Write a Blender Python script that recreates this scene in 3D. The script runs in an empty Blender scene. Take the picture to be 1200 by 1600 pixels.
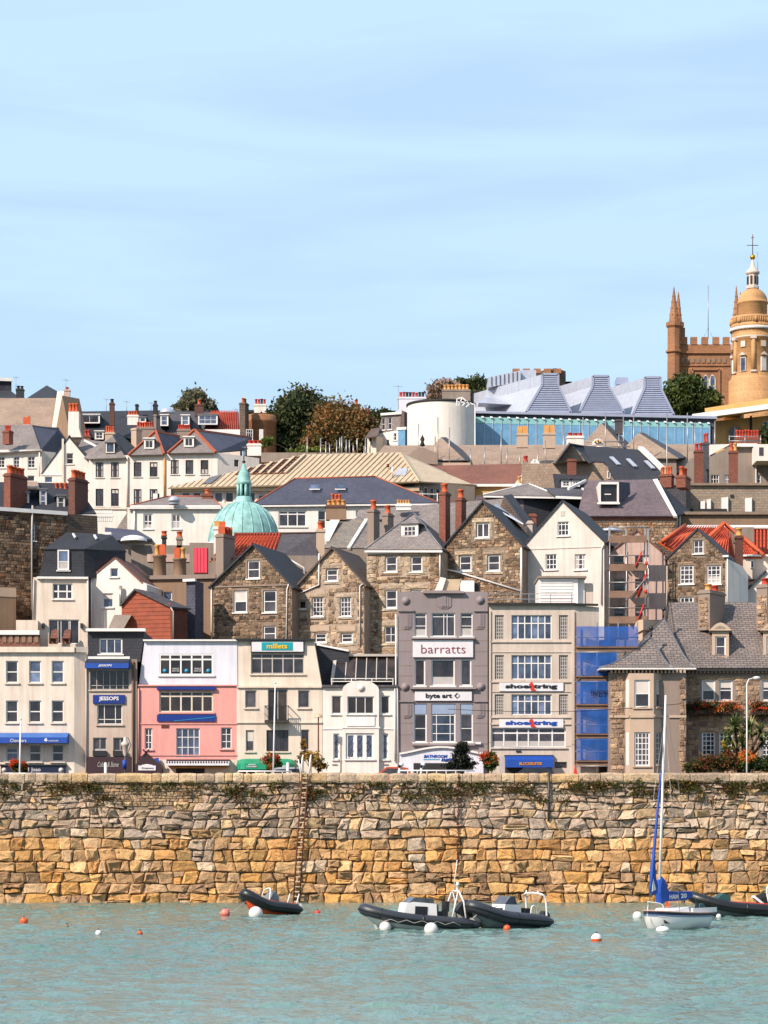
import bpy, math, random
import numpy as np
from mathutils import Vector, Matrix, geometry, noise
random.seed(7)
R = math.radians
SC = bpy.context.scene
COL = SC.collection

# ---------------------------------------------------------------- camera, sky, sun, exposure
FPX, HZ = 3900.0, 1306.0           # focal length in photo pixels, row of the horizon
CAMY, CAMZ = -150.0, 4.0           # metres: the camera stands 150 m off the quay, 4 m above the water
cam_data = bpy.data.cameras.new('camera')
cam = bpy.data.objects.new('camera', cam_data)
COL.objects.link(cam)
cam.location = (0, CAMY, CAMZ)
cam.rotation_euler = (R(90), 0, 0)
cam_data.sensor_fit = 'VERTICAL'
cam_data.sensor_height = 36.0
cam_data.sensor_width = 27.0
cam_data.lens = FPX / 1600 * 36.0
cam_data.shift_y = (HZ - 800) / 1600.0
cam_data.clip_start = 1.0
cam_data.clip_end = 12000.0
SC.camera = cam

SUN_EL, SUN_AZ = 37.0, 46.0        # elevation; degrees to the left of straight behind the camera
world = bpy.data.worlds.new('World')
SC.world = world
world.use_nodes = True
wn, wl = world.node_tree.nodes, world.node_tree.links
wn.clear()
w_out = wn.new('ShaderNodeOutputWorld')
w_bg = wn.new('ShaderNodeBackground')
w_sky = wn.new('ShaderNodeTexSky')
w_sky.sky_type = 'NISHITA'
w_sky.sun_disc = False
w_sky.sun_elevation = R(SUN_EL)
w_sky.sun_rotation = R(180 + SUN_AZ)
w_sky.altitude = 10
w_sky.air_density = 1.0
w_sky.dust_density = 1.2
w_sky.ozone_density = 2.0
w_bg.inputs['Strength'].default_value = 0.099
# thin high cloud: streaks of pale veil mixed into the sky colour, all round
w_tc = wn.new('ShaderNodeTexCoord')
w_map = wn.new('ShaderNodeMapping')
w_map.inputs['Scale'].default_value = (2.2, 2.2, 15.0)
w_map.inputs['Rotation'].default_value = (0, R(-7), 0)
w_n = wn.new('ShaderNodeTexNoise')
w_n.inputs['Scale'].default_value = 2.2
w_n.inputs['Detail'].default_value = 6
w_n.inputs['Roughness'].default_value = 0.5
w_n.inputs['Distortion'].default_value = 0.5
w_rmp = wn.new('ShaderNodeMapRange')
w_rmp.inputs['From Min'].default_value = 0.40
w_rmp.inputs['From Max'].default_value = 0.60
w_rmp.inputs['To Min'].default_value = 0.70
w_rmp.inputs['To Max'].default_value = 0.88
w_mix = wn.new('ShaderNodeMix')
w_mix.data_type = 'RGBA'
w_mix.inputs['B'].default_value = (4.8, 6.65, 8.75, 1)
wl.new(w_tc.outputs['Generated'], w_map.inputs['Vector'])
wl.new(w_map.outputs['Vector'], w_n.inputs['Vector'])
wl.new(w_n.outputs['Fac'], w_rmp.inputs['Value'])
wl.new(w_rmp.outputs['Result'], w_mix.inputs['Factor'])
wl.new(w_sky.outputs['Color'], w_mix.inputs['A'])
wl.new(w_mix.outputs['Result'], w_bg.inputs['Color'])
wl.new(w_bg.outputs['Background'], w_out.inputs['Surface'])

sun_data = bpy.data.lights.new('sun', 'SUN')
sun_data.energy = 5.0
sun_data.angle = R(0.53)
sun_data.color = (1.0, 0.92, 0.82)
sun = bpy.data.objects.new('sun', sun_data)
COL.objects.link(sun)
_s = Vector((-math.sin(R(SUN_AZ)) * math.cos(R(SUN_EL)), -math.cos(R(SUN_AZ)) * math.cos(R(SUN_EL)), math.sin(R(SUN_EL))))
sun.rotation_euler = _s.to_track_quat('Z', 'Y').to_euler()
sun.location = (-40, -60, 80)
SC.view_settings.view_transform = 'Standard'
SC.view_settings.look = 'None'
SC.view_settings.exposure = 0.45
SC.view_settings.gamma = 1.0
SC.view_settings.use_curve_mapping = False
SC.cycles.max_bounces = 5
SC.cycles.diffuse_bounces = 2
SC.cycles.glossy_bounces = 3
SC.cycles.transparent_max_bounces = 8
SC.cycles.caustics_reflective = False
SC.cycles.caustics_refractive = False

# ---------------------------------------------------------------- helpers
def P(px, py, Y):
    """the world point at depth Y that the photo shows at pixel (px, py)"""
    d = (Y - CAMY) / FPX
    return Vector(((px - 600) * d, Y, CAMZ + (HZ - py) * d))

def sc(Y):
    return (Y - CAMY) / FPX            # metres per pixel at depth Y

def ywater(py):
    return FPX * CAMZ / (py - HZ) + CAMY

def lin(c):
    return tuple(k * ((v / 255 / 12.92) if v <= 10 else ((v / 255 + 0.055) / 1.055) ** 2.4) for v, k in zip(c[:3], (0.82, 0.75, 0.725)))

ORG = {}                                # world origin of every object we make

def tag(o, label=None, cat=None, group=None, kind=None):
    if label: o['label'] = label
    if cat: o['category'] = cat
    if group: o['group'] = group
    if kind: o['kind'] = kind
    return o

def thing(name, label, cat, loc, group=None, yaw=0.0):
    o = bpy.data.objects.new(name, None)
    COL.objects.link(o)
    o.empty_display_size = 0.2
    o.location = loc
    ORG[o.name] = Vector(loc)
    return tag(o, label, cat, group)

def put(name, me, loc, parent=None, yaw=0.0, rot=None):
    """link one object that uses mesh me, at a world location"""
    o = bpy.data.objects.new(name, me)
    COL.objects.link(o)
    loc = Vector(loc)
    ORG[o.name] = loc
    if parent is not None:
        o.parent = parent
        o.location = loc - ORG[parent.name]
    else:
        o.location = loc
    if rot is not None: o.rotation_euler = rot
    elif yaw: o.rotation_euler = (0, 0, yaw)
    return o

def mesh_from(name, v, f, mats, mi=None, col=None, sm=None, vcol=None):
    me = bpy.data.meshes.new(name)
    me.from_pydata([tuple(p) for p in v], [], f)
    for m in (mats if isinstance(mats, (list, tuple)) else [mats]):
        me.materials.append(m)
    n = len(me.polygons)
    if n == 0: return me
    if mi is not None: me.polygons.foreach_set('material_index', np.array(mi, dtype=np.int32))
    me.polygons.foreach_set('use_smooth', np.array(sm if sm is not None else [False] * n, dtype=bool))
    lt = np.empty(n, dtype=np.int32); me.polygons.foreach_get('loop_total', lt)
    nl = len(me.loops)
    lv = np.empty(nl, dtype=np.int32); me.loops.foreach_get('vertex_index', lv)
    nr = np.empty(n * 3); me.polygons.foreach_get('normal', nr); nr = nr.reshape(-1, 3)
    t = np.stack([-nr[:, 1], nr[:, 0], np.zeros(n)], 1)
    ln = np.linalg.norm(t, axis=1)
    flat = ln < 0.05
    t[flat] = (1, 0, 0); ln[flat] = 1
    t /= ln[:, None]
    b = np.cross(nr, t)
    co = np.array([tuple(p) for p in v], dtype=float)[lv]
    T = np.repeat(t, lt, axis=0); B = np.repeat(b, lt, axis=0)
    uv = np.stack([(co * T).sum(1), (co * B).sum(1)], 1)
    ul = me.uv_layers.new(name='UVMap')
    ul.data.foreach_set('uv', uv.ravel().astype(np.float32))
    if col is not None:
        ca = me.color_attributes.new('Col', 'FLOAT_COLOR', 'CORNER')
        c4 = np.repeat(np.array([(*k[:3], 1.0) for k in col], dtype=np.float32), lt, axis=0)
        ca.data.foreach_set('color', c4.ravel())
    return me

class MB:
    """collects shapes in world metres and links them as ONE mesh object"""
    def __init__(s):
        s.v, s.f, s.m, s.c, s.s = [], [], [], [], []
    def add(s, v, f, mi=0, col=None, smooth=False):
        b = len(s.v)
        s.v += [Vector(p) for p in v]
        for q in f:
            s.f.append(tuple(i + b for i in q)); s.m.append(mi); s.c.append(col or (1, 1, 1)); s.s.append(smooth)
        return s
    def box(s, a, b, mi=0, col=None):
        x0, y0, z0 = (min(a[i], b[i]) for i in range(3)); x1, y1, z1 = (max(a[i], b[i]) for i in range(3))
        return s.add([(x0,y0,z0),(x1,y0,z0),(x1,y1,z0),(x0,y1,z0),(x0,y0,z1),(x1,y0,z1),(x1,y1,z1),(x0,y1,z1)],
                     [(0,3,2,1),(4,5,6,7),(0,1,5,4),(1,2,6,5),(2,3,7,6),(3,0,4,7)], mi, col)
    def obox(s, c, u, v, w, mi=0, col=None):
        """box with centre c and half-vectors u, v, w (right handed)"""
        c, u, v, w = Vector(c), Vector(u), Vector(v), Vector(w)
        p = [c-u-v-w, c+u-v-w, c+u+v-w, c-u+v-w, c-u-v+w, c+u-v+w, c+u+v+w, c-u+v+w]
        return s.add(p, [(0,3,2,1),(4,5,6,7),(0,1,5,4),(1,2,6,5),(2,3,7,6),(3,0,4,7)], mi, col)
    def bar(s, a, b, w, h=None, mi=0, col=None):
        """square bar from a to b"""
        a, b = Vector(a), Vector(b); d = b - a
        if d.length < 1e-6: return s
        h = h or w
        x = d.normalized(); up = Vector((0, 0, 1)) if abs(x.z) < 0.95 else Vector((0, 1, 0))
        y = up.cross(x).normalized(); z = x.cross(y)
        return s.obox((a + b) / 2, d / 2, y * w / 2, z * h / 2, mi, col)
    def tube(s, pts, r, n=6, mi=0, col=None, smooth=True, caps=True, closed=False):
        pts = [Vector(p) for p in pts]; k = len(pts)
        rs = r if isinstance(r, (list, tuple)) else [r] * k
        vs, fs = [], []
        ref = None
        for i, p in enumerate(pts):
            a = pts[i-1] if (i > 0 or closed) else p
            b = pts[(i+1) % k] if (i < k-1 or closed) else p
            d = (b - a).normalized()
            if ref is None or abs(ref.dot(d)) > 0.98:
                ref = Vector((0, 0, 1)) if abs(d.z) < 0.9 else Vector((0, 1, 0))
            x = ref.cross(d).normalized(); y = d.cross(x)
            ref = y
            for j in range(n):
                t = 2 * math.pi * j / n
                vs.append(p + (x * math.cos(t) + y * math.sin(t)) * rs[i])
        for i in range(k if closed else k-1):
            for j in range(n):
                i2 = (i+1) % k
                fs.append((i*n+j, i*n+(j+1) % n, i2*n+(j+1) % n, i2*n+j))
        if caps and not closed:
            fs.append(tuple(range(n))[::-1]); fs.append(tuple((k-1)*n+j for j in range(n)))
        return s.add(vs, fs, mi, col, smooth)
    def lathe(s, c, prof, n=16, mi=0, col=None, smooth=True, a0=0.0, a1=2*math.pi):
        """profile [(radius, height)] turned about the vertical through c"""
        c = Vector(c); full = abs(a1 - a0 - 2*math.pi) < 1e-6; m = n if full else n + 1
        vs, fs = [], []
        for r_, z in prof:
            for j in range(m):
                t = a0 + (a1 - a0) * j / n
                vs.append(c + Vector((r_ * math.cos(t), r_ * math.sin(t), z)))
        for i in range(len(prof)-1):
            for j in range(n):
                j2 = (j+1) % m
                fs.append((i*m+j, i*m+j2, (i+1)*m+j2, (i+1)*m+j))
        return s.add(vs, fs, mi, col, smooth)
    def prism(s, poly, vec, mi=0, col=None):
        """planar polygon swept by vec, closed at both ends"""
        poly = [Vector(p) for p in poly]; vec = Vector(vec); n = len(poly)
        nr = geometry.normal(poly)
        if nr.dot(vec) > 0: poly = poly[::-1]
        top = [p + vec for p in poly]
        fs = [tuple(range(n)), tuple(range(2*n-1, n-1, -1))]
        fs += [(i, n+i, n+(i+1) % n, (i+1) % n) for i in range(n)]
        return s.add(poly + top, fs, mi, col)
    def slab(s, poly, th=0.1, mi=0, col=None):
        """roof plane: polygon with its upper face where given, th thick below"""
        poly = [Vector(p) for p in poly]; nr = geometry.normal(poly)
        if nr.z < 0: nr = -nr
        return s.prism(poly, -nr * th, mi, col)
    def build(s, name, mats, parent=None, label=None, cat=None, group=None, kind=None, colors=False):
        if not s.v: return None
        xs = [p.x for p in s.v]; ys = [p.y for p in s.v]; zs = [p.z for p in s.v]
        o = Vector(((min(xs)+max(xs))/2, (min(ys)+max(ys))/2, min(zs)))
        me = mesh_from(name, [p - o for p in s.v], s.f, mats, s.m, s.c if colors else None, s.s)
        ob = put(name, me, o, parent)
        return tag(ob, label, cat, group, kind)

# ---------------------------------------------------------------- materials
def _nodes(name):
    m = bpy.data.materials.new(name); m.use_nodes = True
    nt = m.node_tree; b = nt.nodes['Principled BSDF']
    return m, nt, b

def _noise(nt, vec, scale, detail=4, rough=0.55):
    n = nt.nodes.new('ShaderNodeTexNoise'); n.inputs['Scale'].default_value = scale
    n.inputs['Detail'].default_value = detail; n.inputs['Roughness'].default_value = rough
    if vec is not None: nt.links.new(vec, n.inputs['Vector'])
    return n

def _map(nt, vec, scale):
    m = nt.nodes.new('ShaderNodeMapping'); m.inputs['Scale'].default_value = scale
    nt.links.new(vec, m.inputs['Vector']); return m.outputs['Vector']

def _mul(nt, col_a, col_b, fac=1.0, mode='MULTIPLY'):
    x = nt.nodes.new('ShaderNodeMix'); x.data_type = 'RGBA'; x.blend_type = mode
    x.inputs['Factor'].default_value = fac
    for key, v in (('A', col_a), ('B', col_b)):
        if hasattr(v, 'is_linked') or hasattr(v, 'links'): nt.links.new(v, x.inputs[key])
        else: x.inputs[key].default_value = (*v, 1)
    return x.outputs['Result']

def _ramp(nt, fac, stops):
    r = nt.nodes.new('ShaderNodeValToRGB'); el = r.color_ramp.elements
    while len(el) < len(stops): el.new(0.5)
    for e, (p, c) in zip(el, stops):
        e.position = p; e.color = (*c, 1) if len(c) == 3 else c
    nt.links.new(fac, r.inputs['Fac']); return r.outputs['Color']

def _bump(nt, bsdf, h, strength, dist):
    b = nt.nodes.new('ShaderNodeBump'); b.inputs['Strength'].default_value = strength
    b.inputs['Distance'].default_value = dist
    nt.links.new(h, b.inputs['Height']); nt.links.new(b.outputs['Normal'], bsdf.inputs['Normal'])

def plain(name, rgb, rough=0.6, metal=0.0, var=0.12):
    m, nt, b = _nodes(name)
    g = nt.nodes.new('ShaderNodeNewGeometry').outputs['Position']
    n = _noise(nt, g, 1.7, 5)
    k = _ramp(nt, n.outputs['Fac'], [(0.3, (1-var,)*3), (0.7, (1+var*0.3,)*3)])
    nt.links.new(_mul(nt, lin(rgb), k), b.inputs['Base Color'])
    b.inputs['Roughness'].default_value = rough; b.inputs['Metallic'].default_value = metal
    return m

def plaster(name, rgb, dirt=0.22, streak=0.25, rough=0.85, dirtcol=(0.42, 0.36, 0.30)):
    """painted render: blotches, rain streaks that run down, a little relief"""
    m, nt, b = _nodes(name)
    g = nt.nodes.new('ShaderNodeNewGeometry').outputs['Position']
    n1 = _noise(nt, g, 0.55, 6, 0.62)
    n2 = _noise(nt, _map(nt, g, (3.0, 3.0, 0.22)), 1.0, 6, 0.6)
    n3 = _noise(nt, g, 14, 3)
    d = _ramp(nt, n1.outputs['Fac'], [(0.35, (0,)*3), (0.75, (1,)*3)])
    s = _ramp(nt, n2.outputs['Fac'], [(0.44, (0,)*3), (0.74, (1,)*3)])
    c0 = lin(rgb)
    dc = tuple(x * y for x, y in zip(c0, dirtcol))
    x1 = nt.nodes.new('ShaderNodeMix'); x1.data_type = 'RGBA'
    mf = nt.nodes.new('ShaderNodeMath'); mf.operation = 'MULTIPLY'; mf.inputs[1].default_value = dirt
    nt.links.new(d, mf.inputs[0]); nt.links.new(mf.outputs[0], x1.inputs['Factor'])
    x1.inputs['A'].default_value = (*c0, 1); x1.inputs['B'].default_value = (*dc, 1)
    x2 = nt.nodes.new('ShaderNodeMix'); x2.data_type = 'RGBA'
    ms = nt.nodes.new('ShaderNodeMath'); ms.operation = 'MULTIPLY'; ms.inputs[1].default_value = streak
    nt.links.new(s, ms.inputs[0]); nt.links.new(ms.outputs[0], x2.inputs['Factor'])
    nt.links.new(x1.outputs['Result'], x2.inputs['A']); x2.inputs['B'].default_value = (*dc, 1)
    nt.links.new(x2.outputs['Result'], b.inputs['Base Color'])
    b.inputs['Roughness'].default_value = rough
    _bump(nt, b, n3.outputs['Fac'], 0.25, 0.03)
    return m

def courses(name, rgb, rgb2, mortar, w=0.32, h=0.2, gap=0.012, rough=0.75, bump=0.5, patch=None, offset=0.5):
    """slates, bricks or blocks on a surface too far off to tell every piece apart"""
    m, nt, b = _nodes(name)
    uv = nt.nodes.new('ShaderNodeUVMap').outputs['UV']
    g = nt.nodes.new('ShaderNodeNewGeometry').outputs['Position']
    br = nt.nodes.new('ShaderNodeTexBrick'); nt.links.new(uv, br.inputs['Vector'])
    br.inputs['Scale'].default_value = 1.0; br.inputs['Brick Width'].default_value = w
    br.inputs['Row Height'].default_value = h; br.inputs['Mortar Size'].default_value = gap
    br.inputs['Mortar Smooth'].default_value = 0.3; br.inputs['Bias'].default_value = 0.0
    br.offset = offset
    br.inputs['Color1'].default_value = (*lin(rgb), 1); br.inputs['Color2'].default_value = (*lin(rgb2), 1)
    br.inputs['Mortar'].default_value = (*lin(mortar), 1)
    n = _noise(nt, g, 0.35, 6, 0.65)
    n2 = _noise(nt, g, 5.0, 4, 0.6)
    k = _ramp(nt, n.outputs['Fac'], [(0.3, (0.72,)*3), (0.7, (1.1,)*3)])
    k2 = _ramp(nt, n2.outputs['Fac'], [(0.3, (0.78,)*3), (0.7, (1.12,)*3)])
    c = _mul(nt, _mul(nt, br.outputs['Color'], k), k2)
    if patch:
        n4 = _noise(nt, g, 0.5, 5, 0.7)
        pf = _ramp(nt, n4.outputs['Fac'], [(0.58, (0,)*3), (0.68, (0.8,)*3)])
        x = nt.nodes.new('ShaderNodeMix'); x.data_type = 'RGBA'
        nt.links.new(pf, x.inputs['Factor']); nt.links.new(c, x.inputs['A'])
        x.inputs['B'].default_value = (*lin(patch), 1); c = x.outputs['Result']
    nt.links.new(c, b.inputs['Base Color'])
    b.inputs['Roughness'].default_value = rough
    inv = nt.nodes.new('ShaderNodeMath'); inv.operation = 'SUBTRACT'; inv.inputs[0].default_value = 1.0
    nt.links.new(br.outputs['Fac'], inv.inputs[1])
    ad = nt.nodes.new('ShaderNodeMath'); ad.operation = 'MULTIPLY_ADD'; ad.inputs[1].default_value = 0.5
    nt.links.new(n2.outputs['Fac'], ad.inputs[0]); nt.links.new(inv.outputs[0], ad.inputs[2])
    _bump(nt, b, ad.outputs[0], bump, 0.03)
    return m

def stone(name, tint=(1, 1, 1), fine=6.0, bump=0.7, rough=0.9, dark=0.5, dist=.12):
    """cut or rubble stone: the piece's own colour (attribute Col) under grain, pits and lichen"""
    m, nt, b = _nodes(name)
    g = nt.nodes.new('ShaderNodeNewGeometry').outputs['Position']
    a = nt.nodes.new('ShaderNodeVertexColor'); a.layer_name = 'Col'
    n1 = _noise(nt, g, fine, 8, 0.68); n2 = _noise(nt, g, fine * 0.3, 5, 0.6); n3 = _noise(nt, g, fine * 5, 3, 0.6)
    k1 = _ramp(nt, n1.outputs['Fac'], [(0.28, (dark,)*3), (0.5, (0.95,)*3), (0.72, (1.25,)*3)])
    k2 = _ramp(nt, n2.outputs['Fac'], [(0.3, (0.78, 0.76, 0.74)), (0.7, (1.12, 1.1, 1.05))])
    k3 = _ramp(nt, n3.outputs['Fac'], [(0.35, (0.75,)*3), (0.6, (1.05,)*3)])
    c = _mul(nt, _mul(nt, _mul(nt, a.outputs['Color'], k1), k2), k3)
    c = _mul(nt, c, tint)
    nt.links.new(c, b.inputs['Base Color']); b.inputs['Roughness'].default_value = rough
    b.inputs['Specular IOR Level'].default_value = 0.25
    ad = nt.nodes.new('ShaderNodeMath'); ad.operation = 'MULTIPLY_ADD'; ad.inputs[1].default_value = 0.35
    nt.links.new(n3.outputs['Fac'], ad.inputs[0]); nt.links.new(n1.outputs['Fac'], ad.inputs[2])
    _bump(nt, b, ad.outputs[0], bump, dist)
    return m

def glassy(name, rgb, rough=0.05, spec=0.5):
    m, nt, b = _nodes(name)
    oi = nt.nodes.new('ShaderNodeObjectInfo')
    g = nt.nodes.new('ShaderNodeNewGeometry').outputs['Position']
    n = _noise(nt, g, 1.3, 3)
    k = _ramp(nt, oi.outputs['Random'], [(0.0, (0.45,)*3), (0.6, (1.0,)*3), (1.0, (1.9, 1.8, 1.7))])
    k2 = _ramp(nt, n.outputs['Fac'], [(0.35, (0.5,)*3), (0.65, (1.4,)*3)])
    nt.links.new(_mul(nt, _mul(nt, lin(rgb), k), k2), b.inputs['Base Color'])
    b.inputs['Roughness'].default_value = rough; b.inputs['Specular IOR Level'].default_value = spec
    return m

def leafy(name, transl=0.3, rough=0.6):
    m, nt, b = _nodes(name)
    a = nt.nodes.new('ShaderNodeVertexColor'); a.layer_name = 'Col'
    nt.links.new(a.outputs['Color'], b.inputs['Base Color'])
    b.inputs['Roughness'].default_value = rough; b.inputs['Specular IOR Level'].default_value = 0.25
    tr = nt.nodes.new('ShaderNodeBsdfTranslucent'); nt.links.new(a.outputs['Color'], tr.inputs['Color'])
    mx = nt.nodes.new('ShaderNodeMixShader'); mx.inputs['Fac'].default_value = transl
    out = nt.nodes['Material Output']
    nt.links.new(b.outputs['BSDF'], mx.inputs[1]); nt.links.new(tr.outputs['BSDF'], mx.inputs[2])
    nt.links.new(mx.outputs['Shader'], out.inputs['Surface'])
    return m

M = dict(
    white=plaster('white_paint', (241, 235, 226), 0.22, 0.3), white_clean=plain('white_gloss', (240, 239, 236), 0.4),
    trim=plain('trim_white', (238, 236, 230), 0.45), cream=plaster('cream_paint', (236, 222, 204), 0.3, 0.4),
    offwhite=plaster('offwhite_paint', (238, 226, 210), 0.3, 0.42), stucco=plaster('grey_stucco', (212, 198, 184), 0.28, 0.36),
    beige=plaster('beige_render', (206, 188, 172), 0.32, 0.4), pink=plaster('pink_paint', (234, 166, 156), 0.25, 0.32, dirtcol=(0.6, 0.5, 0.5)),
    lilac=plaster('pale_blue_paint', (228, 230, 240), 0.2, 0.3), mauve=plaster('mauve_grey_paint', (150, 138, 138), 0.35, 0.38, dirtcol=(0.6, 0.58, 0.58)),
    palepink=plaster('pale_pink_render', (206, 178, 166), 0.4, 0.5), yellowstone=plaster('yellow_render', (226, 178, 108), 0.25, 0.2),
    brownrender=plaster('brown_render', (150, 124, 100), 0.35, 0.3), greyrender=plaster('grey_render', (150, 138, 126), 0.4, 0.35),
    creamgable=plaster('white_gable_render', (228, 220, 210), 0.3, 0.36),
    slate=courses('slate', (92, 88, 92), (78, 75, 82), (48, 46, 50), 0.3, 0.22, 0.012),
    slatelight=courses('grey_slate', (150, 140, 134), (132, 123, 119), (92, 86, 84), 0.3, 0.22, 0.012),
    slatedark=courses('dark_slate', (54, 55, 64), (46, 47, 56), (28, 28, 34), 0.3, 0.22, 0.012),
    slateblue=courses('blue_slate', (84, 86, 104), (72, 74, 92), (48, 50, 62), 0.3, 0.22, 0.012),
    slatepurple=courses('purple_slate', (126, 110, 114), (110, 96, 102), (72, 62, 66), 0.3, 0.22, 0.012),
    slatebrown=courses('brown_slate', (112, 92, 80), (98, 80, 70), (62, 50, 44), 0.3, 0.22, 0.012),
    tilebrown=courses('brown_tile', (150, 96, 76), (132, 84, 68), (84, 50, 40), 0.25, 0.2, 0.012),
    stoneroof=courses('stone_slate', (176, 152, 130), (160, 138, 118), (128, 108, 92), 0.34, 0.26, 0.008),
    lichen=courses('lichen_slate', (150, 142, 130), (130, 124, 116), (92, 88, 84), 0.3, 0.22, 0.012, patch=(196, 160, 70)),
    granite_roof=courses('granite_house_slate', (142, 130, 122), (122, 112, 108), (66, 60, 58), 0.42, 0.24, 0.02, bump=0.8),
    brick=courses('red_brick', (158, 76, 48), (128, 58, 38), (120, 96, 80), 0.25, 0.085, 0.012),
    brickdark=courses('dark_brick', (116, 62, 44), (92, 48, 36), (92, 72, 62), 0.25, 0.085, 0.012),
    blockwall=courses('grey_block', (168, 152, 132), (150, 136, 118), (120, 106, 92), 0.5, 0.22, 0.012),
    darkrubble=courses('dark_rubble', (116, 96, 78), (98, 80, 66), (76, 62, 52), 0.36, 0.2, 0.02, bump=1.0),
    brownstone=courses('brown_sandstone', (178, 124, 82), (160, 110, 72), (134, 92, 60), 0.7, 0.35, 0.012),
    roundstone=courses('buff_sandstone', (214, 164, 108), (202, 152, 98), (172, 128, 82), 0.8, 0.4, 0.01),
    lead=plain('lead', (120, 122, 128), 0.5, 0.3), zinc=plain('zinc', (192, 200, 214), 0.42, 0.25),
    terracotta=plain('terracotta', (205, 92, 44), 0.75, 0, 0.25), potyellow=plain('buff_clay', (222, 160, 84), 0.75, 0, 0.25),
    potred=plain('red_clay', (190, 58, 34), 0.75, 0, 0.25), ridge=plain('red_ridge', (176, 92, 60), 0.75),
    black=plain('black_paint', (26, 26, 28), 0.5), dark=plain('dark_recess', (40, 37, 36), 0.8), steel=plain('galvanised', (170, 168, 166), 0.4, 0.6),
    darkframe=plain('dark_frame', (66, 54, 48), 0.5), greyframe=plain('grey_frame', (190, 184, 176), 0.5),
    glass=glassy('window_glass', (62, 60, 66)), glassblue=glassy('blue_glass', (82, 96, 122)), glassbrown=glassy('bronze_glass', (54, 46, 42)),
    blind=plain('blind_cloth', (214, 208, 200), 0.9), curtain=plain('net_curtain', (190, 186, 182), 0.9),
    blue=plain('blue_canvas', (8, 72, 170), 0.6), bluelight=plain('blue_canvas_faded', (64, 112, 186), 0.6), navy=plain('navy_board', (18, 26, 60), 0.45),
    bluesign=plain('blue_sign', (12, 48, 136), 0.4), bluepale=plain('pale_blue_blind', (150, 168, 194), 0.5), green=plain('green_canvas', (6, 152, 112), 0.55), maroon=plain('maroon_board', (58, 32, 36), 0.45),
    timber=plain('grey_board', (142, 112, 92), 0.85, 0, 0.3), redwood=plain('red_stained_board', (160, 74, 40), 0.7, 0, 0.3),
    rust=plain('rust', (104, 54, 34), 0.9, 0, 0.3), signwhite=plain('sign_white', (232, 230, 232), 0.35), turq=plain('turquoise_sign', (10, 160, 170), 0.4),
    yellow=plain('yellow_print', (238, 196, 30), 0.4), redprint=plain('red_print', (216, 48, 30), 0.4), plum=plain('plum_print', (150, 24, 62), 0.4),
    blackprint=plain('black_print', (20, 20, 26), 0.4), whiteprint=plain('white_print', (240, 240, 240), 0.4), blueprint=plain('blue_print', (24, 70, 170), 0.4),
    goldprint=plain('gold_print', (206, 140, 40), 0.4), cyanprint=plain('cyan_print', (40, 160, 200), 0.4), copper=plain('verdigris', (150, 202, 196), 0.6, 0, 0.4),
    cream_metal=plain('cream_sheet_metal', (212, 190, 156), 0.5, 0.1, 0.2), gold=plain('gilt', (232, 170, 40), 0.25, 0.9, 0.05),
    stone=stone('dressed_stone'), rubble=stone('rubble_stone', (1.16, 1.075, 1.0), 3.2, 0.9, dist=.2, dark=.66), bark=plain('bark', (84, 66, 52), 0.9, 0, 0.4), leaf=leafy('leaves'),
    mortar=plain('mortar', (180, 162, 142), 0.95, 0, 0.3), darkmortar=plain('dark_mortar', (146, 128, 110), 0.95, 0, 0.3),
)
# ---------------------------------------------------------------- facades, windows, roofs
CACHE = {}

def frame_mesh(w, h, vs, hs, fw, bw, mat, deep=0.07):
    """window frame in local metres: x across, z up from 0, outer face at y=-deep/2"""
    key = ('fr', round(w, 3), round(h, 3), tuple(vs), tuple(hs), fw, bw, mat.name)
    if key in CACHE: return CACHE[key]
    m = MB(); a, b = -deep/2, deep/2
    m.box((-w/2, a, 0), (-w/2+fw, b, h)); m.box((w/2-fw, a, 0), (w/2, b, h))
    m.box((-w/2+fw, a+.003, 0), (w/2-fw, b, fw)); m.box((-w/2+fw, a+.003, h-fw), (w/2-fw, b, h))
    for t in vs:
        x = -w/2 + w*t; m.box((x-bw/2, a+.006, fw), (x+bw/2, b-.002, h-fw))
    for t in hs:
        z = h*(1-t); m.box((-w/2+fw, a+.010, z-bw/2), (w/2-fw, b-.004, z+bw/2))
    me = mesh_from('window_frame', m.v, m.f, mat, m.m, None, m.s)
    CACHE[key] = me
    return me

def pane_mesh(w, h, mat, th=0.012):
    key = ('pn', round(w, 3), round(h, 3), mat.name)
    if key in CACHE: return CACHE[key]
    m = MB().box((-w/2, -th/2, 0), (w/2, th/2, h))
    me = mesh_from('pane', m.v, m.f, mat, m.m, None, m.s); CACHE[key] = me
    return me

def box_mesh(name, w, d, h, mat):
    key = ('bx', name, round(w, 3), round(d, 3), round(h, 3), mat.name)
    if key in CACHE: return CACHE[key]
    m = MB().box((-w/2, -d/2, 0), (w/2, d/2, h))
    me = mesh_from(name, m.v, m.f, mat, m.m, None, m.s); CACHE[key] = me
    return me

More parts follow.
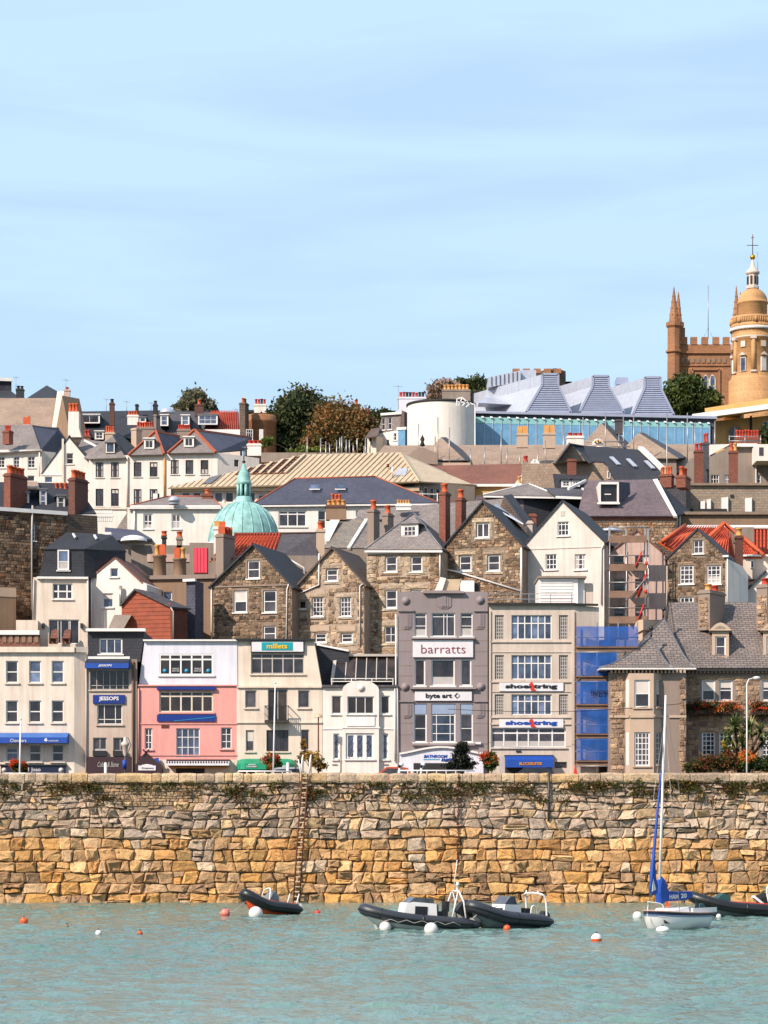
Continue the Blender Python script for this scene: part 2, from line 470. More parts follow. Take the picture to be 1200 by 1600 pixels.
class Facade:
    """a vertical wall plane; every coordinate below is a photo pixel that is carried onto the plane"""
    def __init__(s, root, Y=None, px=600, yaw=0.0, O=None):
        s.root, s.yaw = root, R(yaw)
        s.O = Vector(O) if O is not None else P(px, HZ, Y)
        s.O.z = 0
        s.u = Vector((math.cos(s.yaw), math.sin(s.yaw), 0)); s.n = Vector((math.sin(s.yaw), -math.cos(s.yaw), 0))
        s.wins = []
    def uz(s, px, py, off=0.0):
        d = Vector(((px-600)/FPX, 1, (HZ-py)/FPX)); c = Vector((0, CAMY, CAMZ))
        o = s.O + s.n * off
        t = (o - c).dot(s.n) / d.dot(s.n)
        p = c + d*t
        return (p - o).dot(s.u), p.z
    def w(s, u, z, off=0.0):
        return s.O + s.u*u + s.n*off + Vector((0, 0, z))
    def pt(s, px, py, off=0.0):
        u, z = s.uz(px, py); return s.w(u, z, off)
    def rect(s, x0, y0, x1, y1):
        u0, z1 = s.uz(x0, y0); u1, _ = s.uz(x1, y0); _, z0 = s.uz((x0+x1)/2, y1)
        _, z1 = s.uz((x0+x1)/2, y0)
        return u0, u1, z0, z1
    # -- windows are collected first, so that the wall can be built with their openings
    def win(s, x0, y0, x1, y1, c=1, r=2, f='trim', fw=0.07, bw=0.045, sill=True, inset=0.13, hs=None, vs=None, g=None, blind=None, sillmat=None, lintel=None, label=None, arch=False):
        u0, u1, z0, z1 = s.rect(x0, y0, x1, y1)
        w = round((u1-u0)*20)/20 or 0.1; h = round((z1-z0)*20)/20 or 0.1
        um = (u0+u1)/2
        k = s.rect(0, 0, 10, 10)
        s.wins.append(dict(u0=um-w/2, u1=um+w/2, z0=z0, z1=z0+h, w=w, h=h, c=c, r=r, f=f, fw=fw, bw=bw, sill=sill, inset=inset,
                           hs=hs, vs=vs, g=g, blind=blind, sillmat=sillmat, lintel=lintel, px=(x1-x0, y1-y0), label=label, arch=arch))
        return s
    def wins_at(s, cols, rows, **k):
        for (a, b) in rows:
            for (x0, x1) in cols: s.win(x0, a, x1, b, **k)
        return s
    def wall(s, poly, mat, depth=6.0, name='wall', reveal=0.16, build=True, holes=True, thick_back=True):
        ply = [s.uz(*p) for p in poly]
        area = sum(a[0]*b[1]-b[0]*a[1] for a, b in zip(ply, ply[1:]+ply[:1]))
        if area < 0: ply = ply[::-1]
        s.poly = ply
        loops = [[Vector((a, b, 0)) for a, b in ply]]
        if holes:
            for k in s.wins:
                loops.append([Vector((k['u0'], k['z0'], 0)), Vector((k['u1'], k['z0'], 0)), Vector((k['u1'], k['z1'], 0)), Vector((k['u0'], k['z1'], 0))])
        flat = [p for l in loops for p in l]
        tris = geometry.tessellate_polygon(loops)
        v = [s.w(p.x, p.y) for p in flat]; f = []
        for t in tris:
            a, b, c = (flat[i] for i in t)
            cr = (b-a).cross(c-a).z
            if abs(cr) < 1e-9: continue
            f.append(tuple(t) if cr > 0 else tuple(t)[::-1])
        m = MB().add(v, f)
        n = len(ply)
        if depth:
            fr = [s.w(*p) for p in ply]; bk = [s.w(*p, -depth) for p in ply]
            m.add(fr + bk, [(i, n+i, n+(i+1) % n, (i+1) % n) for i in range(n)])
            if thick_back: m.add(bk, [tuple(range(n))[::-1]])
        if holes:
            for k in s.wins:
                q = [(k['u0'], k['z0']), (k['u1'], k['z0']), (k['u1'], k['z1']), (k['u0'], k['z1'])]
                fr = [s.w(*p) for p in q]; bk = [s.w(*p, -reveal-0.05) for p in q]
                m.add(fr + bk, [(i, (i+1) % 4, 4+(i+1) % 4, 4+i) for i in range(4)])
        o = m.build(name, mat, s.root)
        if build: s.glaze()
        return o
    def glaze(s, proud=0.0):
        for k in s.wins:
            w, h = k['w'], k['h']; um = (k['u0']+k['u1'])/2
            vs = k['vs'] if k['vs'] is not None else [i/k['c'] for i in range(1, k['c'])]
            hs = k['hs'] if k['hs'] is not None else [i/k['r'] for i in range(1, k['r'])]
            pos = s.w(um, k['z0'], -k['inset'] + proud)
            fo = put('window', frame_mesh(w, h, vs, hs, k['fw'], k['bw'], M[k['f']]), pos, s.root, s.yaw)
            if k['label']: fo['label'] = k['label']
            vs2 = [0] + list(vs) + [1]; hs2 = [0] + list(hs) + [1]
            pw, ph = k['px']
            g = k['g'] or random.choice(['glass', 'glass', 'glass', 'glassblue'])
            single = min(pw*(b-a) for a, b in zip(vs2, vs2[1:])) < 8.5 or min(ph*(b-a) for a, b in zip(hs2, hs2[1:])) < 8.5
            def child(name, me, u, z, off):
                o = bpy.data.objects.new(name, me); COL.objects.link(o); o.parent = fo
                o.location = (u, -off, z); ORG[o.name] = pos
                return o
            if single:
                child('pane', pane_mesh(w-k['fw'], h-k['fw'], M[g]), 0, k['fw']/2, -0.012)
            else:
                for a, b in zip(vs2, vs2[1:]):
                    for c, d in zip(hs2, hs2[1:]):
                        cw, ch = w*(b-a), h*(d-c)
                        child('pane', pane_mesh(cw, ch - .002, M[g]), -w/2 + w*(a+b)/2, h*(1-d), -0.012)
            if k['blind'] == '' and g == 'glass' and pw > 12 and random.random() < .3: k['blind'] = random.choice(['low', 'sides', 'top'])
            bl = k['blind'] if k['blind'] is not None else random.choice([None, None, None, 'top', 'sides', 'low'])
            if bl and pw > 8:
                iw, ih = w-2*k['fw'], h-2*k['fw']
                if bl == 'top':
                    q = random.uniform(.2, .55); child('blind', box_mesh('blind', iw, .004, ih*q, M['blind']), 0, k['fw']+ih*(1-q), -0.001)
                elif bl == 'full':
                    child('blind', box_mesh('blind', iw, .004, ih, M['blind']), 0, k['fw'], -0.001)
                elif bl == 'low':
                    q = random.uniform(.25, .45); child('blind', box_mesh('curtain', iw, .004, ih*q, M['curtain']), 0, k['fw'], -0.001)
                else:
                    for sg in (-1, 1): child('curtain', box_mesh('curtain', iw*.2, .004, ih, M['curtain']), sg*iw*.4, k['fw'], -0.001)
            if k['sill']:
                child('sill', box_mesh('sill', w+.2, .3, .09, M[k['sillmat'] or 'trim']), 0, -0.09, k['inset']-.04)
            if k['lintel']:
                child('lintel', box_mesh('lintel', w+.3, .12, .22, M[k['lintel']]), 0, h, k['inset']-.03)
        s.wins = []
    def box(s, x0, y0, x1, y1, out, name, mat, back=0.02, parent=None, mb=None):
        """a box standing OUT metres proud of the wall over the given pixels"""
        u0, u1, z0, z1 = s.rect(x0, y0, x1, y1)
        m = mb or MB()
        c = s.w((u0+u1)/2, (z0+z1)/2, (out-back)/2)
        m.obox(c, s.u*(u1-u0)/2, -s.n*(out+back)/2, Vector((0, 0, (z1-z0)/2)))
        if mb is None: return m.build(name, M[mat] if isinstance(mat, str) else mat, parent or s.root)
    def pipe(s, pts, name='downpipe', mat='trim', r=0.05, out=0.1):
        return MB().tube([s.pt(x, y, out) for x, y in pts], r, 6).build(name, M[mat], s.root)
    def awning(s, x0, y0, x1, y1, proj, mat, val=0.35, mat2=None, name='awning', stripes=0, round_ends=False):
        """sloping canopy with a straight valance; profile swept along the wall"""
        u0, u1, z0, z1 = s.rect(x0, y0, x1, y1)
        zv = z0 + (z1-z0)*val
        prof = [(0.02, z1), (0.02+proj*.45, z1-(z1-zv)*.30), (0.02+proj, zv), (0.02+proj, z0), (0.0, z0+.02)]
        m = MB()
        if round_ends:
            k = min(1.0, (u1-u0)*.15)
            secs = [(u0, .25), (u0+.15*k, .62), (u0+.5*k, .9), (u0+k, 1), (u1-k, 1), (u1-.5*k, .9), (u1-.15*k, .62), (u1, .25)]
        else: secs = [(u0, 1), (u1, 1)]
        n = len(prof); vs = []
        for u, q in secs:
            for o_, z in prof: vs.append(s.w(u, z0 + (z-z0)*(0.55+.45*q if round_ends else 1), o_*q if round_ends else o_))
        for i in range(len(secs)-1):
            for j in range(n):
                j2 = (j+1) % n
                m.add([vs[i*n+j], vs[(i+1)*n+j], vs[(i+1)*n+j2], vs[i*n+j2]], [(0, 3, 2, 1)], 1 if (j < 2 and mat2) else 0)
        m.add(vs[:n], [tuple(range(n))]); m.add(vs[-n:], [tuple(range(n))[::-1]])
        return m.build(name, [M[mat], M[mat2 or mat]], s.root)
    def text(s, txt, x0, y0, x1, y1, mat, out, bold=0.0, shear=0.0, name='lettering', parent=None, kern=1.0):
        me = text_mesh(txt, bold, shear, kern)
        u0, u1, z0, z1 = s.rect(x0, y0, x1, y1)
        xs = [v.co.x for v in me.vertices]; ys = [v.co.y for v in me.vertices]
        ax, bx, ay, by = min(xs), max(xs), min(ys), max(ys)
        kx, ky = (u1-u0)/(bx-ax), (z1-z0)/(by-ay)
        m = MB()
        m.add([s.w(u0+(v.co.x-ax)*kx, z0+(v.co.y-ay)*ky, out + (0.012 if v.co.z > 0 else -0.004)) for v in me.vertices], [tuple(p.vertices) for p in me.polygons])
        return m.build(name, M[mat], parent or s.root)
    def shape(s, pts, out, name, mat, th=0.02, parent=None):
        """flat printed or cut shape given by pixels"""
        pl = [s.pt(x, y, out) for x, y in pts]
        return MB().prism(pl, -s.n*th).build(name, M[mat], parent or s.root)
    def gable_roof(s, eL, ap, eR, depth, mat, over=0.18, th=0.14, name='roof', verge='trim', ridge=None, front=0.12):
        """two slopes that run back from a gable given by pixels"""
        a, t, b = (s.uz(*p) for p in (eL, ap, eR))
        m = MB()
        for e in (a, b):
            d = Vector((e[0]-t[0], e[1]-t[1])); q = d.normalized()*over
            ee = (e[0]+q.x, e[1]+q.y)
            up = .06
            pl = [s.w(t[0], t[1]+up, front), s.w(ee[0], ee[1]+up, front), s.w(ee[0], ee[1]+up, -depth), s.w(t[0], t[1]+up, -depth)]
            m.slab(pl, th)
        o = m.build(name, M[mat], s.root)
        if ridge:
            MB().tube([s.w(t[0], t[1]+up+.02, front), s.w(t[0], t[1]+up+.02, -depth)], .11, 6).build('ridge_tiles', M[ridge], s.root)
        return o

def text_mesh(txt, bold, shear, kern):
    key = ('tx', txt, bold, shear, kern)
    if key in CACHE: return CACHE[key]
    cu = bpy.data.curves.new('lettering', 'FONT'); cu.body = txt
    cu.offset = bold; cu.shear = shear; cu.extrude = 0.01; cu.resolution_u = 3; cu.space_character = kern
    o = bpy.data.objects.new('lettering', cu); COL.objects.link(o)
    dg = bpy.context.evaluated_depsgraph_get()
    me = bpy.data.meshes.new_from_object(o.evaluated_get(dg))
    bpy.data.objects.remove(o)
    CACHE[key] = me
    return me

def pitched_roof(root, eL, eR, rL, rR, Y, depth, mat, yaw=0.0, px=600, th=0.1, over=0.3, name='roof', ridge=None, back=True, fasc='trim', hipmat=None):
    """eaves eL-eR at depth Y, ridge rL-rR (pixels) half of DEPTH further back: front slope, two ends, back slope"""
    f = Facade(root, Y, px, yaw); g = Facade(root, O=f.O - f.n*depth/2, yaw=yaw)
    a, b = f.pt(*eL, over), f.pt(*eR, over)
    c, d = g.pt(*rL), g.pt(*rR)
    a2 = a - f.n*(depth+2*over); b2 = b - f.n*(depth+2*over)
    m = MB()
    m.slab([a, b, d, c], th)
    ve = lambda e, r: abs((r-e).dot(f.u)) < 0.35
    if not ve(b, d): m.slab([b, b2, d], th, 1 if hipmat else 0)
    else: m.prism([b - f.u*.05, d - f.u*.05, b2 - f.u*.05], -f.u*.1, 1)
    if not ve(a, c): m.slab([a2, a, c], th, 1 if hipmat else 0)
    else: m.prism([a + f.u*.05, c + f.u*.05, a2 + f.u*.05], f.u*.1, 1)
    if back: m.slab([b2, a2, c, d], th)
    o = m.build(name, [M[mat], M[hipmat or mat]], root)
    if ridge:
        k = MB()
        if (c-d).length > .1: k.tube([c + Vector((0,0,.03)), d + Vector((0,0,.03))], .08, 6)
        if not ve(b, d): k.tube([b + Vector((0,0,.03)), d + Vector((0,0,.03))], .07, 6)
        if not ve(a, c): k.tube([a + Vector((0,0,.03)), c + Vector((0,0,.03))], .07, 6)
        k.build('ridge_tiles', M[ridge], root)
    if fasc:
        MB().bar(a + Vector((0,0,-th-.06)), b + Vector((0,0,-th-.06)), .12, .14).build('gutter', M[fasc], root)
    return o

def pot_mesh(h, r, mat, kind=0):
    key = ('pot', round(h, 2), round(r, 2), mat.name, kind)
    if key in CACHE: return CACHE[key]
    m = MB()
    if kind == 1: m.obox((0, 0, h/2), (r*1.05, 0, 0), (0, r*1.05, 0), (0, 0, h/2))
    else: m.lathe((0, 0, 0), [(r*1.1, 0), (r*1.05, h*.12), (r*.86, h*.2), (r*.8, h*.78), (r*1.0, h*.82), (r*1.02, h*.94), (r*.9, h), (r*.62, h), (r*.6, h*.8), (0, h*.78)], 8)
    me = mesh_from('chimney_pot', m.v, m.f, mat, m.m, None, m.s); CACHE[key] = me
    return me

def chimney(root, x0, x1, yt, yb, Y, pots=3, ph=14, mat='brick', potmat='terracotta', deep=None, yaw=0.0, cap=True, capmat=None, kind=0, rows=1, split=None, mats=None):
    """stack between pixel columns x0..x1 from row yt (top of the stack) to yb, pots above; seen turned by yaw with the front up to column split"""
    s = sc(Y)
    if yaw and split:
        f = Facade(root, Y, x0, yaw)
        u0, zt = f.uz(x0, yt); u1, _ = f.uz(split, yt); _, zb = f.uz(x0, yb)
        W = u1-u0; D = deep or (x1-split)*s/max(.2, math.sin(abs(R(yaw))))
        c0 = f.w((u0+u1)/2, 0, -D/2)
    else:
        f = Facade(root, Y, (x0+x1)/2, yaw)
        u0, zt = f.uz(x0, yt); u1, _ = f.uz(x1, yt); _, zb = f.uz(x0, yb)
        W = u1-u0; D = deep or min(max(.6, W*.5), 1.2); c0 = f.w((u0+u1)/2, 0, -D/2)
    m = MB()
    m.obox(c0 + Vector((0, 0, (zt+zb)/2)), f.u*W/2, -f.n*D/2, Vector((0, 0, (zt-zb)/2)))
    if cap:
        m.obox(c0 + Vector((0, 0, zt-.10)), f.u*(W/2+.07), -f.n*(D/2+.07), Vector((0, 0, .07)), 1)
        m.obox(c0 + Vector((0, 0, zt+.03)), f.u*(W/2-.02), -f.n*(D/2-.02), Vector((0, 0, .05)), 1)
    ch = m.build('chimney', [M[mat], M[capmat or mat]], root)
    if pots:
        along, n = (W, f.u) if W >= D*.8 else (D, -f.n)
        r = min(.25, along/pots*.45)
        for i in range(pots):
            h = ph*s*random.uniform(.9, 1.05)
            p = c0 + n*((i+.5)/pots-.5)*along*.92 + Vector((0, 0, zt+.05))
            pm = potmat if isinstance(potmat, str) else potmat[i % len(potmat)]
            put('chimney_pot', pot_mesh(h, r, M[pm], kind), p, ch)
    return ch

def aerial(root, x, y0, y1, Y, w=10):
    s = sc(Y); a, b = P(x, y1, Y), P(x, y0, Y)
    m = MB().tube([a, b], .03, 4)
    d = Vector((w*s/2, .3, 0)); q = b - Vector((0, 0, .15))
    m.tube([q-d, q+d], .02, 4)
    for k in (-.8, -.4, 0, .4, .8): m.tube([q + d*k + Vector((-.1, .35, .05)), q + d*k + Vector((.1, -.35, -.05))], .015, 3)
    return m.build('aerial', M['steel'], root)

def dormer(root, x0, y0, x1, y1, Y, depth, c=2, r=2, cheek='slatedark', rooft='lead', f='trim', kind='flat', apex=None, yaw=0.0, margin=2, g=None, out=0.0, hs=None):
    """a window box that stands out of a roof slope; pixels give its glazed front"""
    d = Facade(root, Y, (x0+x1)/2, yaw)
    d.win(x0+margin, y0+margin, x1-margin, y1-margin, c=c, r=r, f=f, sill=True, inset=.06, g=g, blind='', hs=hs)
    if kind == 'gable':
        poly = [(x0, y1), (x1, y1), (x1, y0), (apex or ((x0+x1)/2, y0-6)), (x0, y0)]
    else: poly = [(x0, y1), (x1, y1), (x1, y0), (x0, y0)]
    fr = MB()
    d.wall(poly, [M['trim'] if kind != 'dark' else M[cheek]][0], depth=0, name='dormer_front', thick_back=False, reveal=.08)
    u0, u1, z0, z1 = d.rect(x0, y0, x1, y1)
    m = MB()
    for u in (u0+.03, u1-.03):
        m.obox(d.w(u, (z0+z1)/2, -depth/2 - .01), d.u*.04, -d.n*depth/2, Vector((0, 0, (z1-z0)/2)))
    m.build('dormer_cheek', M[cheek], root)
    k = MB()
    if kind == 'gable':
        ap = apex or ((x0+x1)/2, y0-6); ua, za = d.uz(*ap)
        for ue in (u0-.12, u1+.12):
            k.slab([d.w(ua, za+.08, .12), d.w(ue, z1, .12), d.w(ue, z1, -depth), d.w(ua, za+.08, -depth)], .08)
    elif kind == 'hip':
        ap = apex or ((x0+x1)/2, y0-10); ua, za = d.uz(*ap); q = min(1.2, depth*.5)
        A, B = d.w(u0-.15, z1, .15), d.w(u1+.15, z1, .15); A2, B2 = d.w(u0-.15, z1, -depth), d.w(u1+.15, z1, -depth)
        T, T2 = d.w(ua, za, -q), d.w(ua, za, -depth)
        k.slab([A, B, T], .07); k.slab([B, B2, T2, T], .07); k.slab([A2, A, T, T2], .07)
    else:
        k.obox(d.w((u0+u1)/2, z1+.05, -depth/2+.05), d.u*((u1-u0)/2+.1), -d.n*(depth/2+.1), Vector((0, 0, .06)))
    k.build('dormer_roof', M[rooft], root)

def skylight(root, f, x0, y0, x1, y1, depth=1.0): pass

# ---------------------------------------------------------------- stones
def vcol(base, var=0.12):
    c = lin(base); k = 1 + random.uniform(-var, var) * 1.6
    w = random.uniform(-.25, .25) * var
    return tuple(max(0, min(1, v * k * q)) for v, q in zip(c, (1 + w, 1, 1 - w)))

def stone_geom(m, to3, quad, out, col, rough=1.0, grow=0.0):
    """one rough-faced stone: quad = four (u, z) corners counter-clockwise; to3(u, z, off) -> world"""
    cx = sum(p[0] for p in quad)/4; cz = sum(p[1] for p in quad)/4
    ring = []
    for i in range(4):
        a, b = quad[i], quad[(i+1) % 4]
        L = math.hypot(b[0]-a[0], b[1]-a[1])
        cut = random.uniform(.03, .15) * rough
        ring.append((a[0]+(b[0]-a[0])*cut, a[1]+(b[1]-a[1])*cut))
        if random.random() < .7:
            t = random.uniform(.35, .65); j = random.uniform(-.03, .05)*L*rough
            nx, nz = (b[1]-a[1])/L, -(b[0]-a[0])/L
            ring.append((a[0]+(b[0]-a[0])*t - nx*j, a[1]+(b[1]-a[1])*t - nz*j))
        cut = random.uniform(.03, .15) * rough
        ring.append((b[0]-(b[0]-a[0])*cut, b[1]-(b[1]-a[1])*cut))
    n = len(ring)
    tu, tz = random.uniform(-.5, .5)*out*rough, random.uniform(-.5, .5)*out*rough   # tilt of the face
    hw = max(abs(p[0]-cx) for p in quad) or 1; hh = max(abs(p[1]-cz) for p in quad) or 1
    face = lambda u, z: out*random.uniform(.55, 1.3) + tu*(u-cx)/hw + tz*(z-cz)/hh
    back = [to3(u, z, -.06) for u, z in ring]
    r1 = []
    r2 = []
    for u, z in ring:
        r1.append(to3(cx+(u-cx)*.985, cz+(z-cz)*.985, max(.01, face(u, z)*.35)))
    for u, z in ring:
        k = random.uniform(.55, .93)
        r2.append(to3(cx+(u-cx)*k, cz+(z-cz)*k, max(.02, face(u, z))))
    mu, mz = cx+random.uniform(-.45, .45)*hw, cz+random.uniform(-.45, .45)*hh
    ctr = to3(mu, mz, max(.02, face(mu, mz)*random.uniform(.85, 1.3)))
    v = back + r1 + r2 + [ctr]
    f = []
    for i in range(n):
        j = (i+1) % n
        f.append((i, j, n+j, n+i)); f.append((n+i, n+j, 2*n+j, 2*n+i)); f.append((2*n+i, 2*n+j, 3*n))
    m.add(v, f, 0, col)

def inside(poly, u, z):
    c = False; n = len(poly)
    for i in range(n):
        (x1, y1), (x2, y2) = poly[i], poly[(i+1) % n]
        if (y1 > z) != (y2 > z) and u < (x2-x1)*(z-y1)/(y2-y1)+x1: c = not c
    return c

def rubble(f, poly, holes, cols, row=(.28, .42), wid=(.3, .75), out=(.02, .06), name='rubble', mat='rubble', zmin=None, margin=.1):
    """rows of rubble stones over a facade polygon (u, z), clear of the openings"""
    m = MB()
    zs = [p[1] for p in poly]; us = [p[0] for p in poly]
    z = max(min(zs), zmin if zmin is not None else -1e9)
    to3 = lambda u, zz, o: f.w(u, zz, o)
    while z < max(zs):
        h = random.uniform(*row)
        u = min(us) + random.uniform(-.3, 0)
        while u < max(us):
            w = random.uniform(*wid)
            for kk in (1, .6, .35):
                ww = w*kk
                q = [(u+.01, z+.01), (u+ww-.01, z+.01), (u+ww-.01, z+h-.01), (u+.01, z+h-.01)]
                ok = all(inside(poly, a, b) for a, b in q) and not any(q[0][0] < k[1]+margin and q[1][0] > k[0]-margin and q[0][1] < k[3]+margin and q[2][1] > k[2]-margin for k in holes)
                if ok: break
            w = ww
            if ok:
                q = [(a+random.uniform(-.02, .02), b+random.uniform(-.02, .02)) for a, b in q]
                stone_geom(m, to3, q, random.uniform(*out), vcol(random.choice(cols), .16), 1.2)
            u += w
        z += h
    return m.build(name, M[mat], f.root, kind='stuff', colors=True)

def dressed(f, x0, y0, x1, y1, out, cols, name, var=.1):
    """one dressed block on a wall"""
    u0, u1, z0, z1 = f.rect(x0, y0, x1, y1)
    m = MB(); stone_geom(m, lambda u, z, o: f.w(u, z, o), [(u0, z0), (u1, z0), (u1, z1), (u0, z1)], out, vcol(random.choice(cols), var), .35)
    return m.build(name, M['stone'], f.root, colors=True)

# ---------------------------------------------------------------- foliage
def leaf_cloud(blobs, n, size, cols, seed=1, clump=.22, squash=1.0, shell=.55, up=0.0):
    """blobs = [(centre, (rx, ry, rz))]: n leaf quads gathered into clumps through each volume"""
    rg = np.random.default_rng(seed)
    vol = np.array([b[1][0]*b[1][1]*b[1][2] for b in blobs]) ** .67; vol /= vol.sum()
    V, C = [], []
    cols = [lin(c) for c in cols]
    for (c, r), q in zip(blobs, vol):
        k = max(8, int(n*q)); nc = max(6, k//45)
        d = rg.normal(size=(nc, 3)); d /= np.linalg.norm(d, axis=1)[:, None]
        rad = (shell + (1-shell)*rg.random(nc)) ** .8
        cc = d*rad[:, None]
        idx = rg.integers(0, nc, k)
        p = cc[idx] + rg.normal(size=(k, 3))*clump
        p = p*np.array(r) + np.array(c)
        tone = rg.random(nc)[idx]*.7 + rg.random(k)*.3
        which = (rg.random(nc)*len(cols)).astype(int)[idx]
        col = np.array(cols)[which]*(0.68 + .64*tone)[:, None]
        a = rg.normal(size=(k, 3)); a[:, 2] += up; a /= np.linalg.norm(a, axis=1)[:, None]
        b = np.cross(a, rg.normal(size=(k, 3))); b /= np.linalg.norm(b, axis=1)[:, None]
        s = size*(.6+.8*rg.random(k))[:, None]
        V.append(np.stack([p-a*s, p+b*s*.55, p+a*s, p-b*s*.55], 1).reshape(-1, 3)); C.append(col)
    return np.concatenate(V), np.concatenate(C)

def leaf_obj(name, V, C, parent=None, kind=None, mat='leaf'):
    o = Vector(((V[:, 0].min()+V[:, 0].max())/2, (V[:, 1].min()+V[:, 1].max())/2, V[:, 2].min()))
    n = len(C)
    me = bpy.data.meshes.new(name)
    me.vertices.add(4*n); me.vertices.foreach_set('co', (V-np.array(o)).astype(np.float32).ravel())
    me.loops.add(4*n); me.loops.foreach_set('vertex_index', np.arange(4*n, dtype=np.int32))
    me.polygons.add(n); me.polygons.foreach_set('loop_start', np.arange(0, 4*n, 4, dtype=np.int32))
    me.materials.append(M[mat])
    me.update(calc_edges=True)
    ca = me.color_attributes.new('Col', 'FLOAT_COLOR', 'CORNER')
    c4 = np.ones((n, 4), dtype=np.float32); c4[:, :3] = C
    ca.data.foreach_set('color', np.repeat(c4, 4, axis=0).ravel())
    ob = put(name, me, o, parent)
    return tag(ob, kind=kind)

def tree(label, Y, blobs_px, zbase, cols, n=9000, size=.22, cat='tree', name='tree', clump=.22, depth=1.0, seed=3, shell=.55, trunk_r=.3, group=None):
    """blobs_px = [(cx, cy, rx, ry)] in photo pixels at depth Y"""
    s = sc(Y)
    cx = sum(b[0] for b in blobs_px)/len(blobs_px)
    base = P(cx, HZ, Y); base.z = zbase
    t = thing(name, label, cat, base, group)
    bl = []
    for (x, y, rx, ry) in blobs_px:
        c = P(x, y, Y + random.uniform(-.3, .3)*rx*s); bl.append((tuple(c), (rx*s, (rx+ry)/2*s*depth, ry*s)))
    V, C = leaf_cloud(bl, n, size, cols, seed, clump, shell=shell)
    leaf_obj('crown', V, C, t)
    m = MB(); top = Vector((base.x, base.y, max(zbase + .6, min(b[0][2] for b in bl))))
    m.tube([base, base.lerp(top, .5) + Vector((.1, 0, 0)), top], [trunk_r, trunk_r*.8, trunk_r*.62], 7)
    for b in bl: m.tube([top - Vector((0, 0, .2)), top.lerp(Vector(b[0]), .55) + Vector((0, .1, .15)), Vector(b[0])], [trunk_r*.5, trunk_r*.3, .05], 5)
    m.build('trunk', M['bark'], t)
    return t
# ---------------------------------------------------------------- ground, water
PROFILE = [(0.9, 6.55), (22, 6.55), (26, 9), (33, 14), (45, 16.5), (60, 21), (85, 26), (110, 31), (140, 36), (180, 44), (240, 52), (320, 60), (500, 62), (900, 60), (4000, 20)]
def zground(Y):
    for (a, za), (b, zb) in zip(PROFILE, PROFILE[1:]):
        if a <= Y <= b: return za + (zb-za)*(Y-a)/(b-a)
    return PROFILE[0][1]
xs = [-3000, -900, -300, -120] + list(range(-80, 81, 8)) + [120, 300, 900, 3000]
ys = [p[0] for p in PROFILE]
hv, hf = [], []
for y in ys:
    for x in xs:
        hv.append((x, y, zground(y) + (noise.noise((x*.03, y*.03, 0))*1.2 if 40 < y else 0)))
nx = len(xs)
for j in range(len(ys)-1):
    for i in range(nx-1):
        hf.append((j*nx+i, j*nx+i+1, (j+1)*nx+i+1, (j+1)*nx+i))
hillmat = plain('hillside_earth', (92, 88, 62), 0.95, 0, .3)
hill = MB().add(hv, hf).build('hill', hillmat, kind='structure')
asph = plain('asphalt', (66, 66, 68), 0.9)
MB().box((-90, 0.95, 6.5), (90, 11.2, 6.9)).build('road', asph, kind='structure')
MB().box((-90, 11.2, 6.5), (90, 15.5, 7.02)).build('pavement', plain('paving', (150, 144, 136), .85), kind='structure')

# water: displaced sheet near the quay, then a plain sheet to the horizon
wm, nt, b = _nodes('harbour_water')
g = nt.nodes.new('ShaderNodeNewGeometry').outputs['Position']
n1 = _noise(nt, _map(nt, g, (1.0, 0.5, 1)), 2.6, 5, .62); n0 = _noise(nt, _map(nt, g, (.05, .035, 1)), 1.0, 4, .6)
cw = _ramp(nt, n0.outputs['Fac'], [(0.35, lin((96, 130, 121))), (0.65, lin((116, 147, 138)))])
nt.links.new(cw, b.inputs['Base Color'])
b.inputs['Roughness'].default_value = 0.06; b.inputs['Specular Tint'].default_value = (1, .98, .95, 1); b.inputs['IOR'].default_value = 1.33
_bump(nt, b, n1.outputs['Fac'], 0.8, 0.16)
def waves(x, y):
    """long low swell plus short chop that comes in steep little groups"""
    rg = np.random.default_rng(5)
    def trains(lam, amp, k, spread):
        z = np.zeros_like(x)
        for i in range(k):
            th = rg.normal(-1.35, spread); l = lam*rg.uniform(.75, 1.3); ph = rg.uniform(0, 6.28)
            d = (x*math.cos(th)+y*math.sin(th))*2*math.pi/l + ph + .6*np.sin(x*.13*i+y*.11)
            z += amp*rg.uniform(.5, 1.1)/math.sqrt(k)*1.5*(np.sin(d) + .35*np.sin(2*d+1.2))
        return z
    z = trains(3.6, .018, 5, .6) + trains(1.9, .016, 7, .8)
    for lam, amp, k in ((.95, .036, 9), (.55, .030, 10), (.33, .012, 10)):
        env = np.zeros_like(x)
        for i in range(7):
            th = rg.uniform(0, 6.28); l = rg.uniform(1.0, 2.8)
            env += np.sin((x*math.cos(th)+y*math.sin(th)*.6)*2*math.pi/l + rg.uniform(0, 6.28))
        env = np.clip(env/2.0 - .25, .12, 1.4)
        z += trains(lam, amp, k, .55)*env
    gust = .85 + .3*np.sin(x*.11+.7*np.sin(y*.09))*np.sin(y*.13+.5*np.sin(x*.07))
    return z*gust
yy = [-103.0]
while yy[-1] < 0.6: yy.append(yy[-1] + max(.09, (yy[-1]+150)*.0012))
yy = np.array(yy)
xx = np.arange(-27, 27.01, .095)
X, Y = np.meshgrid(xx, yy); Z = waves(X, Y)
edge = np.clip((27-np.abs(X))/2, 0, 1); Z *= edge*np.clip((Y+103)/3, 0, 1)
Z *= 1 - .55*np.clip((Y+14)/14, 0, 1)
ny_, nx_ = X.shape
me = bpy.data.meshes.new('water')
me.vertices.add(nx_*ny_); me.vertices.foreach_set('co', np.stack([X, Y, Z], 2).astype(np.float32).ravel())
i = np.arange(nx_*ny_).reshape(ny_, nx_)
q = np.stack([i[:-1, :-1], i[:-1, 1:], i[1:, 1:], i[1:, :-1]], 2).reshape(-1, 4)
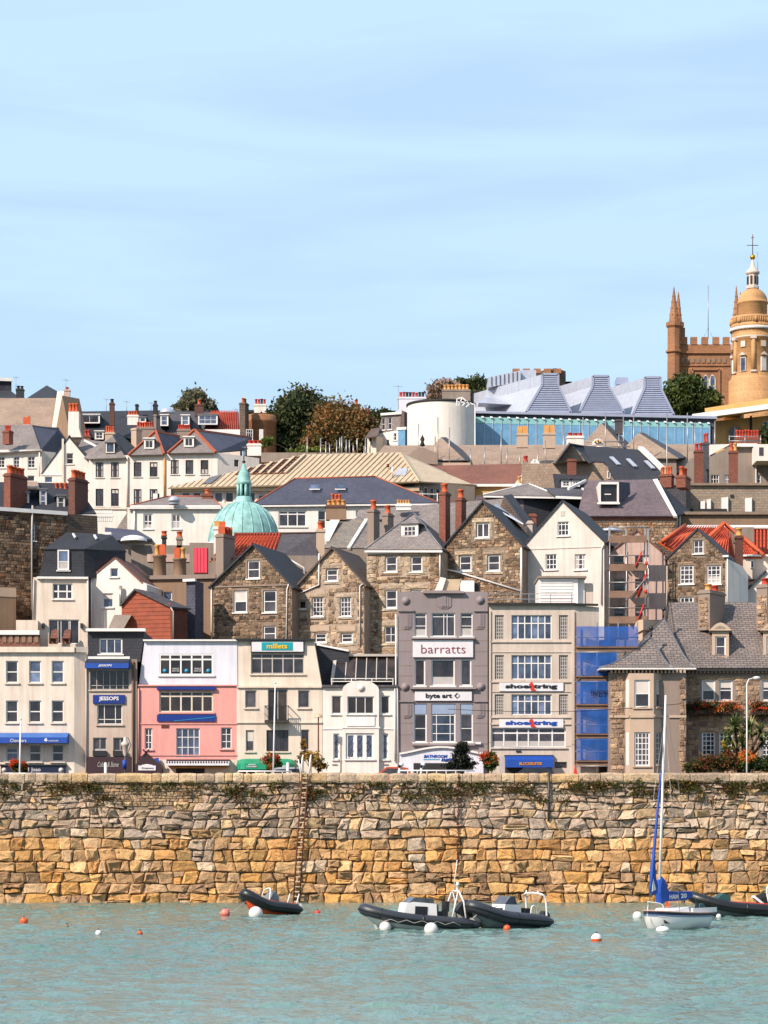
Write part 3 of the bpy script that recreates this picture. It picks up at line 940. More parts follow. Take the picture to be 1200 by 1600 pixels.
me.loops.add(q.size); me.loops.foreach_set('vertex_index', q.astype(np.int32).ravel())
me.polygons.add(len(q)); me.polygons.foreach_set('loop_start', np.arange(0, q.size, 4, dtype=np.int32))
me.polygons.foreach_set('use_smooth', np.ones(len(q), dtype=bool))
me.materials.append(wm); me.update(calc_edges=True)
tag(put('water', me, (0, 0, 0)), kind='structure')
o = MB()
for (x0, y0, x1, y1) in ((-3000, -4000, 3000, -103), (-3000, -103, -27, 3), (27, -103, 3000, 3)):
    o.add([(x0, y0, 0), (x1, y0, 0), (x1, y1, 0), (x0, y1, 0)], [(0, 1, 2, 3)])
o.build('open_water', wm, kind='structure')
MB().box((-3000, -4000, -9), (3000, 3, -8)).build('seabed', plain('seabed_mud', (70, 74, 60), .9), kind='structure')

# ---------------------------------------------------------------- sea wall
sw = thing('sea_wall', 'long harbour wall of rough granite and golden stone rising from the water', 'wall', (0, 0, 0))
bk = MB().box((-60, .02, -3), (60, .95, P(0, 1222, 0).z))
bk.build('wall_core', M['darkmortar'], sw)
s0 = sc(0)
wall3 = lambda u, z, o: Vector((u, -o - (max(0, 6.5-z))*.028, z))
stones = []
def course(y0, y1, wmin, wmax, cols, out, split=.12, wob=2.0, x0=-220, x1=1420, jit=2.0, skip=None):
    """one course of stones between two pixel rows of the wall face"""
    x = x0; prev = 0
    wob_ = lambda xx, k: wob*math.sin(xx*.021+k*1.7) + wob*.6*math.sin(xx*.057+k)
    while x < x1:
        w = random.uniform(wmin, wmax)
        if random.random() < .18: w *= 1.45
        lean = random.uniform(-3, 3)*jit*.5
        g_ = .28
        def pt(px, py): p = P(px, py, 0); return (p.x, p.z)
        tl = (x+prev+g_, y0+wob_(x, y0)+g_); bl = (x-prev+g_, y1+wob_(x, y1)-g_)
        tr = (x+w+lean-g_, y0+wob_(x+w, y0)+g_); br = (x+w-lean-g_, y1+wob_(x+w, y1)-g_)
        j = lambda p: (p[0]+random.uniform(-.5, .5)*jit*.5, p[1]+random.uniform(-.5, .5)*jit*.6)
        quads = [[j(bl), j(br), j(tr), j(tl)]]
        if random.random() < split and w > 9:
            t = random.uniform(.35, .68); ml = (x, y0+(y1-y0)*t); mr = (x+w, y0+(y1-y0)*t+random.uniform(-1.5, 1.5))
            quads = [[bl, br, (br[0], mr[1]+g_), (bl[0], ml[1]+g_)], [(tl[0], ml[1]-g_), (tr[0], mr[1]-g_), tr, tl]]
        for qd in quads:
            if skip and skip(sum(p[0] for p in qd)/4, sum(p[1] for p in qd)/4): continue
            c = cols(x) if callable(cols) else cols
            stones.append(([pt(*p) for p in qd], random.uniform(*out)*1.3, vcol(random.choice(c), .17)))
        x += w; prev = lean
GREY = [(206, 190, 170), (192, 178, 164), (212, 196, 174), (180, 168, 156), (214, 190, 154), (198, 182, 166), (186, 174, 160)]
GOLD = [(222, 184, 130), (208, 170, 120), (228, 194, 146), (202, 168, 126), (216, 174, 114), (198, 170, 136), (232, 198, 150), (206, 162, 108)]
TAN = [(214, 182, 138), (200, 168, 126), (188, 160, 126), (220, 182, 126), (178, 150, 120), (220, 174, 110), (206, 176, 140)]
fine = lambda x, y: 148 < x < 322 and y < 1258 + 4*math.sin(x*.06)
y = 1222
for h in (9.5, 10.5, 11, 12):
    course(y, y+h, 8, 20, GREY, (.05, .17), .2, 2.2, jit=3.6, skip=fine); y += h
for h in (14, 16): 
    course(y, y+h, 12, 27, GREY, (.07, .22), .16, 2.2, jit=3.0); y += h
course(y, y+15, 15, 30, GREY[:5]+TAN[:2], (.08, .22), .10, 1.6, jit=2.2); y += 15
gold_mix = lambda x: GOLD + (GREY[:3] if noise.noise((x*.012, 4, 0)) > .05 else [])
for h in (17.5, 18, 17.5):
    course(y, y+h, 13, 29, gold_mix, (.07, .20), .10, 1.5, jit=2.2); y += h
for h in (17, 16.5, 17):
    course(y, y+h, 14, 31, TAN, (.07, .22), .16, 1.6, jit=2.4); y += h
course(y, y+16, 14, 34, TAN[:4], (.06, .2), .1, 1.2, jit=2.0)
yf = 1222
while yf < 1262:
    course(yf, yf+5.2, 5, 11, [(178, 158, 132), (160, 142, 122), (190, 168, 136)], (.02, .06), 0, 1.0, 144, 326, jit=1.0, skip=lambda x, y: not fine(x, y)); yf += 5.2
def quad_area(q): return (max(p[0] for p in q)-min(p[0] for p in q))*(max(p[1] for p in q)-min(p[1] for p in q))
vis = lambda q: P(-5, 0, 0).x < q[0][0] < P(1200, 0, 0).x
stones.sort(key=lambda t: -quad_area(t[0])*(1 if vis(t[0]) else .01))
for q_, out_, c_ in stones[:300]:
    m = MB(); stone_geom(m, wall3, q_, out_, c_)
    m.build('stone', M['rubble'], sw, colors=True)
m = MB()
for q_, out_, c_ in stones[300:]: stone_geom(m, wall3, q_, out_, c_)
m.build('small_stones', M['rubble'], sw, kind='stuff', colors=True)
# coping: long rounded blocks, short ones in the middle stretch
x = -220
while x < 1420:
    w = random.uniform(34, 62) if (x > 850 or 130 < x < 230) else random.uniform(11, 30)
    a, b_ = P(x+.5, 1208+random.uniform(-.6, .6), 0), P(x+w-.5, 1222.5, 0)
    prof = [(-.22, b_.z), (-.28, b_.z+.12), (-.27, a.z-.12), (-.16, a.z-.02), (.1, a.z+.01), (.75, a.z), (.95, a.z-.05), (.95, b_.z)]
    m = MB()
    n = len(prof); k = 4; vs = []
    for i in range(k):
        xx_ = a.x + (b_.x-a.x)*i/(k-1)
        e = .03 if i in (0, k-1) else 0
        vs += [Vector((xx_, p+e*(1 if p < .4 else -1)+random.uniform(-.02, .02), z-e+random.uniform(-.015, .015))) for p, z in prof]
    f_ = [(i*n+j, (i+1)*n+j, (i+1)*n+(j+1) % n, i*n+(j+1) % n)[::-1] for i in range(k-1) for j in range(n)]
    f_ += [tuple(range(n)), tuple(range((k-1)*n, k*n))[::-1]]
    m.add(vs, f_, 0, vcol(random.choice([(204, 188, 166), (212, 196, 168), (192, 176, 156), (214, 190, 150)]), .1))
    m.build('coping_stone', M['rubble'], sw, colors=True)
    x += w
# weeds and dry grass rooted in the joints below the coping
bl = []
rg_ = random.Random(4)
for _ in range(150):
    px = rg_.uniform(-5, 1205); dens = noise.noise((px*.008, 9, 1))
    py = 1224 + abs(rg_.gauss(0, 1))*(13 if dens > -.1 else 5)
    if 150 < px < 320 and py < 1245 and rg_.random() < .8: continue
    c = P(px, py, -.25); r = rg_.uniform(.14, .42)
    bl.append((tuple(c), (r*1.5, .16, r*.75)))
for px, py, rx in ((163, 1252, 22), (190, 1262, 10), (388, 1262, 12), (375, 1248, 9), (486, 1242, 9), (1090, 1240, 10), (1068, 1232, 12), (905, 1232, 12)):
    bl.append((tuple(P(px, py, -.3)), (rx*s0, .2, .3)))
V, C = leaf_cloud(bl, 9000, .075, [(88, 92, 34), (112, 96, 44), (70, 78, 30), (122, 92, 50), (92, 66, 38)], 8, .35)
leaf_obj('weeds', V, C, None, 'stuff')
# ---------------------------------------------------------------- the row along the esplanade
FY = 14.0
GB = 1240                                  # row of the pavement at the foot of the fronts (hidden by the parapet)
def house(name, label, px, Y, cat='building', group=None):
    p = P(px, HZ, Y); p.z = zground(Y)
    return thing(name, label, cat, p, group)
def string(f, x0, x1, y, h=2, out=.12, mat='trim', name='string_course'): return f.box(x0, y-h/2, x1, y+h/2, out, name, mat)

# -- cream corner building with the long blue awning
h = house('corner_shop', 'cream three storey corner building with long blue awning above a navy shop sign', 50, FY)
f = Facade(h, FY, 50)
f.wins_at([(-27, -8), (9, 28.5), (45.5, 64), (81, 99.5)], [(1032, 1067), (1094, 1129), (1163, 1190)], r=2, f='trim', sillmat='cream', fw=.08, bw=.07)
f.wall([(-60, GB), (116, GB), (116, 1019), (-60, 1019)], M['offwhite'], 9)
f.box(-60, 1011, 117, 1019.5, .25, 'coping', 'cream')
f2 = Facade(h, O=f.pt(116, 1100), yaw=28)
f2.wall([(116, GB), (135, GB), (135, 1019), (116, 1019)], M['offwhite'], 5)
f2.box(116.5, 1011, 136, 1019.5, .2, 'coping', 'cream')
f.awning(-60, 1145, 108, 1162, 1.1, 'blue', .52, 'bluelight')
f.text('Chandlers', 20, 1155.5, 45, 1160.5, 'whiteprint', 1.15)
f.text('6', 73, 1154, 78, 1159.5, 'whiteprint', 1.15, bold=.04); f.text('seafoods', 79.5, 1157, 95, 1159.5, 'whiteprint', 1.15)
f.box(2, 1196.5, 103, 1209.5, .18, 'shop_sign', 'navy'); f.box(0, 1194.5, 105, 1196.5, .28, 'sign_cornice', 'black')
f.text('1 Joao', 45, 1199.5, 64, 1207, 'whiteprint', .2)
for x in (7, 96):
    k = MB(); c = f.pt(x, 1203.5, .19)
    k.tube([c, c + f.n*.02], .17, 14); k.build('sign_roundel', M['greyframe'], h)
    k = MB(); k.tube([c+f.n*.02+Vector((0,0,.03)), c + f.n*.035+Vector((0,0,.03))], .1, 10); k.build('sign_roundel_centre', M['signwhite'], h)

# -- narrow beige camera shop with the dark slate top
h = house('camera_shop', 'narrow beige shop with dark slate top floor and two blue signs', 175, FY)
f = Facade(h, FY, 175)
f.win(140.5, 1046, 202.5, 1078, c=6, hs=[.78], f='greyframe', g='glass', blind='', sillmat='beige')
f.win(152, 1100, 191, 1132, vs=[.28, .72], hs=[.75], f='trim', g='glass', blind='', sillmat='beige')
f.win(145.5, 1152, 166.5, 1181, c=2, hs=[.7], f='greyframe', blind='', sill=False); f.win(177, 1152, 198, 1181, c=2, hs=[.7], f='greyframe', blind='', sill=False)
f.wall([(133, GB), (206, GB), (206, 1030), (133, 1030)], M['beige'], 9)
f.box(206, 1030, 214.5, GB, .18, 'pilaster', 'greyrender')
f.awning(135, 1030, 203, 1045.5, .9, 'blue', .5, 'navy', name='awning')
f.text('JESSOPS', 156, 1039.7, 177.5, 1043.8, 'whiteprint', .95, bold=.02, shear=.2)
b_ = f.box(145.5, 1086, 195, 1099.2, .14, 'shop_sign', 'bluesign'); f.text('JESSOPS', 155, 1088.5, 186, 1096.2, 'whiteprint', .16, bold=.025, parent=b_)
b_ = f.box(137, 1182.5, 206, 1207, .2, 'fascia_board', 'maroon'); f.text('Cobbs & Stone', 153, 1190.5, 186, 1198.5, 'greyframe', .22, shear=.35, parent=b_)
for x in (145.5, 177): f.box(x, 1173, x+21, 1181.5, .25, 'window_box', 'black')
f.pipe([(135, 1030), (135, 1208)], mat='greyframe'); f.pipe([(209, 1034), (209, 1208)], mat='rust', out=.25)
g_ = Facade(h, O=f.O - f.n*1.4, yaw=0)
g_.win(155, 997, 191, 1022, vs=[.33, .66], hs=[], f='white_clean', fw=.1, g='glassblue', blind='')
g_.wall([(137, 1034), (219, 1034), (226, 987), (137, 987)], M['slatedark'], 7, name='slate_storey')
g_.box(135, 982.5, 228, 987, .4, 'roof_edge', 'trim')
f.box(138, 1026, 203, 1030, .2, 'ledge', 'trim')

# -- pink building with the pale top floor
h = house('pink_building', 'pink fronted building with pale blue sloping top storey', 292, FY)
f = Facade(h, FY, 292)
f.win(249, 1080, 333, 1113, c=5, hs=[.24], f='cream', fw=.1, bw=.1, g='glassbrown', blind='', sillmat='pink')
f.win(226, 1138, 238, 1171, c=2, hs=[.33, .67], f='white_clean', blind='', sillmat='pink'); f.win(275.5, 1138, 312, 1183, c=4, hs=[.31, .66], f='white_clean', blind='', sill=False)
f.win(345, 1137, 362, 1170, c=2, hs=[.32, .66], f='white_clean', blind='', sillmat='pink')
f.wall([(215, GB), (370, GB), (370, 1070), (217, 1070), (215, 1075)], M['pink'], 9)
top = Facade(h, O=f.O - f.n*.25, yaw=0)
top.win(249, 1021.5, 333, 1055, c=5, hs=[.26], f='white_clean', fw=.1, bw=.1, g='glassbrown', blind='', inset=.05)
top.wall([(217, 1071), (371, 1071), (370.5, 1001), (226, 1001)], M['lilac'], 8, name='upper_storey')
top.box(224, 999.5, 371, 1002, .25, 'roof_edge', 'trim')
for x in (257.5, 291.5, 325.5):
    k = MB(); c = top.pt(x, 1048, .01); k.tube([c, c + f.n*.015], .13, 12); k.build('window_sticker', M['cyanprint'], h)
for x in (274.5, 309):
    top.text('SALE', x-5, 1043.5, x+5, 1046, 'whiteprint', .01); top.text('NOW ON', x-5.5, 1047, x+5.5, 1049.5, 'whiteprint', .01)
string(f, 215, 370, 1071, 2, mat='pink'); string(f, 215, 370, 1131, 1.6, .06, 'pink'); string(f, 215, 370, 1180, 1.6, .06, 'pink')
f.box(245.5, 1073.5, 336.5, 1077.8, .25, 'blue_panel', 'bluesign'); b_ = f.box(245.5, 1117, 336.5, 1127, .12, 'blue_panel', 'bluesign')
f.shape([(272, 1126.3), (336, 1120), (336, 1120.8), (272, 1127)], .14, 'panel_stripe', 'cyanprint')
f.box(252, 1131.5, 264, 1137.5, .04, 'air_brick', 'rust')
f.pipe([(216.5, 1076), (216.5, 1190)], mat='pink', out=.12)
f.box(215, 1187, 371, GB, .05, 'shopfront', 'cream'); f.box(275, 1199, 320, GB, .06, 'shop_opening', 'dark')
f.awning(262, 1187, 360, 1197, 1.5, 'signwhite', .45, 'signwhite', name='striped_awning')
for i in range(24): f.shape([(263+i*4.05, 1190.6), (265+i*4.05, 1190.6), (265+i*4.05, 1193.4), (263+i*4.05, 1193.4)], 1.54, 'awning_stripe', 'navy', .01)
f.box(262, 1187.2, 360, 1189.6, 1.0, 'awning_cassette', 'maroon')
f.box(266, 1198, 354, 1200.5, .4, 'shop_lights', 'potyellow')
# thatch-like dark kiosk hood with a white board
k = f.shape([(214, 1209), (255, 1209), (255, 1196), (243, 1188), (236, 1181), (231, 1178), (226, 1181), (219, 1190), (214, 1196)], 1.2, 'entrance_hood', 'maroon', 1.1)
MB().bar(f.pt(226, 1172, 1.2), f.pt(236, 1182, 1.2), .1).bar(f.pt(236, 1172, 1.2), f.pt(226, 1182, 1.2), .1).build('hood_finial', M['maroon'], h)
b_ = f.shape([(219, 1204.5), (246, 1204.5), (246, 1196.5), (243.5, 1197.5), (240, 1196), (232, 1194.5), (225, 1196), (221.5, 1197.5), (219, 1196.5)], 1.25, 'name_board', 'signwhite', .04)
f.text('Creamery', 224, 1199.5, 243, 1202.5, 'blackprint', 1.27, shear=.2, parent=b_)
f.shape([(240, 1196), (250, 1192), (248, 1184), (240, 1186)], .4, 'blue_parasol', 'blue', .2)

# -- cream building with turquoise sign and balcony
h = house('balcony_building', 'cream building with turquoise and yellow sign and a small iron balcony', 436, FY)
f = Facade(h, FY, 436)
for x0, x1 in ((383, 401), (466, 483.5)): f.win(x0, 1079, x1, 1106, r=1, f='greyframe', g='glass', blind='', sillmat='cream')
f.win(418.5, 1076, 449.5, 1127, c=2, r=1, f='greyframe', g='glassbrown', blind='', sill=False)
f.win(384, 1141, 397, 1174, r=1, f='greyframe', g='glass', blind='', sillmat='cream'); f.win(470, 1140, 483.5, 1172, r=1, f='greyframe', blind='', sillmat='cream')
f.win(416, 1140.5, 451, 1174, vs=[.4, .6], r=1, f='darkframe', blind='', sillmat='cream')
f.wall([(370, GB), (503.5, GB), (503.5, 1072), (370, 1072)], M['cream'], 9)
top = Facade(h, O=f.O - f.n*.3, yaw=0)
top.win(392.5, 1020.5, 475, 1053, c=5, hs=[.24], f='greyframe', fw=.08, bw=.08, g='glass', blind='', sillmat='cream')
top.wall([(370, 1073), (503, 1073), (490.5, 1001), (370, 1001)], M['cream'], 5, name='upper_storey')
top.box(369, 998.5, 493, 1001.5, .3, 'roof_edge', 'black')
b_ = top.box(392, 1001.5, 475.5, 1020, .18, 'sign_frame', 'black'); b2 = top.box(393.5, 1003, 474, 1018.5, .22, 'sign_panel', 'signwhite', parent=h)
b3 = top.box(409, 1004, 457.5, 1016.5, .25, 'sign_plate', 'turq'); top.text('millets', 417, 1006, 449, 1014, 'yellow', .27, bold=.03, parent=b3)
string(f, 370, 503, 1073.5, 2.4, .14, 'cream'); string(f, 370, 503, 1129, 2, .1, 'cream')
k = MB()
for i in range(13): 
    x = 415 + i*3; k.bar(f.pt(x, 1127, .75), f.pt(x, 1104, .75), .035)
for yy_ in (1104, 1126.5): k.bar(f.pt(414.5, yy_, .75), f.pt(451.5, yy_, .75), .05)
for x in (414.5, 451.5):
    k.bar(f.pt(x, 1104, .75), f.pt(x, 1104, .02), .05); k.bar(f.pt(x, 1116, .75), f.pt(x, 1116, .02), .03)
k.build('balcony_rail', M['black'], h); f.box(414, 1127, 452, 1129.5, .8, 'balcony_floor', 'darkframe')
f.awning(370, 1185.5, 462, 1203, 1.3, 'green', .55, 'green', round_ends=True)
f.text('NEWSAGENT', 389.5, 1194.5, 401.5, 1196.5, 'whiteprint', 1.36, bold=.02); f.text('& STATIONERY', 387, 1197.5, 403, 1199.8, 'whiteprint', 1.36, bold=.02)
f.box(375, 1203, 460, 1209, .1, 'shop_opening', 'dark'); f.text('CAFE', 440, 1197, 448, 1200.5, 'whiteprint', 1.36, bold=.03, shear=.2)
# dark slated side of the next party wall
g_ = Facade(h, O=f.O - f.n*3.2, yaw=0)
g_.shape([(490, 1004), (545, 1017), (545, 1080), (504, 1076), (500, 1050)], 0, 'slated_side', 'slatedark', 4)
MB().bar(g_.pt(495, 1007, .1), g_.pt(545, 1017, .1), .12).build('gutter', M['trim'], h)

# -- white arched front
h = house('arched_front', 'small white building with arched centre bay and leaded windows', 562, FY)
f = Facade(h, FY, 562)
f.win(518.5, 1087.5, 533.5, 1115.5, r=1, f='white_clean', g='glassbrown', blind=''); f.win(594.5, 1087.5, 609, 1115.5, r=1, f='white_clean', g='glassbrown', blind='')
f.win(520.5, 1146, 530.5, 1186.5, r=1, f='white_clean', g='glassblue', blind='', fw=.1); f.win(597.5, 1146, 606.5, 1186.5, r=1, f='white_clean', g='glassblue', blind='', fw=.1)
f.wall([(504, GB), (621, GB), (621, 1073), (504, 1073)], M['white'], 5)
f.box(503, 1070.5, 622, 1074, .22, 'parapet', 'slate')
c = Facade(h, O=f.O + f.n*.35, yaw=0)
c.win(542.5, 1088, 584.5, 1115.5, c=3, r=1, f='white_clean', g='glassbrown', blind=''); c.win(540.5, 1146, 584, 1186, c=3, r=1, f='white_clean', fw=.14, bw=.26, g='glassblue', blind='')
arc = [(592-28.5+28.5*math.cos(a), 1078-14.5*math.sin(a)) for a in [math.pi*i/12 for i in range(13)]]
c.wall([(535, GB), (592, GB)] + arc, M['white'], 1.5, name='centre_bay')
c.box(542, 1120, 585.5, 1134.5, .06, 'panel', 'white_clean'); c.box(533, 1136, 594, 1138, .05, 'string_course', 'trim')
k = MB(); p_ = c.pt(564, 1075, .0); k.tube([p_, p_ + c.n*.07], .23, 16); k.build('roundel', M['white'], h)
k = MB()
for xa, xb, ff in ((521.5, 529.5, f), (598.5, 605.5, f), (544.5, 552.5, c), (558.5, 566, c), (572, 580, c)):
    for i in range(3):
        ya, yb = 1149+i*12, 1161+i*12
        k.bar(ff.pt(xa, ya, -.09), ff.pt(xb, yb, -.09), .025, .012); k.bar(ff.pt(xb, ya, -.085), ff.pt(xa, yb, -.085), .025, .012)
k.build('window_leading', M['steel'], h)
for x in (523, 603): f.box(x-4, 1194, x+4, 1195.5, .06, 'vent', 'greyrender')
string(f, 504, 535, 1139, 1.5, .05); string(f, 592, 621, 1139, 1.5, .05)
f.box(504, 1207, 621, GB, .08, 'plinth', 'stucco')
# glazed slate attic set back behind a rail
a = Facade(h, O=f.O - f.n*2.2, yaw=0); b_ = Facade(h, O=f.O - f.n*3.6, yaw=0)
m = MB()
for i in range(6):
    xa, xb = 523+i*16.2, 523+(i+1)*16.2
    q = [a.pt(xa, 1063), a.pt(xb, 1063), b_.pt(xb if i == 5 else 526+(xb-523)*.97, 1026), b_.pt(526+(xa-523)*.97, 1026)]
    MB().slab(q, .06).build('glass_panel', M['glassbrown'], h)
    if i: m.bar(q[0] + f.n*.03, q[3] + f.n*.03, .06)
m.bar(b_.pt(524, 1024, .1), b_.pt(621, 1024, .1), .3, .16); m.bar(a.pt(519, 1066), b_.pt(525, 1024), .22)
m.build('glazing_bars', M['greyframe'], h)
b_.shape([(524, 1025), (621, 1025), (621, 1080), (520, 1080)], -.3, 'attic_wall', 'slatedark', 3)
k = MB()
for x in (518, 549, 581, 614): k.bar(f.pt(x, 1073, -.5), f.pt(x, 1059, -.5), .05)
for yy_ in (1059.5, 1064): k.bar(f.pt(517, yy_, -.5), f.pt(615, yy_, -.5), .045)
k.build('handrail', M['trim'], h)
f.pipe([(617, 1076), (617, 1190)], mat='trim')

# -- tall mauve grey art deco shop
h = house('deco_shop', 'tall mauve grey art deco building with two white name boards', 692, FY)
f = Facade(h, FY, 692)
f.win(647.5, 958, 666.5, 994.5, hs=[.17, .55], f='white_clean', g='glass', blind='low'); f.win(674.5, 958, 711, 994.5, vs=[.52, .66], hs=[.16], f='white_clean', blind=''); f.win(719.5, 958, 738.5, 994.5, hs=[.17, .55], f='white_clean', blind='low')
f.win(648, 1030, 664.5, 1071.5, r=1, f='white_clean', g='glassbrown', blind='', fw=.09); f.win(674, 1030, 710.5, 1071.5, r=1, f='white_clean', fw=.09, g='glass', blind=''); f.win(720, 1030, 736.5, 1071.5, r=1, f='white_clean', fw=.09, blind='')
for x0, x1 in ((646.5, 667), (719, 739)): f.win(x0, 1099, x1, 1160, hs=[.28, .64], f='white_clean', g='glass', blind='', fw=.09)
f.win(674, 1099, 711.5, 1160, vs=[.22, .78], hs=[.3, .53, .77], f='white_clean', g='glassblue', blind='', fw=.09)
f.wall([(622, GB), (762, GB), (762, 924.5), (725, 924.5), (718, 922.5), (668, 922.5), (661, 924.5), (622, 924.5)], M['mauve'], 10)
for x0, x1 in ((646.5, 667), (719, 739), (674, 711.5)): f.box(x0+1, 1100, x1-1, 1115.5, -.06, 'blind_panel', 'bluepale', .09)
f.box(661, 924.5, 725, 927.5, .3, 'canopy', 'mauve'); 
for x0, x1 in ((622, 647), (740, 762)):
    f.box(x0, 953, x1, 955.5, .12, 'ledge', 'mauve'); f.box(x0, 1095, x1, 1097, .1, 'ledge', 'mauve')
for x, y_ in ((634, 939), (750.5, 938), (633, 1073.5), (751.5, 1073)):
    k = MB(); p_ = f.pt(x, y_); k.tube([p_, p_+f.n*.045], .28, 18); k.tube([p_+f.n*.04, p_+f.n*.06], .2, 18); k.build('roundel', M['mauve'], h)
for x, y0, y1, w in ((694, 929, 951, 11), (635, 959, 983, 8), (749, 959, 983, 8), (635, 1100, 1122, 8), (749, 1100, 1122, 8)):
    k = MB()
    for i, q in enumerate((1, .62, .28)):
        pl = [f.pt(x-w*q, y0), f.pt(x+w*q, y0), f.pt(x+w*q, y1-4*q-i), f.pt(x+w*q*.5, y1-i*2), f.pt(x-w*q*.5, y1-i*2), f.pt(x-w*q, y1-4*q-i)]
        k.prism(pl, f.n*(.05+.035*i))
    k.build('relief_panel', M['mauve'], h)
for yy_ in (984, 1001, 1018, 1040, 1056, 1112, 1130, 1148):
    for x0, x1 in ((622.5, 645), (740, 761.5)): f.box(x0, yy_-.35, x1, yy_+.35, .012, 'joint_line', 'darkmortar')
f.box(643, 996.5, 742, 999, .3, 'sill_band', 'mauve'); f.box(641, 1074, 744, 1077, .3, 'sill_band', 'mauve'); f.box(644, 1161.5, 742, 1165, .25, 'sill_band', 'mauve')
b_ = f.box(645, 1000.5, 739, 1027, .14, 'name_board', 'signwhite'); f.text('barratts', 658, 1007.5, 727, 1021, 'plum', .16, bold=-.012, parent=b_)
b_ = f.box(648, 1080.5, 737, 1095, .14, 'name_board', 'signwhite'); f.text('byte art', 665, 1083.5, 706, 1092.8, 'blackprint', .16, bold=.035, parent=b_)
f.shape([(709.5, 1087.3), (714, 1082.5), (714, 1085.5), (711.8, 1087.3), (714, 1089.2), (714, 1092)], .16, 'logo_half', 'blackprint', parent=b_); f.shape([(714, 1082.5), (719, 1087.3), (714, 1092), (714, 1091), (717.8, 1087.3), (714, 1083.5)], .16, 'logo_half', 'blackprint', parent=b_)
ap = [(624, 1178)] + [(624+131*t, 1178-10.5*math.sin(math.pi*min(1, max(0, t)))**1.3) for t in [i/14 for i in range(1, 14)]] + [(755, 1178)]
f.shape([(624, GB), (755, GB)] + ap[::-1], .3, 'arched_fascia', 'lilac', .28)
k = MB()
for p_, q_ in zip(ap, ap[1:]): k.bar(f.pt(*p_, .35), f.pt(*q_, .35), .25, .12)
k.build('arch_moulding', M['trim'], h)
f.text('BATHROOM', 662, 1179.5, 699, 1184.3, 'blueprint', .32, bold=.03, shear=.25); f.text('EMPIRE', 689, 1185.3, 713, 1189.6, 'blueprint', .32, bold=.03, shear=.25); f.box(661.5, 1186.2, 687, 1187.6, .32, 'underline', 'cyanprint')
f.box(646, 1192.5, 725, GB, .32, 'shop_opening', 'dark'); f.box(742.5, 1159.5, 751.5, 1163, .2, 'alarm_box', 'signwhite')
# roof huts behind the parapet
rf = Facade(h, O=f.O - f.n*4, yaw=0)
k = rf.shape([(689, 925), (716, 925), (721, 905), (696, 905)], 0, 'rooflight', 'cream_metal', 1.5); rf.shape([(678, 926), (690, 926), (697, 904), (688, 902)], .2, 'rooflight_cheek', 'trim', 1.6)
rf.box(719, 907, 741, 926, 0, 'roof_hut', 'white_clean', 2); rf.box(741, 910, 751, 926, -.3, 'hut_vent', 'dark', 1)
f.pipe([(618.5, 960), (618.5, 1070), (621, 1078), (622, 1200)], mat='trim', out=.12)

# -- long white shoe shop
h = house('shoe_shop', 'wide beige shop block with long strip windows and two red boot signs', 832, FY)
f = Facade(h, FY, 832)
for y0, y1 in ((961, 999), (1024, 1061.5), (1085, 1117)):
    for x0, x1 in ((773, 787.5), (873.5, 887.5)): f.win(x0, y0, x1, y1, c=5, hs=[.12, .24, .42, .56, .7, .85], f='greyframe', fw=.05, bw=.05, g='glassbrown', blind='', sill=False)
    f.win(799, y0, 862, y1, c=6, hs=[.34], f='trim', fw=.06, bw=.07, g='glassblue', blind='', sill=False)
f.win(767.5, 1137.5, 884, 1168, vs=[.17, .35, .5, .64, .82], hs=[.27], f='white_clean', fw=.08, bw=.09, g='glass', blind='', sillmat='stucco')
f.win(866.5, 1190.5, 886, 1200, c=2, r=1, f='darkframe', g='glassbrown', blind='', sill=False)
f.wall([(764, GB), (898, GB), (898, 945), (764, 945)], M['stucco'], 8)
f2 = Facade(h, O=f.pt(898, 1000), yaw=14); f2.wall([(898, GB), (936, GB), (936, 949), (898, 945)], M['stucco'], 4)
f.box(762, 942.5, 899, 945.5, .3, 'roof_edge', 'dark'); f2.box(898, 943.5, 933, 946.5, .25, 'roof_edge', 'dark')
for y_ in (1003, 1065.5, 1121, 1131.5): f.box(766, y_-.9, 893, y_+.9, .1, 'string_course', 'stucco')
for y_ in (1019, 1081): f.box(766, y_-.5, 893, y_+.5, .05, 'string_course', 'stucco')
f.box(893, 955, 897.5, GB, .1, 'pilaster', 'stucco'); f.box(764, 955, 767, GB, .1, 'pilaster', 'stucco')
for y0, mt in ((1066, 'blackprint'), (1123, 'blueprint')):
    b_ = f.box(780, y0+.8, 880, y0+14, .12, 'shop_sign', 'signwhite'); f.text('shoestring', 789.5, y0+3.0, 870.5, y0+11.5, mt, .14, bold=.045, parent=b_)
    f.shape([(826, y0+4), (830.5, y0-1), (834.5, y0+5.5), (834, y0+9), (838.5, y0+14), (829.5, y0+13), (828, y0+9.5), (831, y0+7)], .155, 'boot_emblem', 'redprint', .012, parent=b_)
f.box(788, 1179.8, 864.5, 1182, .25, 'awning_cassette', 'navy'); f.awning(789.5, 1180, 863.5, 1199.5, .8, 'blue', .6, 'blue'); f.text('BLOCKBUSTER', 810.5, 1191.5, 846, 1196, 'goldprint', .85, bold=.04)
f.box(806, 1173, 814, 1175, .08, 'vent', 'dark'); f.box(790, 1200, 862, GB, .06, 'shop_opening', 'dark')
f.box(780, 1181, 789, 1209, .05, 'poster_panel', 'greyframe')
k = MB()
for x in (766, 793, 827, 861, 894): k.bar(f.pt(x, 944, -.4), f.pt(x, 927, -.4), .045)
for yy_ in (927, 935): k.bar(f.pt(764, yy_, -.4), f.pt(896, yy_, -.4), .04)
k.build('roof_railing', M['steel'], h)
rf = Facade(h, O=f.O - f.n*3, yaw=0)
b_ = rf.box(842, 904, 903, 943.5, 0, 'roof_garage', 'white_clean', 4); b2 = rf.box(903, 902, 914, 944, -.4, 'garage_side', 'trim', 3.4)
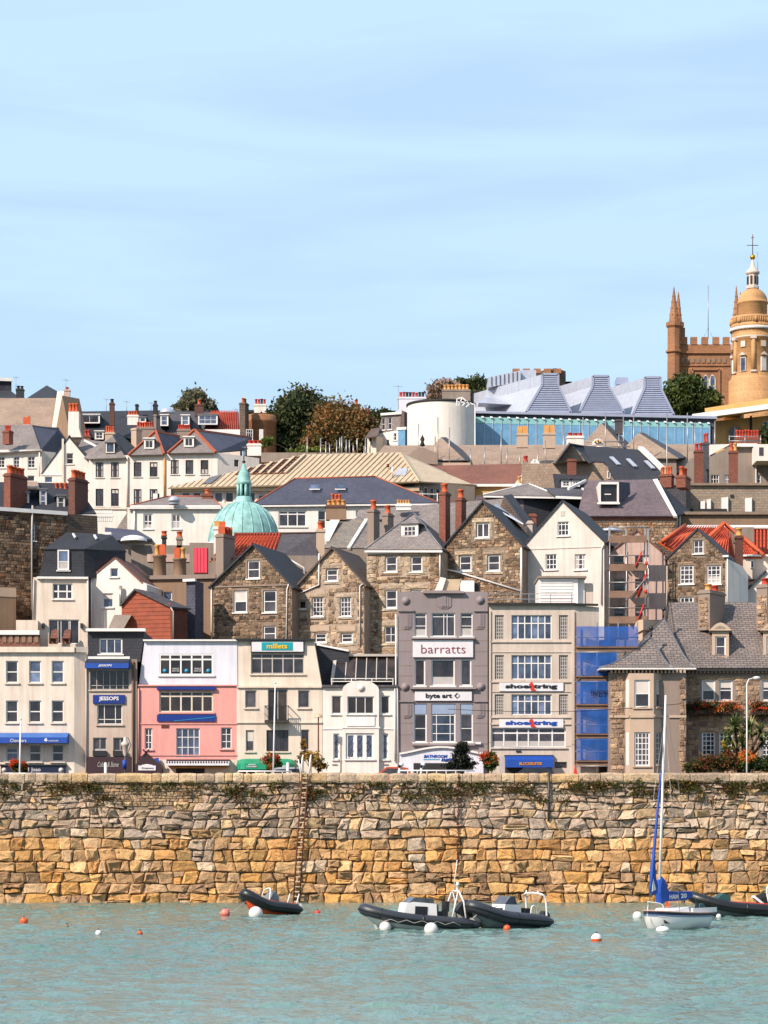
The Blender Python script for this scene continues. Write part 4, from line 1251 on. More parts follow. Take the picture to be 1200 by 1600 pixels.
for i in range(7): rf.box(844, 908+i*4.6, 895, 911.6+i*4.6, .035, 'shutter_slat', 'white_clean', .02, parent=b_)
rf.box(840, 900.5, 916, 903.5, .3, 'garage_roof', 'greyrender', 4.2)
rf.shape([(914, 910), (928, 910), (928, 948), (914, 946)], -.5, 'stair_tower', 'stucco', 3)

# -- building under scaffold and blue netting
h = house('wrapped_building', 'narrow building wrapped in scaffolding beside the shoe shop', 945, FY)
f = Facade(h, FY+1.6, 945)
for y0, y1 in ((1026, 1052), (1070, 1096), (1112, 1138), (1158, 1184)): f.wins_at([(908, 920), (926, 938), (946, 958)], [(y0, y1)], r=2, f='trim', blind='')
f.wall([(899, GB), (1000, GB), (1000, 1000), (899, 1000)], M['greyrender'], 7)
sf = thing('scaffold', 'steel scaffold with blue netting and timber platforms on the narrow front', 'scaffold', P(948, 1240, FY-.4))
f = Facade(sf, FY-.3, 948); g_ = Facade(sf, FY+1.1, 948)
for x in (899.5, 933, 966, 996):
    MB().tube([f.pt(x, GB), f.pt(x, 972)], .045, 6).build('scaffold_pole', M['rust' if x < 900 else 'steel'], sf); MB().tube([g_.pt(x, GB), g_.pt(x, 975)], .045, 6).build('scaffold_pole', M['steel'], sf)
for y_ in (1010, 1056, 1100, 1146, 1188):
    for k in range(3):
        q = Facade(sf, FY-.28+k*.42, 948); MB().obox(q.pt(948, y_+1.5), f.u*2.05, -f.n*.2, Vector((0, 0, .03))).build('plank', M['timber'], sf)
    f.box(900, y_, 997, y_+7.5, .05, 'toe_board', 'timber')
    MB().tube([f.pt(899, y_-14, .06), f.pt(998, y_-14, .06)], .04, 6).build('ledger', M['steel'], sf); MB().tube([f.pt(899, y_+9, .06), f.pt(998, y_+9, .06)], .04, 6).build('ledger', M['steel'], sf)
MB().tube([f.pt(901, 1065, .1), f.pt(925, 1036, .1)], .04, 6).build('brace', M['steel'], sf)
netm, nt, b = _nodes('blue_netting')
b.inputs['Base Color'].default_value = (*lin((14, 88, 176)), 1); b.inputs['Roughness'].default_value = .6
tb = nt.nodes.new('ShaderNodeBsdfTransparent'); mx = nt.nodes.new('ShaderNodeMixShader')
n_ = _noise(nt, nt.nodes.new('ShaderNodeNewGeometry').outputs['Position'], 1.1, 4); mr = nt.nodes.new('ShaderNodeMapRange')
mr.inputs['From Min'].default_value = .3; mr.inputs['From Max'].default_value = .7; mr.inputs['To Min'].default_value = .5; mr.inputs['To Max'].default_value = .86
nt.links.new(n_.outputs['Fac'], mr.inputs['Value']); nt.links.new(mr.outputs['Result'], mx.inputs['Fac'])
nt.links.new(tb.outputs['BSDF'], mx.inputs[1]); nt.links.new(b.outputs['BSDF'], mx.inputs[2]); nt.links.new(mx.outputs['Shader'], nt.nodes['Material Output'].inputs['Surface'])
def net(x0, x1, y0, y1, seed):
    m = MB(); nx, ny = 14, 5; vs = []
    for j in range(ny+1):
        for i in range(nx+1):
            x = x0+(x1-x0)*i/nx; y_ = y0+(y1-y0)*j/ny
            vs.append(f.pt(x, y_,   .15+.06*noise.noise((x*.08, y_*.08, seed))))
    m.add(vs, [(j*(nx+1)+i, (j+1)*(nx+1)+i, (j+1)*(nx+1)+i+1, j*(nx+1)+i+1) for j in range(ny) for i in range(nx)], 0, None, True)
    return m.build('netting', netm, sf)
net(900.5, 995, 979, 1010, 1); net(900.5, 964, 1020, 1056, 2); n3_ = net(900.5, 960, 1064, 1100, 3); net(900.5, 960, 1108, 1146, 4); net(900.5, 960, 1154, 1188, 5)
f.text('INSTEK', 923, 1079, 960, 1086.5, 'navy', .27, bold=.02)
MB().lathe(P(899, 1209, FY-1.2), [(.16, 0), (.13, .05), (.11, .05), (.03, .6), (0, .62)], 10).build('traffic_cone', M['redprint'], None, 'small red traffic cone at the foot of the scaffold', 'traffic cone')
# ---------------------------------------------------------------- the big granite house at the end of the esplanade
h = house('granite_house', 'large granite house with bell-cast slate roof, canted bay and flower boxes', 1090, FY)
GR = [(178, 156, 134), (160, 140, 122), (190, 168, 142), (148, 130, 114), (196, 172, 148)]
TY = 12.6                                   # front of the tower block
gl = M['granite_wall'] = plaster('granite_wall', (150, 134, 122), .35, .25, dirtcol=(.6, .55, .5))
M['granite_trim'] = plaster('granite_trim', (196, 174, 152), .3, .2, dirtcol=(.6, .55, .5))
tf = Facade(h, TY, 960)
tf.wall([(952, GB), (1072, GB), (1072, 1050), (952, 1050)], gl, 9, holes=False)
rubble(tf, [tf.uz(953, 1212), tf.uz(976, 1212), tf.uz(976, 1054), tf.uz(953, 1054)], [], GR, (.26, .4), (.25, .55), (.03, .08), 'rubble_stones', margin=0)
rubble(tf, [tf.uz(1060, 1212), tf.uz(1072, 1212), tf.uz(1072, 1054), tf.uz(1060, 1054)], [], GR, (.26, .4), (.25, .5), (.03, .07), 'rubble_stones', margin=0)
c1 = Facade(h, O=tf.pt(977, 1100), yaw=-66); c1.wall([(977, GB), (984.5, GB), (984.5, 1052), (977, 1052)], M['granite_trim'], .5, name='bay_side')
c2 = Facade(h, O=c1.pt(984.5, 1100), yaw=-6)
for y0, y1, c_, r_ in ((1062, 1105.5, 1, 2), (1144.5, 1197, 4, 6)): c2.win(991, y0, 1015.5, y1, c=c_, r=r_, f='white_clean', fw=.1, bw=.05, g='glass', blind='top' if r_ == 2 else '', sillmat='granite_trim')
c2.wall([(984.5, GB), (1021.5, GB), (1021.5, 1052), (984.5, 1052)], M['granite_trim'], .6, name='bay_front')
c3 = Facade(h, O=c2.pt(1021.5, 1100), yaw=52)
for y0, y1, c_, r_ in ((1062, 1105.5, 1, 2), (1144.5, 1195, 3, 6)): c3.win(1025.5, y0, 1041, y1, c=c_, r=r_, f='white_clean', fw=.09, bw=.05, g='glassblue', blind='top' if r_ == 2 else '', sillmat='granite_trim')
c3.wall([(1021.5, GB), (1045, GB), (1045, 1052), (1021.5, 1052)], M['granite_trim'], .5, name='bay_side')
for y0, y1 in ((1062, 1105.5), (1144.5, 1196)): c1.box(979, y0, 982.5, y1, .02, 'side_window', 'white_clean')
for ff, xa, xb in ((tf, 952, 977), (c1, 977, 984.5), (c2, 984.5, 1021.5), (c3, 1021.5, 1045), (tf, 1045, 1072)): ff.box(xa, 1117.5, xb, 1121.5, .1, 'string_course', 'granite_trim')
mf = Facade(h, TY+2.8, 1100)
MW = [(1096.5, 1118), (1123.5, 1145), (1190.5, 1212)]
mf.wins_at(MW, [(1062, 1095)], r=2, f='white_clean', fw=.1, bw=.06, g='glass', blind='top', sillmat='granite_trim'); mf.wins_at(MW, [(1144, 1186)], c=3, r=6, f='white_clean', fw=.1, bw=.05, g='glass', blind='', sillmat='granite_trim')
hol = [(k['u0'], k['u1'], k['z0'], k['z1']) for k in mf.wins]
mf.wall([(1060, GB), (1290, GB), (1290, 1050), (1060, 1050)], gl, 8)
rubble(mf, [mf.uz(1073, 1212), mf.uz(1260, 1212), mf.uz(1260, 1054), mf.uz(1073, 1054)], hol, GR, (.26, .42), (.3, .7), (.02, .06), 'rubble_stones', margin=.1)
for x0, x1 in MW:
    for (a, b_) in ((1062, 1095), (1144, 1186)):
        dressed(mf, x0-4, a-7, x1+4, a, .06, GR[2:3], 'lintel')
# eaves, roofs
ev = MB()
for x in range(955, 1072, 6): ev.obox(tf.pt(x, 1049.5, .18), (.06, 0, 0), (0, .16, 0), (0, 0, .1))
for x in range(1076, 1290, 6): ev.obox(mf.pt(x, 1049.5, .18), (.06, 0, 0), (0, .16, 0), (0, 0, .1))
ev.build('eaves_brackets', M['granite_trim'], h, kind='stuff')
def bellhip(x0, x1, ye, ap, apy, Yf, Ya, over, name, k=.42, drop=.3, W2=None, mat='granite_roof'):
    """hipped roof whose slopes flatten towards the eaves"""
    A, B = P(x0, ye, Yf-over), P(x1, ye, Yf-over); T = P(ap, apy, Ya)
    dp = 2*(Ya-(Yf-over)); A2, B2 = A + Vector((0, dp, 0)), B + Vector((0, dp, 0))
    mid = lambda e: e.lerp(T, k) - Vector((0, 0, drop*(T.z-A.z)*.42))
    mid2 = lambda e: e.lerp(T, k*.5) - Vector((0, 0, drop*(T.z-A.z)*.36))
    m = MB(); R0 = [A, B, B2, A2]
    for i in range(4):
        p, q = R0[i], R0[(i+1) % 4]
        m.add([p, q, mid2(q), mid2(p)], [(0, 1, 2, 3)]); m.add([mid2(p), mid2(q), mid(q), mid(p)], [(0, 1, 2, 3)]); m.add([mid(p), mid(q), T], [(0, 1, 2)])
    m.prism([p - Vector((0, 0, .02)) for p in R0], (0, 0, -.1), 1)
    o = m.build(name, [M[mat], M['trim']], h)
    MB().tube([T, T + Vector((0, 0, .45))], .06, 6).lathe(T + Vector((0, 0, .45)), [(0, 0), (.13, .08), (.15, .18), (.08, .3), (0, .34)], 8).build('finial', M['black'], h)
    MB().tube([B, mid2(B), mid(B), T], .06, 5).tube([A, mid2(A), mid(A), T], .06, 5).build('hip_roll', M['lead'], h)
    return o
pitched_roof(h, (1058, 1044), (1300, 1044), (1045, 941), (1300, 941), TY+2.8, 11, 'granite_roof', over=.45, fasc='dark')
bellhip(946, 1088, 1043, 1037, 966, TY+1.2, TY+4.6, .3, 'tower_roof')
bellhip(937, 1052, 1043, 1017.5, 996, TY-.1, TY+2.0, .55, 'bay_roof')
chimney(h, 1091, 1139, 924, 985, TY+5.5, pots=2, ph=11, mat='granite_wall', potmat=['potyellow', 'potred'], yaw=-32, split=1109, capmat='granite_wall')
chimney(h, 1182, 1222, 915, 985, TY+5.5, pots=2, ph=11, mat='granite_wall', potmat=['potred', 'potred'], yaw=-32, split=1199, capmat='granite_wall')
for (x0, x1, xs_) in ((1092, 1108.5, 1139), (1183, 1198.5, 1222)):
    q = Facade(h, O=P(x0, HZ, TY+5.5), yaw=-32)
    rubble(q, [q.uz(x0, 985), q.uz(x1, 985), q.uz(x1, 928), q.uz(x0, 928)], [], GR, (.2, .3), (.25, .45), (.04, .1), 'rubble_stones', margin=0)
def stone_dormer(x0, x1):
    d = Facade(h, TY+3.4, (x0+x1)/2, -8)
    d.win(x0+5, 994, x1-7, 1026, r=2, f='white_clean', fw=.09, blind='', g='glass', sillmat='granite_trim')
    d.wall([(x0, 1029), (x1-2, 1029), (x1-2, 985), (x0, 985)], M['granite_trim'], 3.2, name='dormer')
    c = [(x0-5, 985.5)] + [((x0+x1)/2-1+(x1-x0)/2*t, 982-9*math.cos(t*math.pi/2)) for t in (-1, -.7, -.4, 0, .4, .7, 1)] + [(x1+3, 985.5)]
    d.shape(c, .25, 'dormer_pediment', 'granite_trim', 3.2)
    d.shape([((x0+x1)/2-1+(x1-x0)/2*t*.62, 982.5-4.5*math.cos(t*math.pi/2)) for t in (-1, -.7, -.4, 0, .4, .7, 1)], .27, 'pediment_panel', 'greyrender', .05)
stone_dormer(1112.5, 1141); stone_dormer(1192.5, 1221)
# half-round gablet at the left of the roof
d = Facade(h, TY+4, 1003, -40)
d.shape([(995, 1012), (1004, 1012), (1004, 985), (995, 990)], 0, 'gablet_side', 'granite_trim', 1.4)
d.shape([(993, 991), (993, 979), (996, 972), (1001, 968.5), (1007, 968.5), (1007, 984)], .15, 'gablet', 'granite_trim', 1.8)

# ---------------------------------------------------------------- gabled rear houses of the street above
Y2, YW = 36.0, -17
STD = [(144, 128, 110), (126, 112, 98), (162, 144, 124), (110, 99, 88), (174, 156, 136), (136, 119, 102)]
STL = [(190, 172, 150), (170, 152, 132), (204, 186, 162), (152, 136, 118), (126, 112, 98), (212, 194, 168)]
STB = [(164, 142, 118), (144, 124, 104), (188, 170, 146), (162, 132, 106), (124, 108, 93), (200, 184, 160)]
def holes(f): return [(k['u0'], k['u1'], k['z0'], k['z1']) for k in f.wins]
def surround(f, x0, y0, x1, y1, cols, w=5, lint=7):
    """dressed blocks round one opening: lintel, sill course and jamb stones"""
    dressed(f, x0-w-2, y0-lint, x1+w+2, y0-.6, .06, cols, 'lintel'); dressed(f, x0-w, y1+1.4, x1+w, y1+5, .08, cols, 'sill_stone')
    n = max(2, int((y1-y0)/8))
    for i in range(n):
        a = y0+(y1-y0)*i/n; b_ = y0+(y1-y0)*(i+1)/n; k = w*(1.25 if i % 2 else .8)
        dressed(f, x0-k, a, x0-.4, b_, .05, cols, 'jamb_stone'); dressed(f, x1+.4, a, x1+k, b_, .05, cols, 'jamb_stone')

def gable_house(name, label, pts, wins, wallmat, roofmat, depth, cols=None, Y=Y2, yaw=YW, row=(.2, .34), wid=(.25, .6), out=(.02, .06), dress=None, core=None, ridge=None, over=.12, front=.1):
    """pts: eave left, apex, eave right (pixels); wins: dicts for Facade.win"""
    (xl, yl), ap, (xr, yr) = pts
    h = house(name, label, (xl+xr)/2, Y)
    f = Facade(h, Y, (xl+xr)/2, yaw)
    for w in wins: f.win(*w[0], **w[1])
    hs_ = holes(f); ws = list(wins)
    f.wall([(xl, 1036), (xr, 1036), (xr, yr), ap, (xl, yl)], M[core or wallmat], depth)
    ex = []
    if dress:
        for w in ws: surround(f, *w[0], dress)
        ex = [(a-.32, b+.32, c-.25, d+.36) for a, b, c, d in hs_]
    if cols:
        rubble(f, f.poly, ex or hs_, cols, row, wid, out, 'rubble_stones', margin=.03 if ex else .1)
    f.gable_roof((xl-2, yl+1), ap, (xr+2, yr+1), depth, roofmat, over, .12, ridge=ridge, front=front)
    return h, f
W_ = lambda x0, y0, x1, y1, **k: ((x0, y0, x1, y1), k)
sash = dict(f='white_clean', r=2, fw=.1, bw=.06, g='glass', blind='')
grid = dict(f='white_clean', c=3, r=4, fw=.08, bw=.04, g='glass', blind='')

h, f = gable_house('stone_gable_house', 'dark brown stone gable house with three plain white sash windows', ((332, 915), (397, 850), (456, 915)),
    [W_(386, 876, 406, 904, **sash), W_(365, 922, 386, 957, **sash), W_(411, 922, 432, 957, **sash), W_(411, 978, 431, 1002, **sash)], 'darkrubble', 'slatedark', 7.0, STD, row=(.16, .28), wid=(.2, .5), core='darkmortar', over=.25, front=.3)
f.box(334, 914.5, 455, 916.5, .1, 'string_course', 'granite_wall')
f.pipe([(331, 918), (331, 1010)]); f.pipe([(452, 912), (449, 922), (448, 1010)])
h, f = gable_house('pale_stone_gable_house', 'pale granite gable house with small-paned windows between two darker houses', ((459, 922), (520, 855), (569, 912)),
    [W_(510, 889, 527.5, 908, **sash), W_(488, 934, 505, 963, **grid), W_(531.5, 934, 548.5, 963, **grid), W_(467, 938, 478, 951, f='greyframe', r=1, g='glassbrown', blind=''), W_(492, 989, 510, 1004, **sash), W_(533, 989, 551, 1004, **sash)], 'granite_wall', 'slatebrown', 6.5, STL, dress=STL[:1]+STL[2:3]+STL[5:], core='mortar', over=.25, front=.25)
f.pipe([(499, 865), (499, 914), (462, 930), (460, 1010)], r=.06); f.pipe([(457, 925), (457, 1010)]); f.pipe([(568, 912), (563, 916), (563, 1010)])
f.box(485, 978, 515, 986, .07, 'stone_band', 'granite_trim'); f.box(529, 978, 556, 986, .07, 'stone_band', 'granite_trim')

h = house('brown_granite_house', 'three storey brown granite house with white dormer and dressed window surrounds', 632, Y2)
f = Facade(h, Y2, 632, YW)
ws = [W_(602, 869, 620.5, 893.5, **sash), W_(641.5, 869, 660, 893.5, **sash), W_(602, 921.5, 620.5, 950, **sash), W_(641.5, 921.5, 660, 950, **sash), W_(601, 979, 620, 1004, f='white_clean', c=2, r=2, g='glass', blind='', sill=False)]
for w in ws: f.win(*w[0], **w[1])
hs_ = holes(f)
f.wall([(573, 1036), (690, 1036), (690, 860), (573, 860)], M['mortar'], 7.5)
for w in ws: surround(f, *w[0], STL[2:3]+STL[5:]+[(188, 160, 132)], 8, 8)
rubble(f, f.poly, [(a-.45, b+.45, c-.25, d+.4) for a, b, c, d in hs_], STB, (.18, .3), (.22, .55), (.02, .06), 'rubble_stones', margin=.02)
for y_ in range(862, 1010, 7): dressed(f, 573.5, y_, 573.5+(10 if (y_//7) % 2 else 15), y_+6.4, .07, STL[:1]+STL[2:3], 'quoin')
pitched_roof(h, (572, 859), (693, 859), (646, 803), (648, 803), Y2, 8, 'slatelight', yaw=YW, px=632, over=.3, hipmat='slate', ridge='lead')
f.box(575, 858.5, 690, 864.5, .16, 'eaves_board', 'trim')
dormer(h, 627, 818, 653.5, 841.5, Y2+1.3, 2.4, c=3, r=2, f='white_clean', kind='hip', apex=(640, 804), yaw=YW, margin=4, rooft='slatelight', cheek='slatedark', g='glass')
f.pipe([(688, 863), (688, 905)], r=.06)

h, f = gable_house('brown_gable_house', 'brown rubble gable house with white sashes and a slanting white pipe', ((697, 851), (755, 783), (816, 852)),
    [W_(744.5, 816.5, 764.5, 840, f='white_clean', c=2, r=1, fw=.1, bw=.09, g='glass', blind=''), W_(717.5, 868, 736.5, 892, **sash), W_(762, 867, 781, 892, **sash)], 'darkrubble', 'slatedark', 7.5, STB+STD[:2], row=(.15, .26), wid=(.16, .42), core='darkmortar', dress=STL[:1]+STL[5:], over=.2, front=.2)
f.pipe([(694, 856), (695, 890), (712, 893), (815, 924)], r=.075); f.pipe([(815, 856), (815, 941)], r=.075)
k = Facade(h, O=f.pt(816, 900), yaw=YW+90)
h, f = gable_house('white_gable_house', 'tall white rendered gable house with small-paned windows and dark side roof', ((820, 851), (879, 782), (944, 846)),
    [W_(871.5, 815, 888.5, 837, f='white_clean', c=3, hs=[.2, .6], fw=.08, bw=.05, g='glass', blind=''), W_(852.5, 866, 870, 890, f='white_clean', c=3, r=3, fw=.08, bw=.05, g='glass', blind=''), W_(898, 866, 915.5, 890, f='white_clean', c=3, r=3, fw=.08, bw=.05, g='glass', blind='')], 'creamgable', 'slatedark', 8.5, over=.15, front=.12)
f.box(876, 798.5, 882.5, 806.5, .03, 'vent', 'greyframe'); f.pipe([(943, 852), (940, 858), (940, 945)], mat='trim'); f.box(821, 855, 943, 857, .05, 'string_course', 'creamgable')

# pinkish house wrapped in poles
h = house('scaffolded_house', 'pale pink rendered house behind bare scaffold poles and boards', 990, Y2)
f = Facade(h, Y2+1, 990, -6)
f.wins_at([(958, 976), (992, 1006)], [(868, 890), (904, 924), (946, 966)], r=2, f='greyframe', g='glassbrown', blind='')
f.wall([(945, 1036), (1041, 1036), (1041, 868), (1022, 852), (995, 828), (960, 856), (945, 868)], M['palepink'], 7)
f.gable_roof((953, 862), (995, 828), (1042, 868), 6, 'tilebrown', .2, .12)
sf = thing('bare_scaffold', 'bare steel scaffold with grey boards and an orange rubble chute on pink house', 'scaffold', P(990, 1036, Y2-1.2))
g_ = Facade(sf, Y2-.6, 990, -6); g2 = Facade(sf, Y2-1.6, 990, -6)
for ff in (g_, g2):
    for x, yt in ((951.5, 826), (978, 824), (1007.5, 822), (1012, 826)): MB().tube([ff.pt(x, 1036), ff.pt(x + (1.5 if ff is g2 else 0), yt)], .05, 6).build('scaffold_pole', M['steel'], sf)
for y_ in (846, 890, 932, 972):
    for k in range(3): MB().obox(g_.pt(981, y_+1, .15+k*.3), g_.u*1.5, -g_.n*.14, Vector((0, 0, .03))).build('plank', M['timber'], sf)
    g2.box(952, y_-9, 1011, y_+2, .05, 'toe_board', 'timber')
    MB().tube([g2.pt(950, y_-22, .08), g2.pt(1014, y_-22, .08)], .04, 6).build('ledger', M['steel'], sf)
MB().tube([g2.pt(978, 940, .2), g2.pt(1011, 902, .2)], .055, 6).build('brace', M['steel'], sf)
for a, b_ in (((1003, 862), (993, 886)), ((1010, 896), (996, 932)), ((1006, 944), (997, 970))): MB().tube([g2.pt(*a, .12), g2.pt(*b_, .12)], .06, 8).build('chute_pipe', M['redprint'], sf)
for x, y_ in ((1010, 884), (1009, 928)): MB().lathe(g2.pt(x, y_, .3), [(.05, 0), (.11, .06), (.12, .26), (.08, .3)], 8).build('warning_lamp', M['redprint'], sf)

h, f = gable_house('dark_gable_house', 'dark weathered gable house with white small-paned sashes beside red tiles', ((1043, 872), (1090, 826), (1134, 869)),
    [W_(1083.5, 844.5, 1099, 865, f='white_clean', c=2, r=2, fw=.08, g='glass', blind='', sill=True), W_(1062, 883, 1083.5, 912.5, f='white_clean', c=3, r=4, fw=.1, bw=.05, g='glass', blind=''), W_(1104.5, 883, 1126, 912.5, f='white_clean', c=3, r=4, fw=.1, bw=.05, g='glass', blind=''), W_(1062, 932.5, 1083.5, 966, f='white_clean', c=3, r=4, fw=.1, bw=.05, g='glass', blind='')], 'darkrubble', 'slatedark', 7, STD[:4]+[(104, 86, 70)], row=(.15, .26), wid=(.18, .45), out=(.01, .035), core='darkmortar', over=.2)
s_ = Facade(h, O=f.pt(1134, 900), yaw=YW+58); s_.shape([(1134, 960), (1168, 960), (1168, 898), (1158, 884), (1134, 872)], .05, 'whitewashed_side', 'white', .2)
f.pipe([(1137, 870), (1137, 966)], r=.05); f.box(1130, 868, 1139, 871, .3, 'gutter', 'trim')
# small white gable beyond it
h = house('white_lean_to', 'small white outhouse with one sloping roof beside the dark gable', 1180, Y2+3)
f = Facade(h, Y2+3, 1180, -10); f.wall([(1155, 1000), (1215, 1000), (1215, 880), (1196, 892), (1160, 930), (1155, 930)], M['white'], 5)
MB().slab([f.pt(1156, 930, .2), f.pt(1196, 891, .2), f.pt(1196, 891, -5), f.pt(1156, 930, -5)], .15).build('roof', M['slatedark'], h)

# ---------------------------------------------------------------- left group of the second row
h = house('dark_rubble_house', 'tall dark rubble wall house with white parapet and drainpipe', 50, Y2+4)
f = Facade(h, Y2+2, 50, 30)
f.win(50.5, 818, 55.5, 845, r=4, f='white_clean', fw=.06, g='glass', blind='')
hs_ = holes(f); f.wall([(-60, 1060), (104, 1060), (104, 803), (-60, 792)], M['darkrubble'], 8)
rubble(f, [f.uz(-20, 1010), f.uz(104, 1010), f.uz(104, 803), f.uz(-20, 796)], hs_, STD[:2]+STD[3:4]+[(118, 92, 70), (84, 70, 58)], (.18, .3), (.2, .5), (.01, .035), 'rubble_stones', margin=.08)
f.box(-60, 794, 104, 800, .2, 'parapet', 'trim'); f.pipe([(50, 790), (49, 830), (49, 970)], mat='greyframe', r=.07)
f2 = Facade(h, O=f.pt(104, 900), yaw=36); f2.wall([(104, 1060), (160, 1060), (152, 806), (104, 803)], M['darkrubble'], 5)
h = house('brown_annexe', 'plain brown rendered annexe at the foot of the dark rubble wall', 10, Y2-1)
f = Facade(h, Y2-1, 10, 30); f.wall([(-60, 1060), (25, 1060), (25, 917), (-60, 917)], M['brownrender'], 4)
f.box(-60, 917, 25, 931, .04, 'band', 'granite_trim')
h = house('slate_dormer_house', 'dark slate roof with small white dormers between two brick chimneys', 70, Y2+8)
pitched_roof(h, (-70, 803), (150, 803), (-70, 752), (118, 755), Y2+9, 9, 'slatedark', yaw=12, px=70, fasc='trim')
dormer(h, 36, 770, 45.5, 792, Y2+10, 3, c=2, r=3, yaw=12, cheek='slatedark', rooft='lead', margin=1.2); dormer(h, 62, 765, 73, 793, Y2+10, 3, c=1, r=3, yaw=12, cheek='slatedark', rooft='lead', margin=1.2, f='white_clean')
dormer(h, 89, 775, 101.5, 795, Y2+10, 3, c=1, r=2, yaw=12, cheek='slatedark', rooft='lead', margin=1.5)
MB().slab([P(36, 763, Y2+10), P(62, 763, Y2+10.4), P(58, 752, Y2+13), P(38, 752, Y2+13)], .1).build('dormer_roof', M['stoneroof'], h)
chimney(h, 6, 36.5, 741, 800, Y2+8.2, pots=4, ph=13, mat='brick', yaw=-25, split=16)
chimney(h, 107, 133.5, 748, 806, Y2+9, pots=4, ph=14, mat='brickdark', yaw=-25, split=117);  # right stack is in shade; that shade is put into the darker brick
for i in range(3): put('chimney_pot', pot_mesh(.7, .15, M['terracotta']), P(88+i*7, 768, Y2+13), h)

h = house('mansard_house', 'cream house with dark mansard roof, triple window and glazed terrace doors', 98, Y2)
f = Facade(h, Y2-1.5, 98, 4)
f.win(82.5, 911.5, 113, 936, vs=[.28, .72], hs=[.5], f='white_clean', fw=.08, bw=.1, blind='', g='glass'); f.win(76, 968, 124, 1006, vs=[.3, .4, .66, .7], r=1, f='trim', g='glass', blind='', sill=False)
f.wall([(52, 1040), (137.5, 1040), (137.5, 902), (52, 902)], M['cream'], 7)
f.box(58, 901.5, 138, 905, .25, 'eaves', 'trim'); f.pipe([(137, 904), (138, 995)], r=.06); f.pipe([(53, 905), (52, 970)], r=.06, mat='greyframe')
m_ = Facade(h, O=f.O - f.n*.5, yaw=4)
m_.win(90, 859, 108, 891, hs=[.6], f='white_clean', fw=.1, blind='low', g='glassblue', inset=-.12)
m_.wall([(61, 903), (132, 903), (131, 857), (70, 857)], M['slatedark'], 6, name='mansard', reveal=.02)
s_ = Facade(h, O=m_.pt(132, 880), yaw=40); s_.shape([(132, 903), (196, 903), (196, 860), (131, 857)], 0, 'mansard_side', 'slatedark', .3)
q = Facade(h, O=f.O - f.n*3, yaw=4)
MB().slab([m_.pt(69, 858, .1), m_.pt(132, 858, .1), q.pt(158, 834), q.pt(104, 832)], .1).slab([m_.pt(132, 858, .1), s_.pt(198, 862), q.pt(176, 837), q.pt(158, 834)], .1).build('roof', M['slatedark'], h)
for x, y_ in ((117, 840), (150, 842)): MB().bar(q.pt(x-2, y_-4, .8), q.pt(x+2, y_+3, 1.2), .12).build('roof_light', M['white_clean'], h)
MB().obox(P(168, 834, Y2+4), (.3, 0, 0), (0, .3, 0), (0, 0, .1)).build('roof_vent', M['white_clean'], h)
s_.win(163, 863, 168.5, 880, r=1, f='redprint', fw=.05, g='glassblue', blind='', sill=False); s_.glaze(.06)
for x in (68, 128):
    MB().obox(f.pt(x, 978, .15), (.1, 0, 0), (0, .1, 0), (0, 0, .18)).build('wall_lamp', M['black'], h)
f.box(26, 970, 60, 1000, .6, 'terrace_wall', 'cream', .3)
w = thing('terrace_wall', 'low rendered terrace wall with brown panels in front of the cream house', 'wall', P(30, 1010, Y2-3))
t_ = Facade(w, Y2-3, 30); t_.box(-60, 985, 62, 992, .2, 'wall_cap', 'trim'); t_.box(-60, 992, 62, 1020, .0, 'wall_body', 'tilebrown', .3)
for i in range(6): t_.box(4+i*10, 993, 10+i*10, 1004, .06, 'panel', 'brownrender')
for i, (x, w_) in enumerate(((84, 12), (104, 12))):
    k = thing('wicker_chair', ('left' if i == 0 else 'right') + ' of two brown high-backed terrace chairs by the glazed doors', 'chair', P(x, 1006, Y2-2.4), 'terrace chairs')
    b0 = P(x, 1006, Y2-2.4)
    MB().prism([b0+Vector((-.3, 0, 0)), b0+Vector((.3, 0, 0)), b0+Vector((.27, .2, 1.05)), b0+Vector((.1, .2, 1.12)), b0+Vector((-.2, .2, 1.0))], (0, .08, 0)).build('backrest', M['tilebrown'], k)
    MB().obox(b0+Vector((0, -.25, .4)), (.3, 0, 0), (0, .28, 0), (0, 0, .05)).build('seat', M['tilebrown'], k)
    for sx in (-1, 1):
        MB().bar(b0+Vector((sx*.27, -.5, 0)), b0+Vector((sx*.27, -.5, .4)), .06).build('leg', M['tilebrown'], k); MB().bar(b0+Vector((sx*.27, 0, 0)), b0+Vector((sx*.27, 0, .4)), .06).build('leg', M['tilebrown'], k)

h = house('white_small_gable', 'small white gable house with red tiled roof next to the mansard', 188, Y2)
f = Facade(h, Y2-.5, 188, -10)
f.win(172.5, 887.5, 184.5, 901.5, r=1, f='trim', g='glassblue', blind=''); f.win(160.5, 926.5, 176.5, 949, hs=[.28], f='white_clean', g='glassblue', blind='top')
f.wall([(143, 1040), (230, 1040), (230, 913), (220, 908), (180, 871), (143, 900)], M['white'], 6)
f.gable_roof((143, 901), (180, 871), (222, 910), 6, 'tilebrown', .1, .12, front=.06); f.pipe([(143.5, 902), (143.5, 1005)], r=.06); f.pipe([(228, 913), (231, 925)], r=.06)
f.pipe([(190, 916), (191, 948)], mat='steel', r=.13, out=.3)

